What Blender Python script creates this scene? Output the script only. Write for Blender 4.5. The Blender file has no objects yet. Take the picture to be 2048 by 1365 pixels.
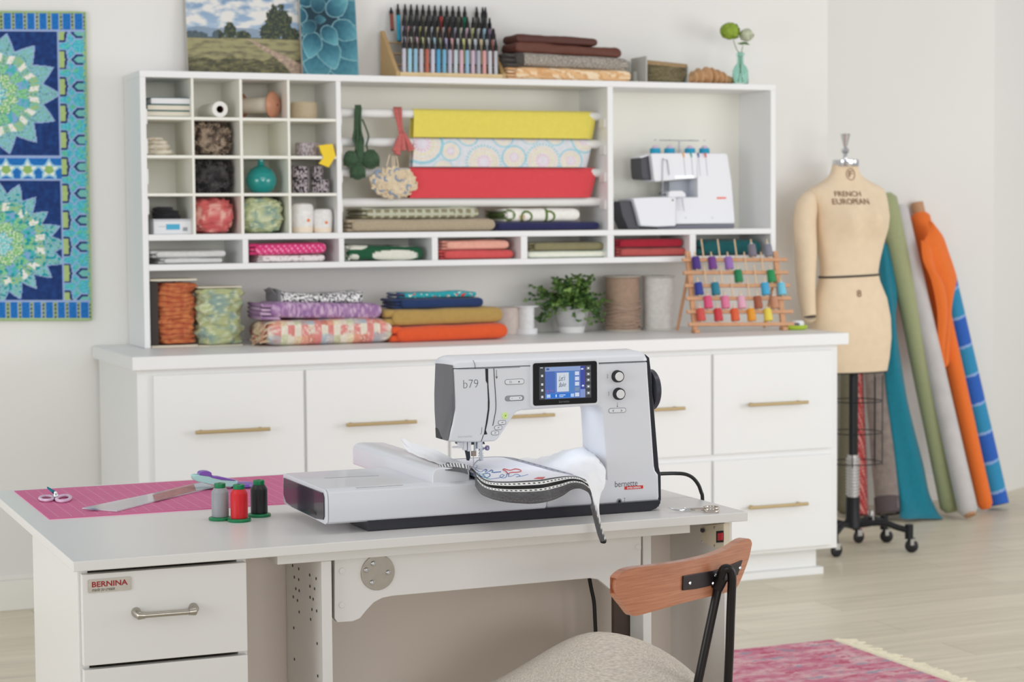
import bpy, math, random
from mathutils import Vector, Matrix, noise
S = bpy.context.scene
COL = S.collection
PI = math.pi
# ---------------------------------------------------------------- camera
FPX, YAW, PITCH, ROLL, HC = 3918.03, 0.397733, 0.0606363, -0.00809284, 1.315
_cy, _sy, _cp, _sp = math.cos(YAW), math.sin(YAW), math.cos(PITCH), math.sin(PITCH)
FW = Vector((_sy*_cp, _cy*_cp, -_sp)); _R = Vector((_cy, -_sy, 0)); _U = _R.cross(FW)
RT = math.cos(ROLL)*_R + math.sin(ROLL)*_U
UP = -math.sin(ROLL)*_R + math.cos(ROLL)*_U
cam = bpy.data.cameras.new('camera'); camo = bpy.data.objects.new('camera', cam); COL.objects.link(camo)
camo.matrix_world = Matrix(((RT.x, UP.x, -FW.x, 0), (RT.y, UP.y, -FW.y, 0), (RT.z, UP.z, -FW.z, HC), (0, 0, 0, 1)))
cam.sensor_width = 36; cam.lens = FPX/2048*36; cam.clip_start = .1; cam.clip_end = 60
cam.dof.use_dof = True; cam.dof.focus_distance = 3.72; cam.dof.aperture_fstop = 7.0
S.camera = camo
# ---------------------------------------------------------------- world, lights, exposure
S.view_settings.view_transform = 'Standard'; S.view_settings.look = 'None'
S.view_settings.exposure = 0.0; S.view_settings.gamma = 1; S.view_settings.use_curve_mapping = False
w = bpy.data.worlds.new('world'); S.world = w; w.use_nodes = True
w.node_tree.nodes['Background'].inputs[0].default_value = (.99, .985, .98, 1)
w.node_tree.nodes['Background'].inputs[1].default_value = .50
def area(name, loc, to, sx, sy, power, col=(1, 1, 1)):
    l = bpy.data.lights.new(name, 'AREA'); l.shape = 'RECTANGLE'; l.size = sx; l.size_y = sy; l.energy = power; l.color = col
    o = bpy.data.objects.new(name, l); COL.objects.link(o); o.location = loc
    o.rotation_euler = (Vector(to)-Vector(loc)).to_track_quat('-Z', 'Y').to_euler(); return o
area('daylight_left', (-2.3, 2.9, 1.35), (1.6, 5.2, .95), 2.4, 1.7, 54, (.96, .985, 1))
area('daylight_right', (5.3, 2.2, 1.35), (2.9, 6.7, 1.15), 2.4, 1.7, 52, (1, 1, 1))
area('fill_ahead', (1.8, 3.2, 2.45), (2.4, 6.8, 1.0), 2.4, 1.0, 15, (1, 1, 1))  # unseen fill added to brighten the cabinets
area('fill_alcove', (7.0, 4.9, 1.9), (4.9, 7.6, 1.1), 1.8, 1.8, 20, (1, .99, .97))  # added fill for the far wall, no window stands here
area('fill_behind', (1.5, -8.5, 1.75), (2.4, 6.6, 1.15), 4.5, 2.2, 225, (1, 1, .99))  # unseen frontal fill, added to reach into the cubbyholes
S.cycles.diffuse_bounces = 8
# ---------------------------------------------------------------- helpers
def ray(px, py): return FW + (px-1024)/FPX*RT - (py-682.5)/FPX*UP
def P(px, py, Y=None, X=None, Z=None):
    """the point of the plane Y=, X= or Z= that the photograph shows at a pixel"""
    d = ray(px, py); o = Vector((0, 0, HC))
    t = Y/d.y if Y is not None else X/d.x if X is not None else (Z-HC)/d.z
    return o + t*d
def pp(pts, Y=None, X=None, Z=None): return [P(a, b, Y, X, Z) for a, b in pts]
def lin(c): c = c/255; return c/12.92 if c <= .04045 else ((c+.055)/1.055)**2.4
def rgb(c): return (lin(c[0]), lin(c[1]), lin(c[2]), 1)
def mixc(a, b, t): t = max(0, min(1, t)); return tuple(a[i]*(1-t)+b[i]*t for i in range(3))
def nz(x, y=0, z=0): return noise.noise(Vector((x, y, z)))
class MB:
    def __init__(s): s.v = []; s.f = []; s.m = []; s.mi = 0
    def add(s, vs, fs, mi=None):
        n = len(s.v); s.v += [Vector(p) for p in vs]; s.f += [tuple(i+n for i in f) for f in fs]
        s.m += [s.mi if mi is None else mi]*len(fs); return s
    def box(s, a, b, mi=None):
        (x0, y0, z0), (x1, y1, z1) = a, b
        return s.add([(x0,y0,z0),(x1,y0,z0),(x1,y1,z0),(x0,y1,z0),(x0,y0,z1),(x1,y0,z1),(x1,y1,z1),(x0,y1,z1)],
                     [(0,3,2,1),(4,5,6,7),(0,1,5,4),(1,2,6,5),(2,3,7,6),(3,0,4,7)], mi)
    def prism(s, pts, d, mi=None):
        d = Vector(d); n = len(pts); pts = [Vector(p) for p in pts]
        a = Vector((0, 0, 0))
        for i in range(n): a += pts[i].cross(pts[(i+1) % n])
        if a.dot(d) > 0: pts = pts[::-1]
        return s.add(pts + [p+d for p in pts], [tuple(range(n)), tuple(range(2*n-1, n-1, -1))] +
                     [(i, n+i, n+(i+1) % n, (i+1) % n) for i in range(n)], mi)
    def poly(s, pts, mi=None): return s.add(pts, [tuple(range(len(pts)))], mi)
    def tube(s, pts, r, n=10, closed=False, mi=None, caps=True, sq=1.0):
        pts = [Vector(p) for p in pts]; k = len(pts); rs = r if isinstance(r, (list, tuple)) else [r]*k
        vs = []; up = None
        for i in range(k):
            t = (pts[(i+1) % k]-pts[i-1]) if closed else (pts[min(i+1, k-1)]-pts[max(i-1, 0)])
            t = t.normalized() if t.length else Vector((0, 0, 1))
            if up is None: up = t.orthogonal().normalized()
            up = (up - t*up.dot(t)); up = up.normalized() if up.length > 1e-6 else t.orthogonal().normalized()
            sd = t.cross(up)
            for j in range(n):
                a = 2*PI*j/n; vs.append(pts[i] + rs[i]*(math.cos(a)*up + math.sin(a)*sd*sq))
        fs = []
        for i in range(k if closed else k-1):
            for j in range(n):
                a, b = i*n, ((i+1) % k)*n
                fs.append((a+j, a+(j+1) % n, b+(j+1) % n, b+j))
        if caps and not closed: fs += [tuple(range(n-1, -1, -1)), tuple(range((k-1)*n, k*n))]
        return s.add(vs, fs, mi)
    def cyl(s, a, b, r, r1=None, n=24, mi=None): return s.tube([a, b], [r, r if r1 is None else r1], n, mi=mi)
    def lathe(s, c, prof, n=32, ax=(0, 0, 1), mi=None, sx=1, sy=1, mis=None):
        ax = Vector(ax).normalized(); u = Vector((1, 0, 0)) if abs(ax.x) < .9 else Vector((0, 1, 0))
        u = (u-ax*u.dot(ax)).normalized(); v = ax.cross(u); c = Vector(c); vs = []
        for r, z in prof:
            for j in range(n): a = 2*PI*j/n; vs.append(c+ax*z+u*(r*math.cos(a)*sx)+v*(r*math.sin(a)*sy))
        k = len(prof); base = len(s.v)
        for i in range(k-1):
            fs = [(i*n+j, i*n+(j+1) % n, (i+1)*n+(j+1) % n, (i+1)*n+j) for j in range(n)]
            if i == 0: s.add(vs, fs, mis[i] if mis else mi)
            else:
                s.f += [tuple(q+base for q in f) for f in fs]; s.m += [(mis[i] if mis else (s.mi if mi is None else mi))]*n
        s.f += [tuple(base+q for q in range(n-1, -1, -1)), tuple(base+q for q in range((k-1)*n, k*n))]
        m0 = s.mi if mi is None else mi
        s.m += [mis[0] if mis else m0, mis[-1] if mis else m0]
        return s
    def grid(s, fn, nu, nv, cu=False, cv=False, mi=None, flip=False, caps=False):
        vs = [fn(i/(nu if cu else nu-1), j/(nv if cv else nv-1)) for i in range(nu) for j in range(nv)]
        fs = []
        for i in range(nu if cu else nu-1):
            for j in range(nv if cv else nv-1):
                a, b, c, d = i*nv+j, ((i+1) % nu)*nv+j, ((i+1) % nu)*nv+(j+1) % nv, i*nv+(j+1) % nv
                fs.append((a, d, c, b) if flip else (a, b, c, d))
        if caps: fs += [tuple(range(nv)), tuple(range((nu-1)*nv, nu*nv))[::-1]]
        return s.add(vs, fs, mi)
    def sheet(s, fn, nu, nv, th, mi=None):
        """a curved sheet of real thickness th"""
        A = [[Vector(fn(i/(nu-1), j/(nv-1))) for j in range(nv)] for i in range(nu)]
        vs = []
        for i in range(nu):
            for j in range(nv):
                du = A[min(i+1, nu-1)][j]-A[max(i-1, 0)][j]; dv = A[i][min(j+1, nv-1)]-A[i][max(j-1, 0)]
                n = du.cross(dv); n = n.normalized() if n.length > 1e-9 else Vector((0, 0, 1))
                vs.append(A[i][j]); vs.append(A[i][j]-n*th)
        idx = lambda i, j, k: (i*nv+j)*2+k
        fs = []
        for i in range(nu-1):
            for j in range(nv-1):
                fs.append((idx(i,j,0), idx(i+1,j,0), idx(i+1,j+1,0), idx(i,j+1,0)))
                fs.append((idx(i,j,1), idx(i,j+1,1), idx(i+1,j+1,1), idx(i+1,j,1)))
        for i in range(nu-1):
            fs.append((idx(i,0,0), idx(i,0,1), idx(i+1,0,1), idx(i+1,0,0))); fs.append((idx(i,nv-1,0), idx(i+1,nv-1,0), idx(i+1,nv-1,1), idx(i,nv-1,1)))
        for j in range(nv-1):
            fs.append((idx(0,j,0), idx(0,j+1,0), idx(0,j+1,1), idx(0,j,1))); fs.append((idx(nu-1,j,0), idx(nu-1,j,1), idx(nu-1,j+1,1), idx(nu-1,j+1,0)))
        return s.add(vs, fs, mi)
    def xf(s, M, i0=0):
        for i in range(i0, len(s.v)): s.v[i] = M @ s.v[i]
        return s
ORG = {}
def root(name, loc, label, cat, group=None):
    o = bpy.data.objects.new(name, None); COL.objects.link(o); o.location = loc; o.empty_display_size = .05
    ORG[o] = Vector(loc); o['label'] = label; o['category'] = cat
    if group: o['group'] = group
    return o
def tag(o, label, cat, group=None):
    o['label'] = label; o['category'] = cat
    if group: o['group'] = group
    return o
def obj(name, mb, mats, parent=None, bevel=0, sharp=38, sub=0, col=None, seg=2, label=None):
    me = bpy.data.meshes.new(name)
    vs = mb.v
    if parent is not None: org = ORG[parent]
    else:
        xs = [p.x for p in vs]; ys = [p.y for p in vs]; zs = [p.z for p in vs]
        org = Vector(((min(xs)+max(xs))/2, (min(ys)+max(ys))/2, min(zs)))
    me.from_pydata([tuple(p-org) for p in vs], [], mb.f)
    mats = mats if isinstance(mats, (list, tuple)) else [mats]
    for m in mats: me.materials.append(m)
    if len(mats) > 1: me.polygons.foreach_set('material_index', mb.m)
    me.polygons.foreach_set('use_smooth', [True]*len(me.polygons))
    me.validate(); me.update(); me.set_sharp_from_angle(angle=math.radians(sharp))
    if col:
        at = me.color_attributes.new('Col', 'FLOAT_COLOR', 'POINT'); buf = []
        for p in vs: buf += list(rgb(col(p)))
        if len(vs) == len(me.vertices): at.data.foreach_set('color', buf)
    o = bpy.data.objects.new(name, me); COL.objects.link(o); ORG[o] = org
    if parent is not None: o.parent = parent
    else: o.location = org
    if bevel:
        b = o.modifiers.new('Bevel', 'BEVEL'); b.width = bevel; b.segments = seg; b.limit_method = 'ANGLE'; b.angle_limit = math.radians(40); b.harden_normals = True
    if sub:
        b = o.modifiers.new('Sub', 'SUBSURF'); b.levels = sub; b.render_levels = sub
    if label: o['label'] = label
    return o
def struct(name, mb, m, bevel=0, **k): o = obj(name, mb, m, bevel=bevel, **k); o['kind'] = 'structure'; return o
def dup(r, d, label, group=None, recolor=None):
    """copy a thing with its parts, moved by d"""
    c = r.copy(); COL.objects.link(c); c.location = Vector(r.location)+Vector(d); c['label'] = label
    if group: c['group'] = group
    todo = [(r, c)]
    while todo:
        a, b = todo.pop()
        for ch in list(a.children):
            k = ch.copy(); COL.objects.link(k); k.parent = b; todo.append((ch, k))
        if recolor and a.type == 'MESH':
            for sl in b.material_slots:
                if sl.material in recolor: m = recolor[sl.material]; sl.link = 'OBJECT'; sl.material = m
    return c
_mc = {}
def M(name, c=(200, 200, 200), rough=.5, metal=0, var=0, vs=30, bump=0, bs=200, coat=0, sheen=0, trans=0, ior=1.45, emit=None, es=1, vcol=False, sc=(1, 1, 1), spec=.5, alpha=1):
    if name in _mc: return _mc[name]
    m = bpy.data.materials.new(name); m.use_nodes = True; nt = m.node_tree; b = nt.nodes['Principled BSDF']; L = nt.links
    I = b.inputs
    I['Base Color'].default_value = rgb(c); I['Roughness'].default_value = rough; I['Metallic'].default_value = metal
    I['Coat Weight'].default_value = coat; I['Sheen Weight'].default_value = sheen; I['Transmission Weight'].default_value = trans
    I['IOR'].default_value = ior; I['Specular IOR Level'].default_value = spec; I['Alpha'].default_value = alpha
    if sheen: I['Sheen Roughness'].default_value = .5
    if emit: I['Emission Color'].default_value = rgb(emit); I['Emission Strength'].default_value = es
    src = None
    if vcol:
        a = nt.nodes.new('ShaderNodeVertexColor'); a.layer_name = 'Col'; src = a.outputs['Color']; L.new(src, I['Base Color'])
    if var or bump:
        tc = nt.nodes.new('ShaderNodeTexCoord'); mp = nt.nodes.new('ShaderNodeMapping'); mp.inputs['Scale'].default_value = sc
        L.new(tc.outputs['Object'], mp.inputs['Vector'])
    if var:
        n = nt.nodes.new('ShaderNodeTexNoise'); n.inputs['Scale'].default_value = vs; n.inputs['Detail'].default_value = 6; L.new(mp.outputs[0], n.inputs['Vector'])
        rp = nt.nodes.new('ShaderNodeMapRange'); rp.inputs['From Min'].default_value = .3; rp.inputs['From Max'].default_value = .7
        rp.inputs['To Min'].default_value = 1-var; rp.inputs['To Max'].default_value = 1+var; L.new(n.outputs['Fac'], rp.inputs['Value'])
        mx = nt.nodes.new('ShaderNodeVectorMath'); mx.operation = 'SCALE'
        if src: L.new(src, mx.inputs[0])
        else: mx.inputs[0].default_value = rgb(c)[:3]
        L.new(rp.outputs[0], mx.inputs['Scale']); L.new(mx.outputs[0], I['Base Color'])
    if bump:
        n = nt.nodes.new('ShaderNodeTexNoise'); n.inputs['Scale'].default_value = bs; n.inputs['Detail'].default_value = 4; L.new(mp.outputs[0], n.inputs['Vector'])
        bp = nt.nodes.new('ShaderNodeBump'); bp.inputs['Strength'].default_value = bump; bp.inputs['Distance'].default_value = .004
        L.new(n.outputs['Fac'], bp.inputs['Height']); L.new(bp.outputs[0], I['Normal'])
    _mc[name] = m; return m
def fabric(name, c=(200, 200, 200), **k): 
    d = dict(rough=.85, var=.08, vs=60, bump=.35, bs=500, sheen=.15); d.update(k); return M(name, c, **d)
VCLOTH = M('painted_cloth', vcol=True, rough=.85, bump=.3, bs=450, var=.05, vs=80, sheen=.1)
def text(name, body, o, u, v, w, h, m, parent, bold=0, ext=.0004, shear=0, label=None):
    """writing as a mesh: o = lower-left corner, u/v = unit directions, fitted to w x h"""
    cu = bpy.data.curves.new(name, 'FONT'); cu.body = body; cu.size = 1; cu.offset = bold; cu.shear = shear; cu.resolution_u = 4
    t = bpy.data.objects.new(name, cu); COL.objects.link(t)
    dg = bpy.context.evaluated_depsgraph_get(); me = bpy.data.meshes.new_from_object(t.evaluated_get(dg))
    bpy.data.objects.remove(t); bpy.data.curves.remove(cu)
    u = Vector(u).normalized(); v = Vector(v).normalized(); n = u.cross(v)
    xs = [p.co.x for p in me.vertices]; ys = [p.co.y for p in me.vertices]
    x0, x1, y0, y1 = min(xs), max(xs), min(ys), max(ys); o = Vector(o)
    mb = MB()
    q = [o + u*((p.co.x-x0)/(x1-x0)*w) + v*((p.co.y-y0)/(y1-y0)*h) for p in me.vertices]
    fs = [tuple(p.vertices) for p in me.polygons]
    mb.add([p+n*ext for p in q], fs); bpy.data.meshes.remove(me)
    # thin side walls
    ed = {}
    for f in fs:
        for a, b in zip(f, f[1:]+f[:1]): ed[(a, b)] = 1
    side = [(a, b) for (a, b) in ed if (b, a) not in ed]
    k = len(mb.v); vs = []; ff = []
    for a, b in side: i = len(vs); vs += [q[a]+n*ext, q[b]+n*ext, q[b], q[a]]; ff.append((i+3, i+2, i+1, i))
    mb.add(vs, ff)
    return obj(name, mb, m, parent, label=label)
def rrect(w, h, r, n=5):
    """rounded rectangle outline in 2D"""
    out = []
    for cx, cy, a0 in ((w/2-r, h/2-r, 0), (-w/2+r, h/2-r, 90), (-w/2+r, -h/2+r, 180), (w/2-r, -h/2+r, 270)):
        for i in range(n+1): a = math.radians(a0+90*i/n); out.append((cx+r*math.cos(a), cy+r*math.sin(a)))
    return out
def smooth_line(pts, k=6):
    """Catmull-Rom through points"""
    pts = [Vector(p) for p in pts]; out = []
    for i in range(len(pts)-1):
        p0, p1, p2, p3 = pts[max(i-1, 0)], pts[i], pts[i+1], pts[min(i+2, len(pts)-1)]
        for j in range(k):
            t = j/k; out.append(.5*((2*p1)+(p2-p0)*t+(2*p0-5*p1+4*p2-p3)*t*t+(3*p1-p0-3*p2+p3)*t**3))
    return out+[pts[-1]]
def interp(tab, x):
    if x <= tab[0][0]: return tab[0][1]
    for (a, b), (c, d) in zip(tab, tab[1:]):
        if x <= c: return b+(d-b)*(x-a)/(c-a)
    return tab[-1][1]
def folded(name, x0, x1, y0, y1, z0, h, mat, layers=3, seed=0, amp=.0025, col=None, end=.035, parent=None, sag=0, tilt=0, ex=.5, nx=None, ny=None):
    """folded cloth: a padded slab with a rounded fold in front and its layers showing at the left end"""
    mb = MB()
    def slab(a, b, ya, yb, za, zb, nx, nn, sd, am):
        yc, zc, hy, hz = (ya+yb)/2, (za+zb)/2, (yb-ya)/2, (zb-za)/2
        nx = max(nx, 10); rnd_ = min(hz*1.0, (b-a)*.3)
        def fn(u, v):
            t = 2*PI*v; c, s_ = math.cos(t), math.sin(t)
            i = round(u*(nx-1)); e = min(i, nx-1-i)
            kk = (0, .55, .82, .96, 1)[min(e, 4)]; off = (0, .04, .22, .6, 1)[min(e, 4)]*rnd_
            px = (a+off if i < nx/2 else b-off) if e < 4 else a+rnd_+(b-a-2*rnd_)*(i-4)/(nx-9)
            yy = yc+hy*(abs(c)**.22)*(1 if c > 0 else -1)*(1 if kk == 1 else (.97+.03*kk))
            zz = zc+hz*(abs(s_)**ex)*(1 if s_ > 0 else -1)*kk
            q = nz(px*9+sd, yy*9, zz*25+sd)*am + nz(px*30, yy*22+sd, sd)*am*.4
            zz += q*(1 if s_ > -.2 else .15)
            yy += nz(px*14+sd*3, zz*20, 5)*am*1.4*(1 if c < 0 else 0)
            if sag: zz -= sag*(1-(2*u-1)**2)*(s_ > 0)
            if tilt: zz += tilt*(u-.5)
            return (px, yy, zz)
        mb.grid(fn, nx, nn, cv=True, caps=True)
    L = x1-x0
    slab(x0+end*.55, x1, y0, y1, z0+.0004, z0+h, nx or max(14, int(L/.012)), ny or 28, seed, amp)
    if end:
        rnd = random.Random(seed); lh = h/layers
        for i in range(layers):
            slab(x0+rnd.uniform(0, .008), x0+end, y0+.006+rnd.uniform(0, .008), y1-.01, z0+i*lh+.0006, z0+(i+1)*lh-.0006, 8, 14, seed+i*3, amp*.5)
    return obj(name, mb, mat, parent, sharp=60, col=col)
def lump(mb, c, r, seed=0, amp=.2, fr=3.0, n=(40, 28), ex=1.0, ridge=0, flat=None, mi=None, ax=None):
    """crumpled rounded mass"""
    c = Vector(c)
    def sp(x): return math.copysign(abs(x)**ex, x)
    def fn(u, v):
        th = 2*PI*u; ph = PI*(v*.998+.001)-PI/2
        d = Vector((sp(math.cos(th))*sp(math.cos(ph)), sp(math.sin(th))*sp(math.cos(ph)), sp(math.sin(ph))))
        q = nz(d.x*fr+seed, d.y*fr, d.z*fr)*amp + nz(d.x*fr*2.3, d.y*fr*2.3+seed, d.z*fr*2.3)*amp*.5
        if ridge: q += -abs(nz(d.x*fr*.7, d.y*fr*.7, d.z*fr*3+seed))*ridge
        p = Vector((d.x*r[0], d.y*r[1], d.z*r[2]))*(1+q)+c
        if flat is not None and p.z < flat: p.z = flat+(p.z-flat)*.02
        return p
    return mb.grid(fn, n[0], n[1], cu=True, flip=True, mi=mi)
# ---------------------------------------------------------------- setting
def floor_mat():
    m = bpy.data.materials.new('pale_oak_planks'); m.use_nodes = True; nt = m.node_tree; b = nt.nodes['Principled BSDF']; L = nt.links
    tc = nt.nodes.new('ShaderNodeTexCoord')
    br = nt.nodes.new('ShaderNodeTexBrick'); L.new(tc.outputs['Object'], br.inputs['Vector'])
    br.inputs['Scale'].default_value = 1; br.inputs['Brick Width'].default_value = 1.25; br.inputs['Row Height'].default_value = .185
    br.inputs['Mortar Size'].default_value = .0016; br.inputs['Color1'].default_value = rgb((224, 215, 195)); br.inputs['Color2'].default_value = rgb((212, 203, 182))
    br.inputs['Mortar'].default_value = rgb((182, 173, 154)); br.offset = .37
    mp = nt.nodes.new('ShaderNodeMapping'); mp.inputs['Scale'].default_value = (1.1, 13, 1); L.new(tc.outputs['Object'], mp.inputs['Vector'])
    n = nt.nodes.new('ShaderNodeTexNoise'); n.inputs['Scale'].default_value = 1.6; n.inputs['Detail'].default_value = 8; n.inputs['Roughness'].default_value = .65
    L.new(mp.outputs[0], n.inputs['Vector'])
    rp = nt.nodes.new('ShaderNodeMapRange'); rp.inputs['From Min'].default_value = .3; rp.inputs['From Max'].default_value = .7; rp.inputs['To Min'].default_value = .86; rp.inputs['To Max'].default_value = 1.08
    L.new(n.outputs['Fac'], rp.inputs['Value'])
    mx = nt.nodes.new('ShaderNodeVectorMath'); mx.operation = 'SCALE'; L.new(br.outputs['Color'], mx.inputs[0]); L.new(rp.outputs[0], mx.inputs['Scale'])
    L.new(mx.outputs[0], b.inputs['Base Color']); b.inputs['Roughness'].default_value = .42
    bp = nt.nodes.new('ShaderNodeBump'); bp.inputs['Strength'].default_value = .12; bp.inputs['Distance'].default_value = .002; L.new(n.outputs['Fac'], bp.inputs['Height']); L.new(bp.outputs[0], b.inputs['Normal'])
    return m
YW, YB, XC = 6.80, 7.62, 4.24
WALL = M('wall_paint', (230, 229, 226), rough=.85, var=.012, vs=1.5, bump=.04, bs=120)
TRIM = M('trim_paint', (238, 237, 232), rough=.5, var=.01, vs=3)
struct('floor', MB().box((-3, -1.5, -.05), (7.6, 8.6, 0)), floor_mat())
struct('wall_back', MB().box((-3, YW, 0), (XC, YW+.12, 3.6)), WALL)
struct('wall_alcove', MB().box((XC-.14, YW+.12, 0), (XC, YB, 3.6)), WALL)
XR = 5.66
struct('wall_far', MB().box((XC-.14, YB, 0), (XR, YB+.12, 3.6)), WALL)
_a = Vector((XR, YB, 0)); _d = Vector((.86, .50, 0))*1.9
struct('wall_right', MB().prism([_a, _a+_d, _a+_d+Vector((-.06, .12, 0)), _a+Vector((-.06, .12, 0))], (0, 0, 3.6)), WALL)
def skirting(name, x0, x1, y):
    struct(name, MB().box((x0, y-.016, 0), (x1, y, .105)).box((x0, y-.011, .105), (x1, y, .122)), TRIM, bevel=.003)
skirting('baseboard_back', -3, XC, YW); skirting('baseboard_far', XC, XR-.02, YB)
# ---------------------------------------------------------------- base cabinet and worktop
WHITE = M('white_lacquer', (234, 235, 235), rough=.42, var=.008, vs=2)
WHITE2 = M('white_melamine', (226, 226, 224), rough=.36, var=.006, vs=2)
BRASS = M('brushed_brass', (188, 166, 124), rough=.4, metal=.6, var=.06, vs=60, sc=(1, 20, 20))
STEEL = M('brushed_steel', (176, 170, 160), rough=.3, metal=.9, var=.05, vs=80)
CHROME = M('chrome', (215, 216, 220), rough=.12, metal=1)
BLACK = M('black_plastic', (26, 26, 30), rough=.4, var=.05, vs=20)
YC0, YC1, XC0, XC1 = 6.165, 6.785, 1.300, 3.888
cb = root('base_cabinet', ((XC0+XC1)/2, 6.45, 0), 'long white base cabinet with ten drawers and thin brass handles under the worktop', 'cabinet')
mb = MB().box((XC0, YC0, .102), (XC1, YC1, .857))
obj('body', mb, WHITE, cb, bevel=.002)
mb = MB().box((XC0+.06, YC0+.055, .028), (XC1-.055, YC1-.02, .102)).box((XC0+.04, YC0+.035, 0), (XC1-.035, YC1-.005, .028))
obj('plinth', mb, WHITE, cb, bevel=.003)
DX0, DX1 = 1.345, 3.862; n = 5; W5 = (DX1-DX0)/n
for i in range(n):
    for r, (za, zb) in enumerate(((.478, .838), (.118, .455))):
        xa, xb = DX0+i*W5+.004, DX0+(i+1)*W5-.006
        d = obj('drawer', MB().box((xa, YC0-.017, za), (xb, YC0+.001, zb)), WHITE, cb, bevel=.0015)
        xm = (xa+xb)/2; zh = (za+zb)/2-.004
        hb = MB().cyl((xm-.122, YC0-.052, zh), (xm+.122, YC0-.052, zh), .0062, n=14)
        for s in (-.098, .098): hb.cyl((xm+s, YC0-.052, zh), (xm+s, YC0-.0155, zh), .0052, n=12)
        obj('handle', hb, BRASS, d)
wt = obj('worktop', MB().box((1.280, 6.133, .8572), (3.917, 6.797, .900)), WHITE, bevel=.002)
tag(wt, 'long white worktop lying on the base cabinet below the hutch', 'worktop')
# ---------------------------------------------------------------- hutch
WARM_BOUNCE = M('white_board_warm_bounce', (236, 235, 226), rough=.5, var=.008, vs=2)  # hutch white with the warm bounced light put into its colour
YH = 6.54; YHB = 6.797
H = root('hutch', (2.62, 6.67, .9002), 'white wall hutch with cubbyholes, fabric rods and open shelves on the worktop', 'shelving')
def hx(px, py=300): return P(px, py, Y=YH).x
def hz(px, py): return P(px, py, Y=YH).z
XL0, XL1 = 1.408, 1.428; XRR0, XRR1 = 3.826, 3.848
ZT1, ZT0 = 1.831, 1.809; ZM1, ZM0 = hz(950, 463), hz(950, 474.5); ZB1, ZB0 = hz(950, 519.5), hz(950, 531)
mb = MB().box((XL0, YH, .9006), (XL1, YHB, ZT0)).box((XL0, YH, ZT0), (XRR1, YHB, ZT1)).box((XRR0, YH, ZB0), (XRR1, YHB, ZT0))
mb.box((XL1, YH, ZM0), (XRR0, YHB, ZM1)).box((XL1, YH, ZB0), (XRR0, YHB, ZB1))
XD1, XD1b = hx(673.5), hx(683); XD2, XD2b = hx(1215.5), hx(1226.5)
mb.box((XD1, YH, ZM1), (XD1b, YHB-.008, ZT0)).box((XD2, YH, ZM1), (XD2b, YHB-.008, ZT0))
obj('carcass', mb, WHITE, H, bevel=.0012)
obj('back_panel', MB().box((XL1, YHB-.008, ZB1), (XRR0, YHB-.0005, ZT0)), WARM_BOUNCE, H)
LOW = [(485.5, 496.7), (678, 688.5), (864, 876), (1042, 1055), (1215, 1228), (1379.5, 1392)]
LX = [(hx(a, 500), hx(b, 500)) for a, b in LOW]
for a, b in LX: obj('divider', MB().box((a, YH, ZB1), (b, YHB-.008, ZM0)), WHITE, H, bevel=.001)
CV = [(384.6, 389.5), (481, 486.6), (576.5, 581.5)]; CVX = [(hx(a), hx(b)) for a, b in CV]
CH = [(234.5, 240.5), (311, 317), (386.7, 392.5)]; CHZ = [(hz(430, b), hz(430, a)) for a, b in CH]
mb = MB()
for a, b in CVX: mb.box((a, YH+.003, ZM1), (b, YHB-.008, ZT0))
cols = [(XL1, CVX[0][0]), (CVX[0][1], CVX[1][0]), (CVX[1][1], CVX[2][0]), (CVX[2][1], XD1)]
for z0, z1 in CHZ:
    for a, b in cols: mb.box((a, YH+.003, z0), (b, YHB-.008, z1))
obj('cubby_grid', mb, WARM_BOUNCE, H, bevel=.0008)
ZS = [CHZ[0][1], CHZ[1][1], CHZ[2][1], ZM1]      # shelf level of each cubby row, top row first
YR = 6.615
RZ = [P(760, 227, Y=YR).z, P(760, 285, Y=YR).z, P(760, 345, Y=YR).z, P(900, 405, Y=YR).z]
RXR = P(1188, 300, Y=YR).x
for k, z in enumerate(RZ):
    rr = .0165 if k < 3 else .0165
    obj('fabric_rod', MB().cyl((XD1b, YR, z), (RXR+.02, YR, z), rr, n=24), WHITE2, H)
for k, py in enumerate((246, 300, 355, 410)):
    z = P(1208, py, Y=6.56).z
    obj('rod_bracket', MB().box((XD2-.007, 6.555, z-.017), (XD2+.0002, 6.60, z+.017)), WHITE2, H, bevel=.001)
    obj('rod_bracket', MB().box((XD1b-.0002, 6.548, z-.02), (XD1b+.006, 6.60, z+.02)), WHITE2, H, bevel=.001)
    obj('rod_bracket', MB().box((XL1-.0002, YH, z-.025), (XL1+.004, YH+.03, z+.025)), WHITE2, H, bevel=.001)
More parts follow.
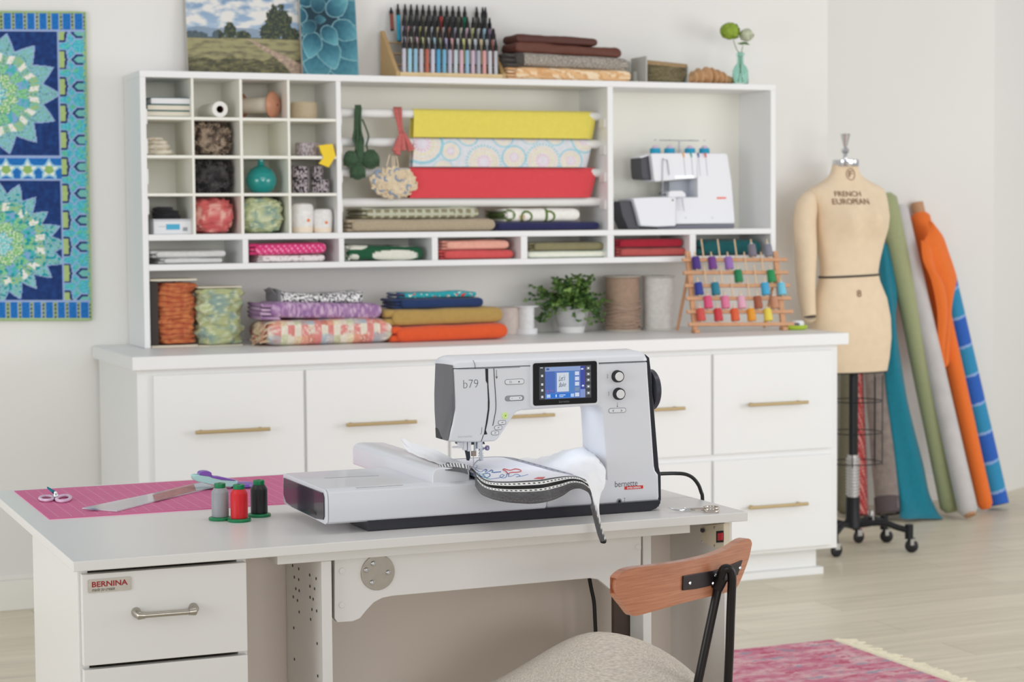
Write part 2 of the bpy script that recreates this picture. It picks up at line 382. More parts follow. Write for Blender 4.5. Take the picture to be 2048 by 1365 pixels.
# ---------------------------------------------------------------- sewing desk
DK = root('sewing_desk', (1.23, 3.78, 0), 'white sewing desk with drawers on its left and an open knee space in front', 'desk')
DW = M('desk_laminate', (226, 224, 221), rough=.3, var=.006, vs=2)
DG = M('desk_laminate_shade_tint', (220, 208, 199), rough=.5, var=.01, vs=2)  # desk laminate with the pinkish knee-space shade put into its colour
DT = .75
obj('tabletop', MB().box((.582, 3.300, .7325), (1.880, 4.262, DT)), DW, DK, bevel=.0016)
mb = MB().box((.594, 3.333, 0), (.612, 3.80, .732)).box((.872, 3.333, 0), (.889, 3.80, .732)).box((.612, 3.78, 0), (.872, 3.80, .732)).box((.612, 3.36, .03), (.872, 3.78, .05))
obj('pedestal', mb, DW, DK, bevel=.001)
for k, (za, zb) in enumerate(((.567, .724), (.402, .560), (.06, .395))):
    d = obj('drawer', MB().box((.599, 3.315, za), (.885, 3.332, zb)), DW, DK, bevel=.0012)
    if k == 0:
        a, b = P(283, 1232, Y=3.30), P(384, 1224, Y=3.30)
    else: a = Vector((a.x, a.y, (za+zb)/2)); b = Vector((b.x, b.y, (za+zb)/2))
    hb = MB().cyl(a, b, .0048, n=14)
    for q, s in ((a, -1), (b, 1)):
        hb.tube([Vector((q.x+s*.006, 3.3148, q.z+.004)), Vector((q.x+s*.006, 3.307, q.z+.003)), Vector((q.x+s*.003, 3.3, q.z)), Vector((q.x-s*.006, 3.299, q.z))], [.0085, .008, .0075, .0055], 14)
    obj('handle', hb, STEEL, d)
    if k == 0:
        pl = pp([(176, 1160), (262.5, 1154.5), (262.5, 1180.5), (176, 1186.5)], Y=3.3147)
        cxp = sum((q.x for q in pl))/4; czp = sum((q.z for q in pl))/4; wp = pl[1].x-pl[0].x; hp = pl[0].z-pl[3].z
        obj('name_plate', MB().prism([(cxp+x, 3.3145, czp+z) for x, z in rrect(wp, hp, .0025)], (0, -.0012, 0)), STEEL, DK)
        RED = M('dark_red_print', (150, 16, 24), rough=.5); INK = M('black_print', (24, 22, 22), rough=.6)
        text('maker_name', 'BERNINA', (cxp-wp*.415, 3.3132, czp-.002), (1, 0, 0), (0, 0, 1), wp*.83, hp*.42, RED, DK, bold=.028, ext=.0003)
        text('motto', 'made to create', (cxp-wp*.415, 3.3132, czp-hp*.40), (1, 0, 0), (0, 0, 1), wp*.53, hp*.26, INK, DK, shear=.35, ext=.0003)
obj('perforated_panel', MB().box((1.027, 3.333, 0), (1.046, 3.56, .712)), DW, DK, bevel=.001)
mb = MB()
for (zx, zy) in ((415,362),(463,388),(428,453),(463,472),(440,545),(466,560),(420,608),(453,637),(466,728),(424,853),(429,1100),(549,437),(600,465),(551,525),(588,545),(552,612),(577,627),(567,708),(604,720),(557,786),(608,977),(613,1232)):
    q = P(480+zx*.2539, 1040+zy*.2539, X=1.0268); mb.cyl(q, q+Vector((-.0006, 0, 0)), .0028, n=10)
obj('peg_hole', mb, BLACK, DK)['kind'] = 'stuff'
obj('inner_panel', MB().box((1.682, 3.36, 0), (1.700, 3.418, .712)), DW, DK, bevel=.001)
obj('side_panel', MB().box((1.846, 3.333, 0), (1.863, 4.24, .732)), DW, DK, bevel=.001)
obj('back_panel', MB().box((.889, 3.562, 0), (1.027, 3.578, .732)).box((1.027, 3.562, 0), (1.846, 3.578, .712)), DG, DK)
obj('lift_platform', MB().box((.945, 3.328, .7130), (1.768, 3.558, .7322)), DW, DK, bevel=.001)
ap = [(669, 1113), (669, 1238), (675, 1246), (705, 1244), (720, 1238), (733, 1222), (748, 1206), (765, 1197), (785, 1193), (1180, 1157.5), (1196, 1160), (1208, 1169), (1218, 1178), (1232, 1186), (1250, 1188), (1274, 1186), (1281, 1180), (1283, 1070)]
ap = pp(ap, Y=3.345); ap[0].z = ap[-1].z = .7125
obj('apron', MB().prism(ap, (0, .016, 0)), DW, DK, bevel=.0015)
pc = P(755.5, 1146, Y=3.344)
pl = obj('round_plate', MB().lathe(pc+Vector((0, .001, 0)), [(.0001, .0022), (.0318, .0022), (.0325, .0012), (.0325, 0)], 48, ax=(0, -1, 0)), STEEL, DK)
for px, py in ((747, 1128), (733, 1141), (777, 1146), (745, 1166)):
    q = P(px, py, Y=3.342); b = MB().lathe(q, [(.0001, .0032), (.002, .003), (.0022, .0018), (.0038, .0018), (.0045, .001), (.0048, 0)][::1], 16, ax=(0, -1, 0))
    obj('screw', b, CHROME, pl)
for px, py in ((684, 1143), (684, 1211), (1277, 1095)):
    q = P(px, py, Y=3.3448); obj('screw_cap', MB().lathe(q, [(.0001, .0012), (.0052, .0010), (.006, 0)], 16, ax=(0, -1, 0)), DW, DK)
# lift column behind the apron
q0 = P(1228, 1180, Y=3.42); q1 = P(1268, 1180, Y=3.42); q2 = P(1281, 1180, Y=3.42)
BRN = M('dark_bronze', (88, 74, 68), rough=.4, metal=.5, var=.05)
obj('lift_column', MB().box((q0.x, 3.42, .01), (q1.x-.004, 3.432, .70)), BRN, DK)
mb = MB().box((q1.x, 3.42, .01), (q2.x, 3.43, .70)); k = MB()
for i in range(24): z = .66-i*.014; k.box((q1.x+.003, 3.418, z), (q2.x-.003, 3.4201, z+.007))
obj('toothed_rail', mb, STEEL, DK); obj('rail_teeth', k, BLACK, DK)
# edge slot with hinge beside the apron
q0 = P(664.5, 1150, Y=3.36); q1 = P(668.5, 1150, Y=3.36)
obj('slot_shadow_gap', MB().box((1.0462, 3.352, .02), (1.0462+.0035, 3.56, .70)), BLACK, DK)
SWB = M('beige_enamel', (216, 206, 184), rough=.45)
pl = pp([(1402, 1053), (1447.5, 1047.5), (1447.5, 1100), (1428, 1097), (1402, 1084)], X=1.832)
for q in pl: q.z = min(q.z, .7318)
sb = root('switch_box', (1.84, 3.4, .66), 'beige metal switch box with a red rocker, mounted under the right end of the desktop', 'switch')
obj('housing', MB().prism(pl, (.0138, 0, 0)), SWB, sb, bevel=.001)
pl = pp([(1434, 1063), (1447, 1062), (1447, 1085), (1434, 1086)], X=1.8315)
obj('switch_frame', MB().prism(pl, (-.002, 0, 0)), BLACK, sb)
pl = pp([(1437, 1067), (1446, 1066), (1446, 1081), (1437, 1082)], X=1.829)
obj('rocker', MB().prism(pl, (-.0025, 0, 0)), M('red_plastic', (196, 28, 48), rough=.3, coat=.5), sb, bevel=.0008)
mb = MB()
for px, py in ((1429, 1056), (1404, 1084.5), (1429, 1092)):
    q = P(px, py, X=1.8318); mb.lathe(q, [(.0001, .001), (.0025, .0008), (.003, 0)], 12, ax=(-1, 0, 0))
obj('screw', mb, CHROME, sb)
GC = M('black_rubber', (22, 24, 26), rough=.5)
c = MB().tube(smooth_line([P(1405, 1062, X=1.826), P(1385, 1055, Y=3.50), Vector((1.70, 3.53, .70))]), .0042, 10)
obj('switch_cable', c, GC, sb)
# cable hanging below the apron
tag(obj('hanging_cable', MB().tube(smooth_line([P(1170, 1160, Y=3.45)+Vector((0, 0, .05)), P(1182, 1175, Y=3.45), P(1188, 1205, Y=3.45), P(1190, 1240, Y=3.45), P(1193, 1300, Y=3.45), P(1200, 1420, Y=3.46), P(1230, 1500, Y=3.45)]), .0038, 10), GC),
    'black cable hanging below the white apron in the knee space', 'cable')
# ---------------------------------------------------------------- sewing and embroidery machine
MY = 3.405
MP = M('machine_shell', (220, 222, 228), rough=.33, var=.004, vs=3, coat=.15)
MPD = M('machine_dark', (58, 58, 70), rough=.4, coat=.2)
MG = M('machine_grey', (104, 104, 108), rough=.5)
MK = M('machine_black', (28, 30, 40), rough=.3, coat=.3)
SM = root('sewing_machine', (1.45, 3.48, DT+.0003), 'white computerised sewing and embroidery machine with a lit touchscreen on the desk', 'sewing machine')
CREL, CRER = 736, 725.5   # height of the lid seam at the left and right end
bo = [(907, 737), (909, 780), (910, 818), (905, 850), (896, 884), (930, 885.5), (965, 885), (992, 883), (1000, 874), (1028, 831), (1034, 825), (1043, 821.5), (1120, 816.5), (1188, 812), (1197, 813.5), (1203, 819), (1206, 829), (1209, 880), (1213, 960), (1092.5, 970), (1093.5, 1030), (1296, 1018), (1308, 1014), (1315, 1007), (1318.5, 995), (1317, 950), (1311, 942), (1309, 932), (1296, 745), (1295, 724)]
bo = pp(bo, Y=MY)
ZL = (bo[0].z+bo[-1].z)/2; bo[0].z = bo[-1].z = ZL
XA, XB = bo[0].x, bo[-1].x
mb = MB().prism(bo, (0, .105, 0))
for q in mb.v:
    if q.y > MY+.05 and q.x < XA+.006:      # the head's back edge stands plumb
        a_, b_ = P(872, 700, X=q.x), P(872, 900, X=q.x); t = (q.z-a_.z)/(b_.z-a_.z); q.y = min(q.y, a_.y+(b_.y-a_.y)*t)
obj('body', mb, MP, SM, bevel=.004, seg=3)
prof = [(0, 0), (.0005, .008), (.006, .0145), (.018, .0185), (.07, .0205), (.09, .018), (.100, .012), (.104, 0)]
mb = MB(); xs = [(XA, .55, .004), (XA+.004, .8, .001), (XA+.012, .98, 0), (XB-.012, 1, 0), (XB-.003, .85, .001), (XB+.0005, .5, .004)]
mb.grid(lambda u, v: (xs[round(u*5)][0], MY+prof[round(v*7)][0]*.98+xs[round(u*5)][2], ZL+.0009+prof[round(v*7)][1]*xs[round(u*5)][1]), 6, 8, caps=True)
obj('lid', mb, MP, SM, sharp=50)
# dark back shell and base strip
bk = [(1291, 709), (1299, 716), (1302, 740), (1318, 935), (1322, 950), (1322.5, 1000), (1318, 1014), (1300, 1020)]
bkp = pp(bk, Y=MY+.02); a = [Vector((q.x, MY+.02, q.z)) for q in bkp]
mb = MB(); inner = [Vector((q.x-.03, MY+.02, q.z)) for q in bkp]
mb.prism(a+inner[::-1], (0, .087, 0))
obj('dark_edge', mb, MK, SM, bevel=.0015)
zb = DT+.0006
mb = MB().prism([(1.135, 3.392, zb), (1.715, 3.392, zb), (1.728, 3.392, zb+.004), (1.737, 3.392, zb+.0135), (1.737, 3.392, zb+.02), (1.135, 3.392, zb+.02)], (0, .11, 0))
obj('base_strip', mb, MK, SM, bevel=.001)
for x, y in ((1.16, 3.41), (1.69, 3.41)): obj('foot', MB().cyl((x, y+.01, DT+.0003), (x, y+.01, zb+.003), .012), BLACK, SM)
# left end cover
ltab = sorted((q.z, q.x) for q in bo[:5])
def side_at(px, py):
    x = XA
    for _ in range(6): q = P(px, py, X=x-.0006); x = interp(ltab, q.z)
    return q
ep = [side_at(a, b) for a, b in [(872.5, 727), (890, 728.5), (905.5, 731), (907, 750), (908.3, 780), (909, 800), (909.3, 818), (906, 836), (901, 859), (896, 882), (884, 879), (873.5, 875.5), (872.5, 850), (871, 820), (870.5, 789), (871.3, 758)]]
obj('end_cover', MB().prism(ep, (-.0022, 0, 0)), MG, SM, bevel=.001)
xe = ep[3].x-.0028
pts = pp([(888 + 3.3*math.cos(math.radians(t)), 797+7.5*math.sin(math.radians(t))) for t in range(75, 290, 18)], X=xe)
obj('cover_latch', MB().tube(pts, .0006, 6), BLACK, SM)
lo = [side_at(a, b)+Vector((-.0023, 0, 0)) for a, b in [(874, 856), (879, 858), (884, 866), (886.5, 879), (875, 875.5)]]
obj('lever', MB().prism(lo, (-.0012, 0, 0)), BLACK, SM)
# rim between end cover and front
# thread slots, seams
def line(pts, r, m, name, Y=MY-.0002, par=SM): return obj(name, MB().tube(smooth_line(pp(pts, Y=Y), 4), r, 6, sq=1), m, par)
mb = MB().prism(pp([(970.5, 738), (976, 738), (976.5, 768), (979, 805), (978.5, 820), (975, 845), (971.5, 861), (974.5, 869), (967.5, 870), (971, 850), (975.5, 820), (975.8, 800), (974.5, 768), (971.5, 762)], Y=MY+.0001), (0, -.0006, 0))
obj('thread_slot', mb, BLACK, SM)
line([(967, 870), (962.5, 884)], .0006, BLACK, 'thread_slot')
line([(987.8, 737.5), (989, 760), (991.5, 800), (991.5, 820), (988, 840), (985.5, 852)], .0007, BLACK, 'thread_slot')
line([(907, 738), (970, 737.5), (1040, 734.5)], .00035, BLACK, 'seam')
line([(949, 719.5), (946, 721), (949.5, 728), (950.5, 737.5)][1:], .0004, BLACK, 'seam', Y=MY-.0004)
line([(1192, 728.5), (1295, 724.3)], .00035, BLACK, 'seam')
line([(993, 740), (993.3, 756)], .00035, BLACK, 'arrow_mark'); line([(991.8, 753), (993.4, 757.5), (995, 753)], .00035, BLACK, 'arrow_mark')
line([(963.8, 855), (963.2, 866), (960.5, 869)], .0003, BLACK, 'arrow_mark')
GT = M('grey_print', (70, 72, 78), rough=.6)
q = P(927, 777, Y=MY-.0001); text('model_number', 'b79', q, (1, 0, 0), (0, 0, 1), .0295, .0155, GT, SM, bold=-.026, ext=.0002)
q = P(1230, 975, Y=MY-.0001); text('maker_name', 'bernette', q, (1, 0, 0), (0, 0, 1), .0485, .0115, GT, SM, bold=-.008, ext=.0002)
RB = M('red_label', (214, 44, 40), rough=.4); WB = M('white_print', (240, 240, 242), rough=.5)
r = pp([(1249, 973.7), (1286, 971), (1286.3, 977.6), (1249.5, 980.3)], Y=MY-.0001)
zc_ = (r[0].z+r[2].z)/2
obj('label_strip', MB().box((r[0].x, MY-.0006, r[2].z), (r[1].x, MY-.0001, r[0].z)), RB, SM)
text('strip_writing', 'SWISS DESIGN', (r[0].x+.005, MY-.0007, zc_-.0019), (1, 0, 0), (0, 0, 1), .0295, .0036, WB, SM, bold=.02, ext=.0002)
q = P(916, 876.5, Y=MY-.0001); text('faint_writing', 'bernette', q, (1, 0, 0), (0, 0, 1), .028, .0045, M('pale_print', (190, 196, 204), rough=.5), SM, ext=.0001)
# buttons
BT = M('button_white', (226, 228, 232), rough=.35)
def pill(px, py, wpx, hpx, name, m=BT, th=.0012, Y=MY, rim=True):
    c = P(px, py, Y=Y); k = (P(px+1, py, Y=Y)-c).x; w_, h_ = wpx*k, hpx*k*.92
    pts = [(c.x+x, Y-.0001, c.z+z) for x, z in rrect(w_, h_, min(w_, h_)*.49)]
    o = obj(name, MB().prism(pts, (0, -th, 0)), m, SM, bevel=.0004)
    if rim: obj(name+'_groove', MB().tube([Vector((a, b-.0001, z)) for a, b, z in [(c.x+x, Y, c.z+z) for x, z in rrect(w_+.0012, h_+.0012, min(w_, h_)*.5)]], .0003, 6, closed=True), GT, SM)
    return o
def dot(px, py, r, m=BLACK, Y=MY-.0014, name='symbol'): 
    q = P(px, py, Y=Y); obj(name, MB().lathe(q, [(.0001, .0002), (r, .0002), (r, 0)], 12, ax=(0, -1, 0)), m, SM)
pill(1029, 764, 37, 9, 'button'); pill(1029, 797, 36, 9, 'slider_slot', m=M('grey_plastic', (150, 152, 158), rough=.5)); pill(1031, 797, 25, 7, 'slider', rim=False, th=.0025)
for a, b, r_ in ((1020, 763, .0007), (1020, 766, .0007), (1023, 763, .0006), (1023, 766, .0006), (1038, 764, .0013)): dot(a, b, r_)
dot(1039.5, 796.5, .001, Y=MY-.0027); dot(1024, 797.5, .0006, GT, Y=MY-.0027)
q = P(1010, 832, Y=MY)
obj('start_button', MB().lathe(q, [(.0001, .0016), (.0056, .0015), (.0064, .0006), (.0066, 0)], 28, ax=(0, -1, 0)), M('green_button', (186, 208, 118), rough=.35, emit=(170, 210, 90), es=.25), SM)
obj('start_button_ring', MB().tube([q+Vector((.0045*math.cos(t/20*2*PI), -.0015, .0045*math.sin(t/20*2*PI))) for t in range(20)], .0004, 6, closed=True), BT, SM)
dot(1011.3, 832, .001, GT, Y=MY-.0016)
for a, b in ((1004, 845.5), (996.5, 856), (990, 866.5)): pill(a, b, 14, 7, 'button'); dot(a, b, .0009, GT); dot(a+2, b-.5, .0006, GT)
pill(1234.5, 821.5, 33, 8, 'arrow_button')
q = P(1225, 824.5, Y=MY-.0013); text('symbol', '<', q, (1, 0, 0), (0, 0, 1), .0032, .0044, BLACK, SM, ext=.0002)
q = P(1241.5, 824, Y=MY-.0013); text('symbol', '>', q, (1, 0, 0), (0, 0, 1), .0032, .0044, BLACK, SM, ext=.0002)
dot(1234.6, 807, .0007, Y=MY); dot(1234.7, 810, .0007, Y=MY); dot(1234.7, 813.3, .0012, GT, Y=MY)
for px, py in ((1234, 753), (1236.5, 788)):
    q = P(px, py, Y=MY+.0002)
    kb = obj('knob', MB().lathe(q, [(.0001, .010), (.0102, .010), (.0112, .0088), (.0118, .001), (.0122, 0)], 36, ax=(0, -1, 0)), BLACK, SM)
    obj('knob_cap', MB().lathe(q+Vector((0, -.0100, 0)), [(.0001, .0022), (.0078, .0022), (.0086, .0012), (.0088, 0)], 32, ax=(0, -1, 0)), M('cap_white', (224, 224, 226), rough=.3), kb)
    obj('knob_mark', MB().tube(pp([(px-20, py-4), (px-18, py-2), (px-20, py), (px-18, py+2), (px-20, py+4)], Y=MY-.0001), .0003, 5), GT, SM)
q = P(1238.5, 1003.5, Y=MY)
obj('jack_socket', MB().lathe(q, [(.0001, .0001), (.0025, .0001), (.0030, .0008), (.0056, .0009), (.0060, 0)], 24, ax=(0, -1, 0), mis=[0, 0, 1, 1]), [BLACK, M('socket_grey', (150, 150, 156), rough=.4)], SM)
text('symbol', '7', P(1247.5, 1006.5, Y=MY), (1, 0, 0), (0, 0, 1), .0032, .0095, GT, SM, bold=-.02, ext=.0002)
# handwheel
q = P(1303, 780, Y=MY+.05)
obj('handwheel', MB().lathe((q.x-.010, MY+.055, q.z), [(.001, .0), (.034, 0), (.040, .004), (.0405, .013), (.038, .0155), (.03, .017), (.0001, .018)], 40, ax=(1, 0, 0)), MPD, SM)
# touchscreen
def quadp(pts, Y, th, m, name, par=SM, bevel=0): return obj(name, MB().prism(pp(pts, Y=Y), (0, -th, 0)), m, par, bevel=bevel)
fr = pp([(1062, 727), (1192, 722), (1193, 806), (1067, 812)], Y=MY)
def panel_from(pts, grow, r, Y, th, m, name):
    x0 = (pts[0].x+pts[3].x)/2-grow; x1 = (pts[1].x+pts[2].x)/2+grow; z1 = (pts[0].z+pts[1].z)/2+grow; z0 = (pts[2].z+pts[3].z)/2-grow
    c = ((x0+x1)/2, (z0+z1)/2)
    return obj(name, MB().prism([(c[0]+x, Y, c[1]+z) for x, z in rrect(x1-x0, z1-z0, r)], (0, -th, 0)), m, SM, bevel=.0008), (x0, x1, z0, z1)
panel_from(fr, .0042, .0085, MY+.0005, .0035, MP, 'screen_frame')
o_, (fx0, fx1, fz0, fz1) = panel_from(fr, 0, .005, MY-.003, .0012, M('screen_glass', (16, 16, 18), rough=.12), 'screen_bezel')
SC = {}
def scol(c, s=.62): 
    k = ('display_%d_%d_%d' % c)
    return M(k, (6, 6, 8), rough=.3, emit=c, es=.95, spec=.2)
sx0, sx1, sz0, sz1 = fx0+(fx1-fx0)*.095, fx0+(fx1-fx0)*.905, fz0+(fz1-fz0)*.135, fz1-(fz1-fz0)*.09
SW, SH = sx1-sx0, sz1-sz0
def srect(u0, v0, u1, v1, c, d=1, name='display_area'):
    y = MY-.00425-.00008*d
    return obj(name, MB().poly([(sx0+u0*SW, y, sz1-v1*SH), (sx0+u1*SW, y, sz1-v1*SH), (sx0+u1*SW, y, sz1-v0*SH), (sx0+u0*SW, y, sz1-v0*SH)]), scol(c), SCR)
SCR = obj('display', MB().box((sx0, MY-.00428, sz0), (sx1, MY-.00395, sz1)), scol((70, 72, 76)), SM)
srect(.11, .02, .79, .985, (96, 128, 196)); srect(.11, .02, .79, .15, (142, 162, 206), 2)
srect(.11, .15, .30, .82, (80, 108, 180), 2); srect(.52, .15, .66, .82, (84, 132, 196), 2)
srect(.79, .02, .885, .985, (70, 78, 158)); srect(.79, .73, .885, .985, (132, 150, 206), 2)
srect(.13, .83, .67, .965, (52, 118, 206), 2); srect(.14, .85, .21, .95, (180, 205, 240), 3); srect(.60, .85, .665, .95, (180, 205, 240), 3)
srect(.31, .86, .33, .94, (220, 235, 255), 3); srect(.38, .87, .50, .895, (200, 220, 250), 3); srect(.38, .92, .46, .94, (200, 220, 250), 3)
srect(.335, .20, .565, .78, (206, 214, 224), 3)
for k, v in enumerate((.18, .34, .50, .66, .83)): srect(.685, v, .765, v+.115, (206, 216, 234) if k != 3 else (130, 148, 176), 3)
for v in (.04, .22, .40, .60, .80): srect(.905, v, .985, v+.11, (112, 114, 118), 2); srect(.928, v+.03, .962, v+.08, (225, 228, 232), 3)
for v in (.24, .50, .68, .88): srect(.035, v, .075, v+.07, (210, 214, 220), 2)
srect(.02, .02, .07, .045, (200, 204, 210), 2); srect(.80, .09, .85, .13, (215, 222, 240), 2); srect(.82, .60, .86, .65, (225, 230, 245), 2)
srect(.135, .05, .19, .11, (80, 96, 150), 3); srect(.14, .72, .17, .75, (178, 90, 120), 3); srect(.14, .78, .17, .80, (178, 90, 120), 3); srect(.20, .725, .27, .745, (140, 110, 160), 3)
IK = scol((70, 80, 104))
text('display_writing', "Let's", (sx0+SW*.37, MY-.0046, sz1-SH*.46), (1, .0, .12), (0, 0, 1), SW*.13, SH*.16, IK, SCR, shear=.5, ext=.00005)
text('display_writing', 'Bake', (sx0+SW*.37, MY-.0046, sz1-SH*.64), (1, 0, .08), (0, 0, 1), SW*.14, SH*.13, IK, SCR, shear=.5, ext=.00005)
q = P(1118, 806.3, Y=MY-.0043); text('bezel_writing', 'bernette', q, (1, 0, 0), (0, 0, 1), .0215, .0048, M('bezel_print', (110, 112, 116), rough=.5), SM, bold=-.01, ext=.0001)
# needle area
XN = P(960, 890, Y=3.45).x; YN = 3.455
zt = P(960, 884, Y=3.44).z
CW = M('satin_metal', (190, 198, 206), rough=.22, metal=.85); CD = M('gunmetal', (60, 64, 70), rough=.3, metal=.8)
def Q(px, py, Y=YN): return P(px, py, Y=Y)
mb = MB().prism([Q(920, 884), Q(968, 883), Q(970, 889), Q(922, 891)], (0, .03, 0)); obj('head_underside', mb, CD, SM)
mb = MB()
for px, w_, y0, y1 in ((929, .006, 884, 901), (937, .007, 884, 903), (957, .0075, 884, 898)): a, b = Q(px, y0), Q(px, y1); mb.box((a.x-w_/2, YN-.006, b.z), (a.x+w_/2, YN+.006, a.z))
obj('threader', mb, BT, SM, bevel=.001)
mb = MB().cyl(Q(950, 884), Q(950, 912), .0026).cyl(Q(962, 884), Q(962, 918), .0032)
for yy in (888, 894, 900, 906, 911): mb.cyl(Q(962, yy), Q(962, yy+2.5), .0046)
obj('needle_bar', mb, CW, SM)
a, b = Q(958, 899), Q(970, 897); mb = MB().cyl(a, b, .0018).cyl(Q(970, 897), Q(972, 897), .0024); mb.lathe(Q(974.5, 896.5), [(.0001, -.0035), (.0045, -.003), (.0052, 0), (.0045, .003), (.0001, .0035)], 18, ax=(1, 0, -.05))
obj('clamp_screw', mb, M('violet_metal', (150, 146, 178), rough=.25, metal=.9), SM)
mb = MB().prism([Q(930, 898), Q(940, 900), Q(941, 915), Q(939, 922), Q(935, 922), Q(933, 910)], (0, .006, 0)); obj('presser_holder', mb, CD, SM, bevel=.0008)
mb = MB().box((Q(943, 903).x, YN-.004, Q(943, 913).z), (Q(951, 903).x, YN+.003, Q(943, 903).z)); obj('clamp_block', mb, M('warm_steel', (158, 146, 136), rough=.3, metal=.8), SM, bevel=.0006)
obj('needle', MB().tube([Q(947, 912), Q(947, 924), Q(946.5, 934)], [.0008, .0007, .0001], 8), CW, SM)
mb = MB().cyl(Q(962, 918), Q(962, 922), .0042).tube([Q(962, 921), Q(955, 922), Q(949, 928), Q(946, 934)], .0011, 8).tube([Q(946, 934), Q(950, 936.5), Q(955, 934), Q(952, 930)], .0008, 8)
obj('embroidery_foot', mb, CW, SM)
obj('release_lever', MB().box((Q(904, 896).x, YN-.003, Q(904, 897).z), (Q(926, 894).x, YN+.003, Q(904, 893.6).z)).box((Q(916, 896).x, YN-.004, Q(916, 897).z), (Q(926, 894).x, YN+.004, Q(916, 885).z)), BT, SM, bevel=.0008)
# the machine's own sewing lamp, under the arm
lb = bpy.data.lights.new('sewing_lamp', 'AREA'); lb.shape = 'RECTANGLE'; lb.size = .13; lb.size_y = .02; lb.energy = .06; lb.color = (.86, .93, 1)
lo_ = bpy.data.objects.new('sewing_lamp', lb); COL.objects.link(lo_); lo_.location = (1.53, MY+.055, P(1120, 816, Y=MY).z-.003); lo_.rotation_euler = (0, 0, 0)
lb = bpy.data.lights.new('needle_lamp', 'AREA'); lb.size = .03; lb.energy = .02; lb.color = (.86, .93, 1)
lo_ = bpy.data.objects.new('needle_lamp', lb); COL.objects.link(lo_); lo_.location = (XN-.012, MY+.065, zt-.002)
obj('lamp_cover', MB().box((1.465, MY+.04, P(1120, 816, Y=MY).z-.0014), (1.595, MY+.07, P(1120, 816, Y=MY).z+.004)), M('lamp_diffuser', (235, 240, 255), emit=(225, 236, 255), es=1.2), SM)
# ---- embroidery module (bed)
EM = root('embroidery_module', (1.25, 3.5, DT+.02), 'flat white embroidery module with a sliding carriage, joined to the left of the sewing machine', 'machine attachment')
zT = .8315
prof = [(3.396, .768), (3.3885, .772), (3.386, .780), (3.3865, .815), (3.390, .826), (3.399, .8312), (3.415, zT), (3.66, zT), (3.665, .826), (3.665, .772)]
x0, x1 = 1.055, P(1092, 1000, Y=3.39).x
mb = MB().prism([(x0+.004, y, z) for y, z in prof], (x1-x0-.0045, 0, 0))
obj('shell', mb, MP, EM, bevel=.002)
mb = MB().prism([(x0+.0035, y, z) for y, z in prof], (-.004, 0, 0)); obj('end_rim', mb, MP, EM, bevel=.0012)
pin = [(3.4015, .776), (3.3955, .783), (3.396, .818), (3.403, .8255), (3.655, .8235), (3.657, .790), (3.640, .777), (3.60, .773), (3.45, .7715)]
obj('end_panel', MB().prism([(x0-.0003, y, z) for y, z in pin], (-.0025, 0, 0)), M('dark_gloss', (44, 42, 54), rough=.22, coat=.3), EM, bevel=.0008)
gp = [(3.47+.03*math.cos(t), .7795+.0075*math.sin(t)) for t in [PI*k/8 for k in range(9)]]
obj('grip_recess', MB().prism([(x0-.0028, y, z) for y, z in gp], (-.0004, 0, 0)), BLACK, EM)
def tl(a, b, r=.0003): return obj('groove', MB().tube([P(*a, Z=zT+.0001), P(*b, Z=zT+.0001)], r, 6), GT, EM)
tl((648, 957), (757, 952)); tl((712, 976.5), (806, 971))
CA0, CA1 = 1.2655, 1.340
mb = MB(); pr = [(CA0, .8135), (CA0, .846), (CA0+.003, .8535), (CA0+.009, .8575), (CA0+.02, .8585), (CA1-.008, .8560), (CA1-.002, .851), (CA1, .844), (CA1, .8135)]
mb.prism([(x, 3.400, z) for x, z in pr], (0, .475, 0)); obj('carriage', mb, MP, EM, bevel=.0025, seg=3)
obj('carriage_base', MB().box((CA0+.004, 3.74, zT-.001), (CA1-.004, 3.868, .8138)), MP, EM, bevel=.001)
obj('carriage_gap', MB().box((CA0+.012, 3.42, zT-.0005), (CA1-.012, 3.742, .8139)), BLACK, EM)
# ---- hoop
HG = M('hoop_grey', (146, 154, 174), rough=.35)
HP = root('embroidery_hoop', (1.44, 3.5, .838), 'grey embroidery hoop clamped to the carriage under the needle', 'embroidery hoop')
hx0, hx1, hy0, hy1 = 1.350, 1.512, 3.275, 3.625; hc = ((hx0+hx1)/2, (hy0+hy1)/2)
def ring(w, h, r, wi, hi, ri, z0, z1, name, m):
    A = rrect(w, h, r, 8); B = rrect(wi, hi, ri, 8); k = len(A); mb = MB()
    vs = [(hc[0]+x, hc[1]+y, z0) for x, y in A]+[(hc[0]+x, hc[1]+y, z1) for x, y in A]+[(hc[0]+x, hc[1]+y, z1) for x, y in B]+[(hc[0]+x, hc[1]+y, z0) for x, y in B]
    fs = []
    for j in range(k):
        n_ = (j+1) % k
        for q in range(4): a, b = q*k, ((q+1) % 4)*k; fs.append((a+j, a+n_, b+n_, b+j))
    mb.add(vs, fs); return obj(name, mb, m, HP, bevel=.001)
W_, H_ = hx1-hx0, hy1-hy0
ring(W_, H_, .042, W_-.028, H_-.028, .030, .8375, .8445, 'outer_ring', HG)
ring(W_-.0290, H_-.0290, .0295, W_-.052, H_-.052, .018, .8380, .8470, 'inner_ring', HG)
obj('hoop_bracket', MB().box((CA1+.0003, 3.48, .839), (hx0+.003, 3.56, .844)), HG, HP, bevel=.001)
mb = MB()
for i in range(9): mb.box((hx1-.0170, 3.31+i*.028, .8471), (hx1-.0150, 3.318+i*.028, .8473))
obj('hoop_mark', mb, BLACK, HP)
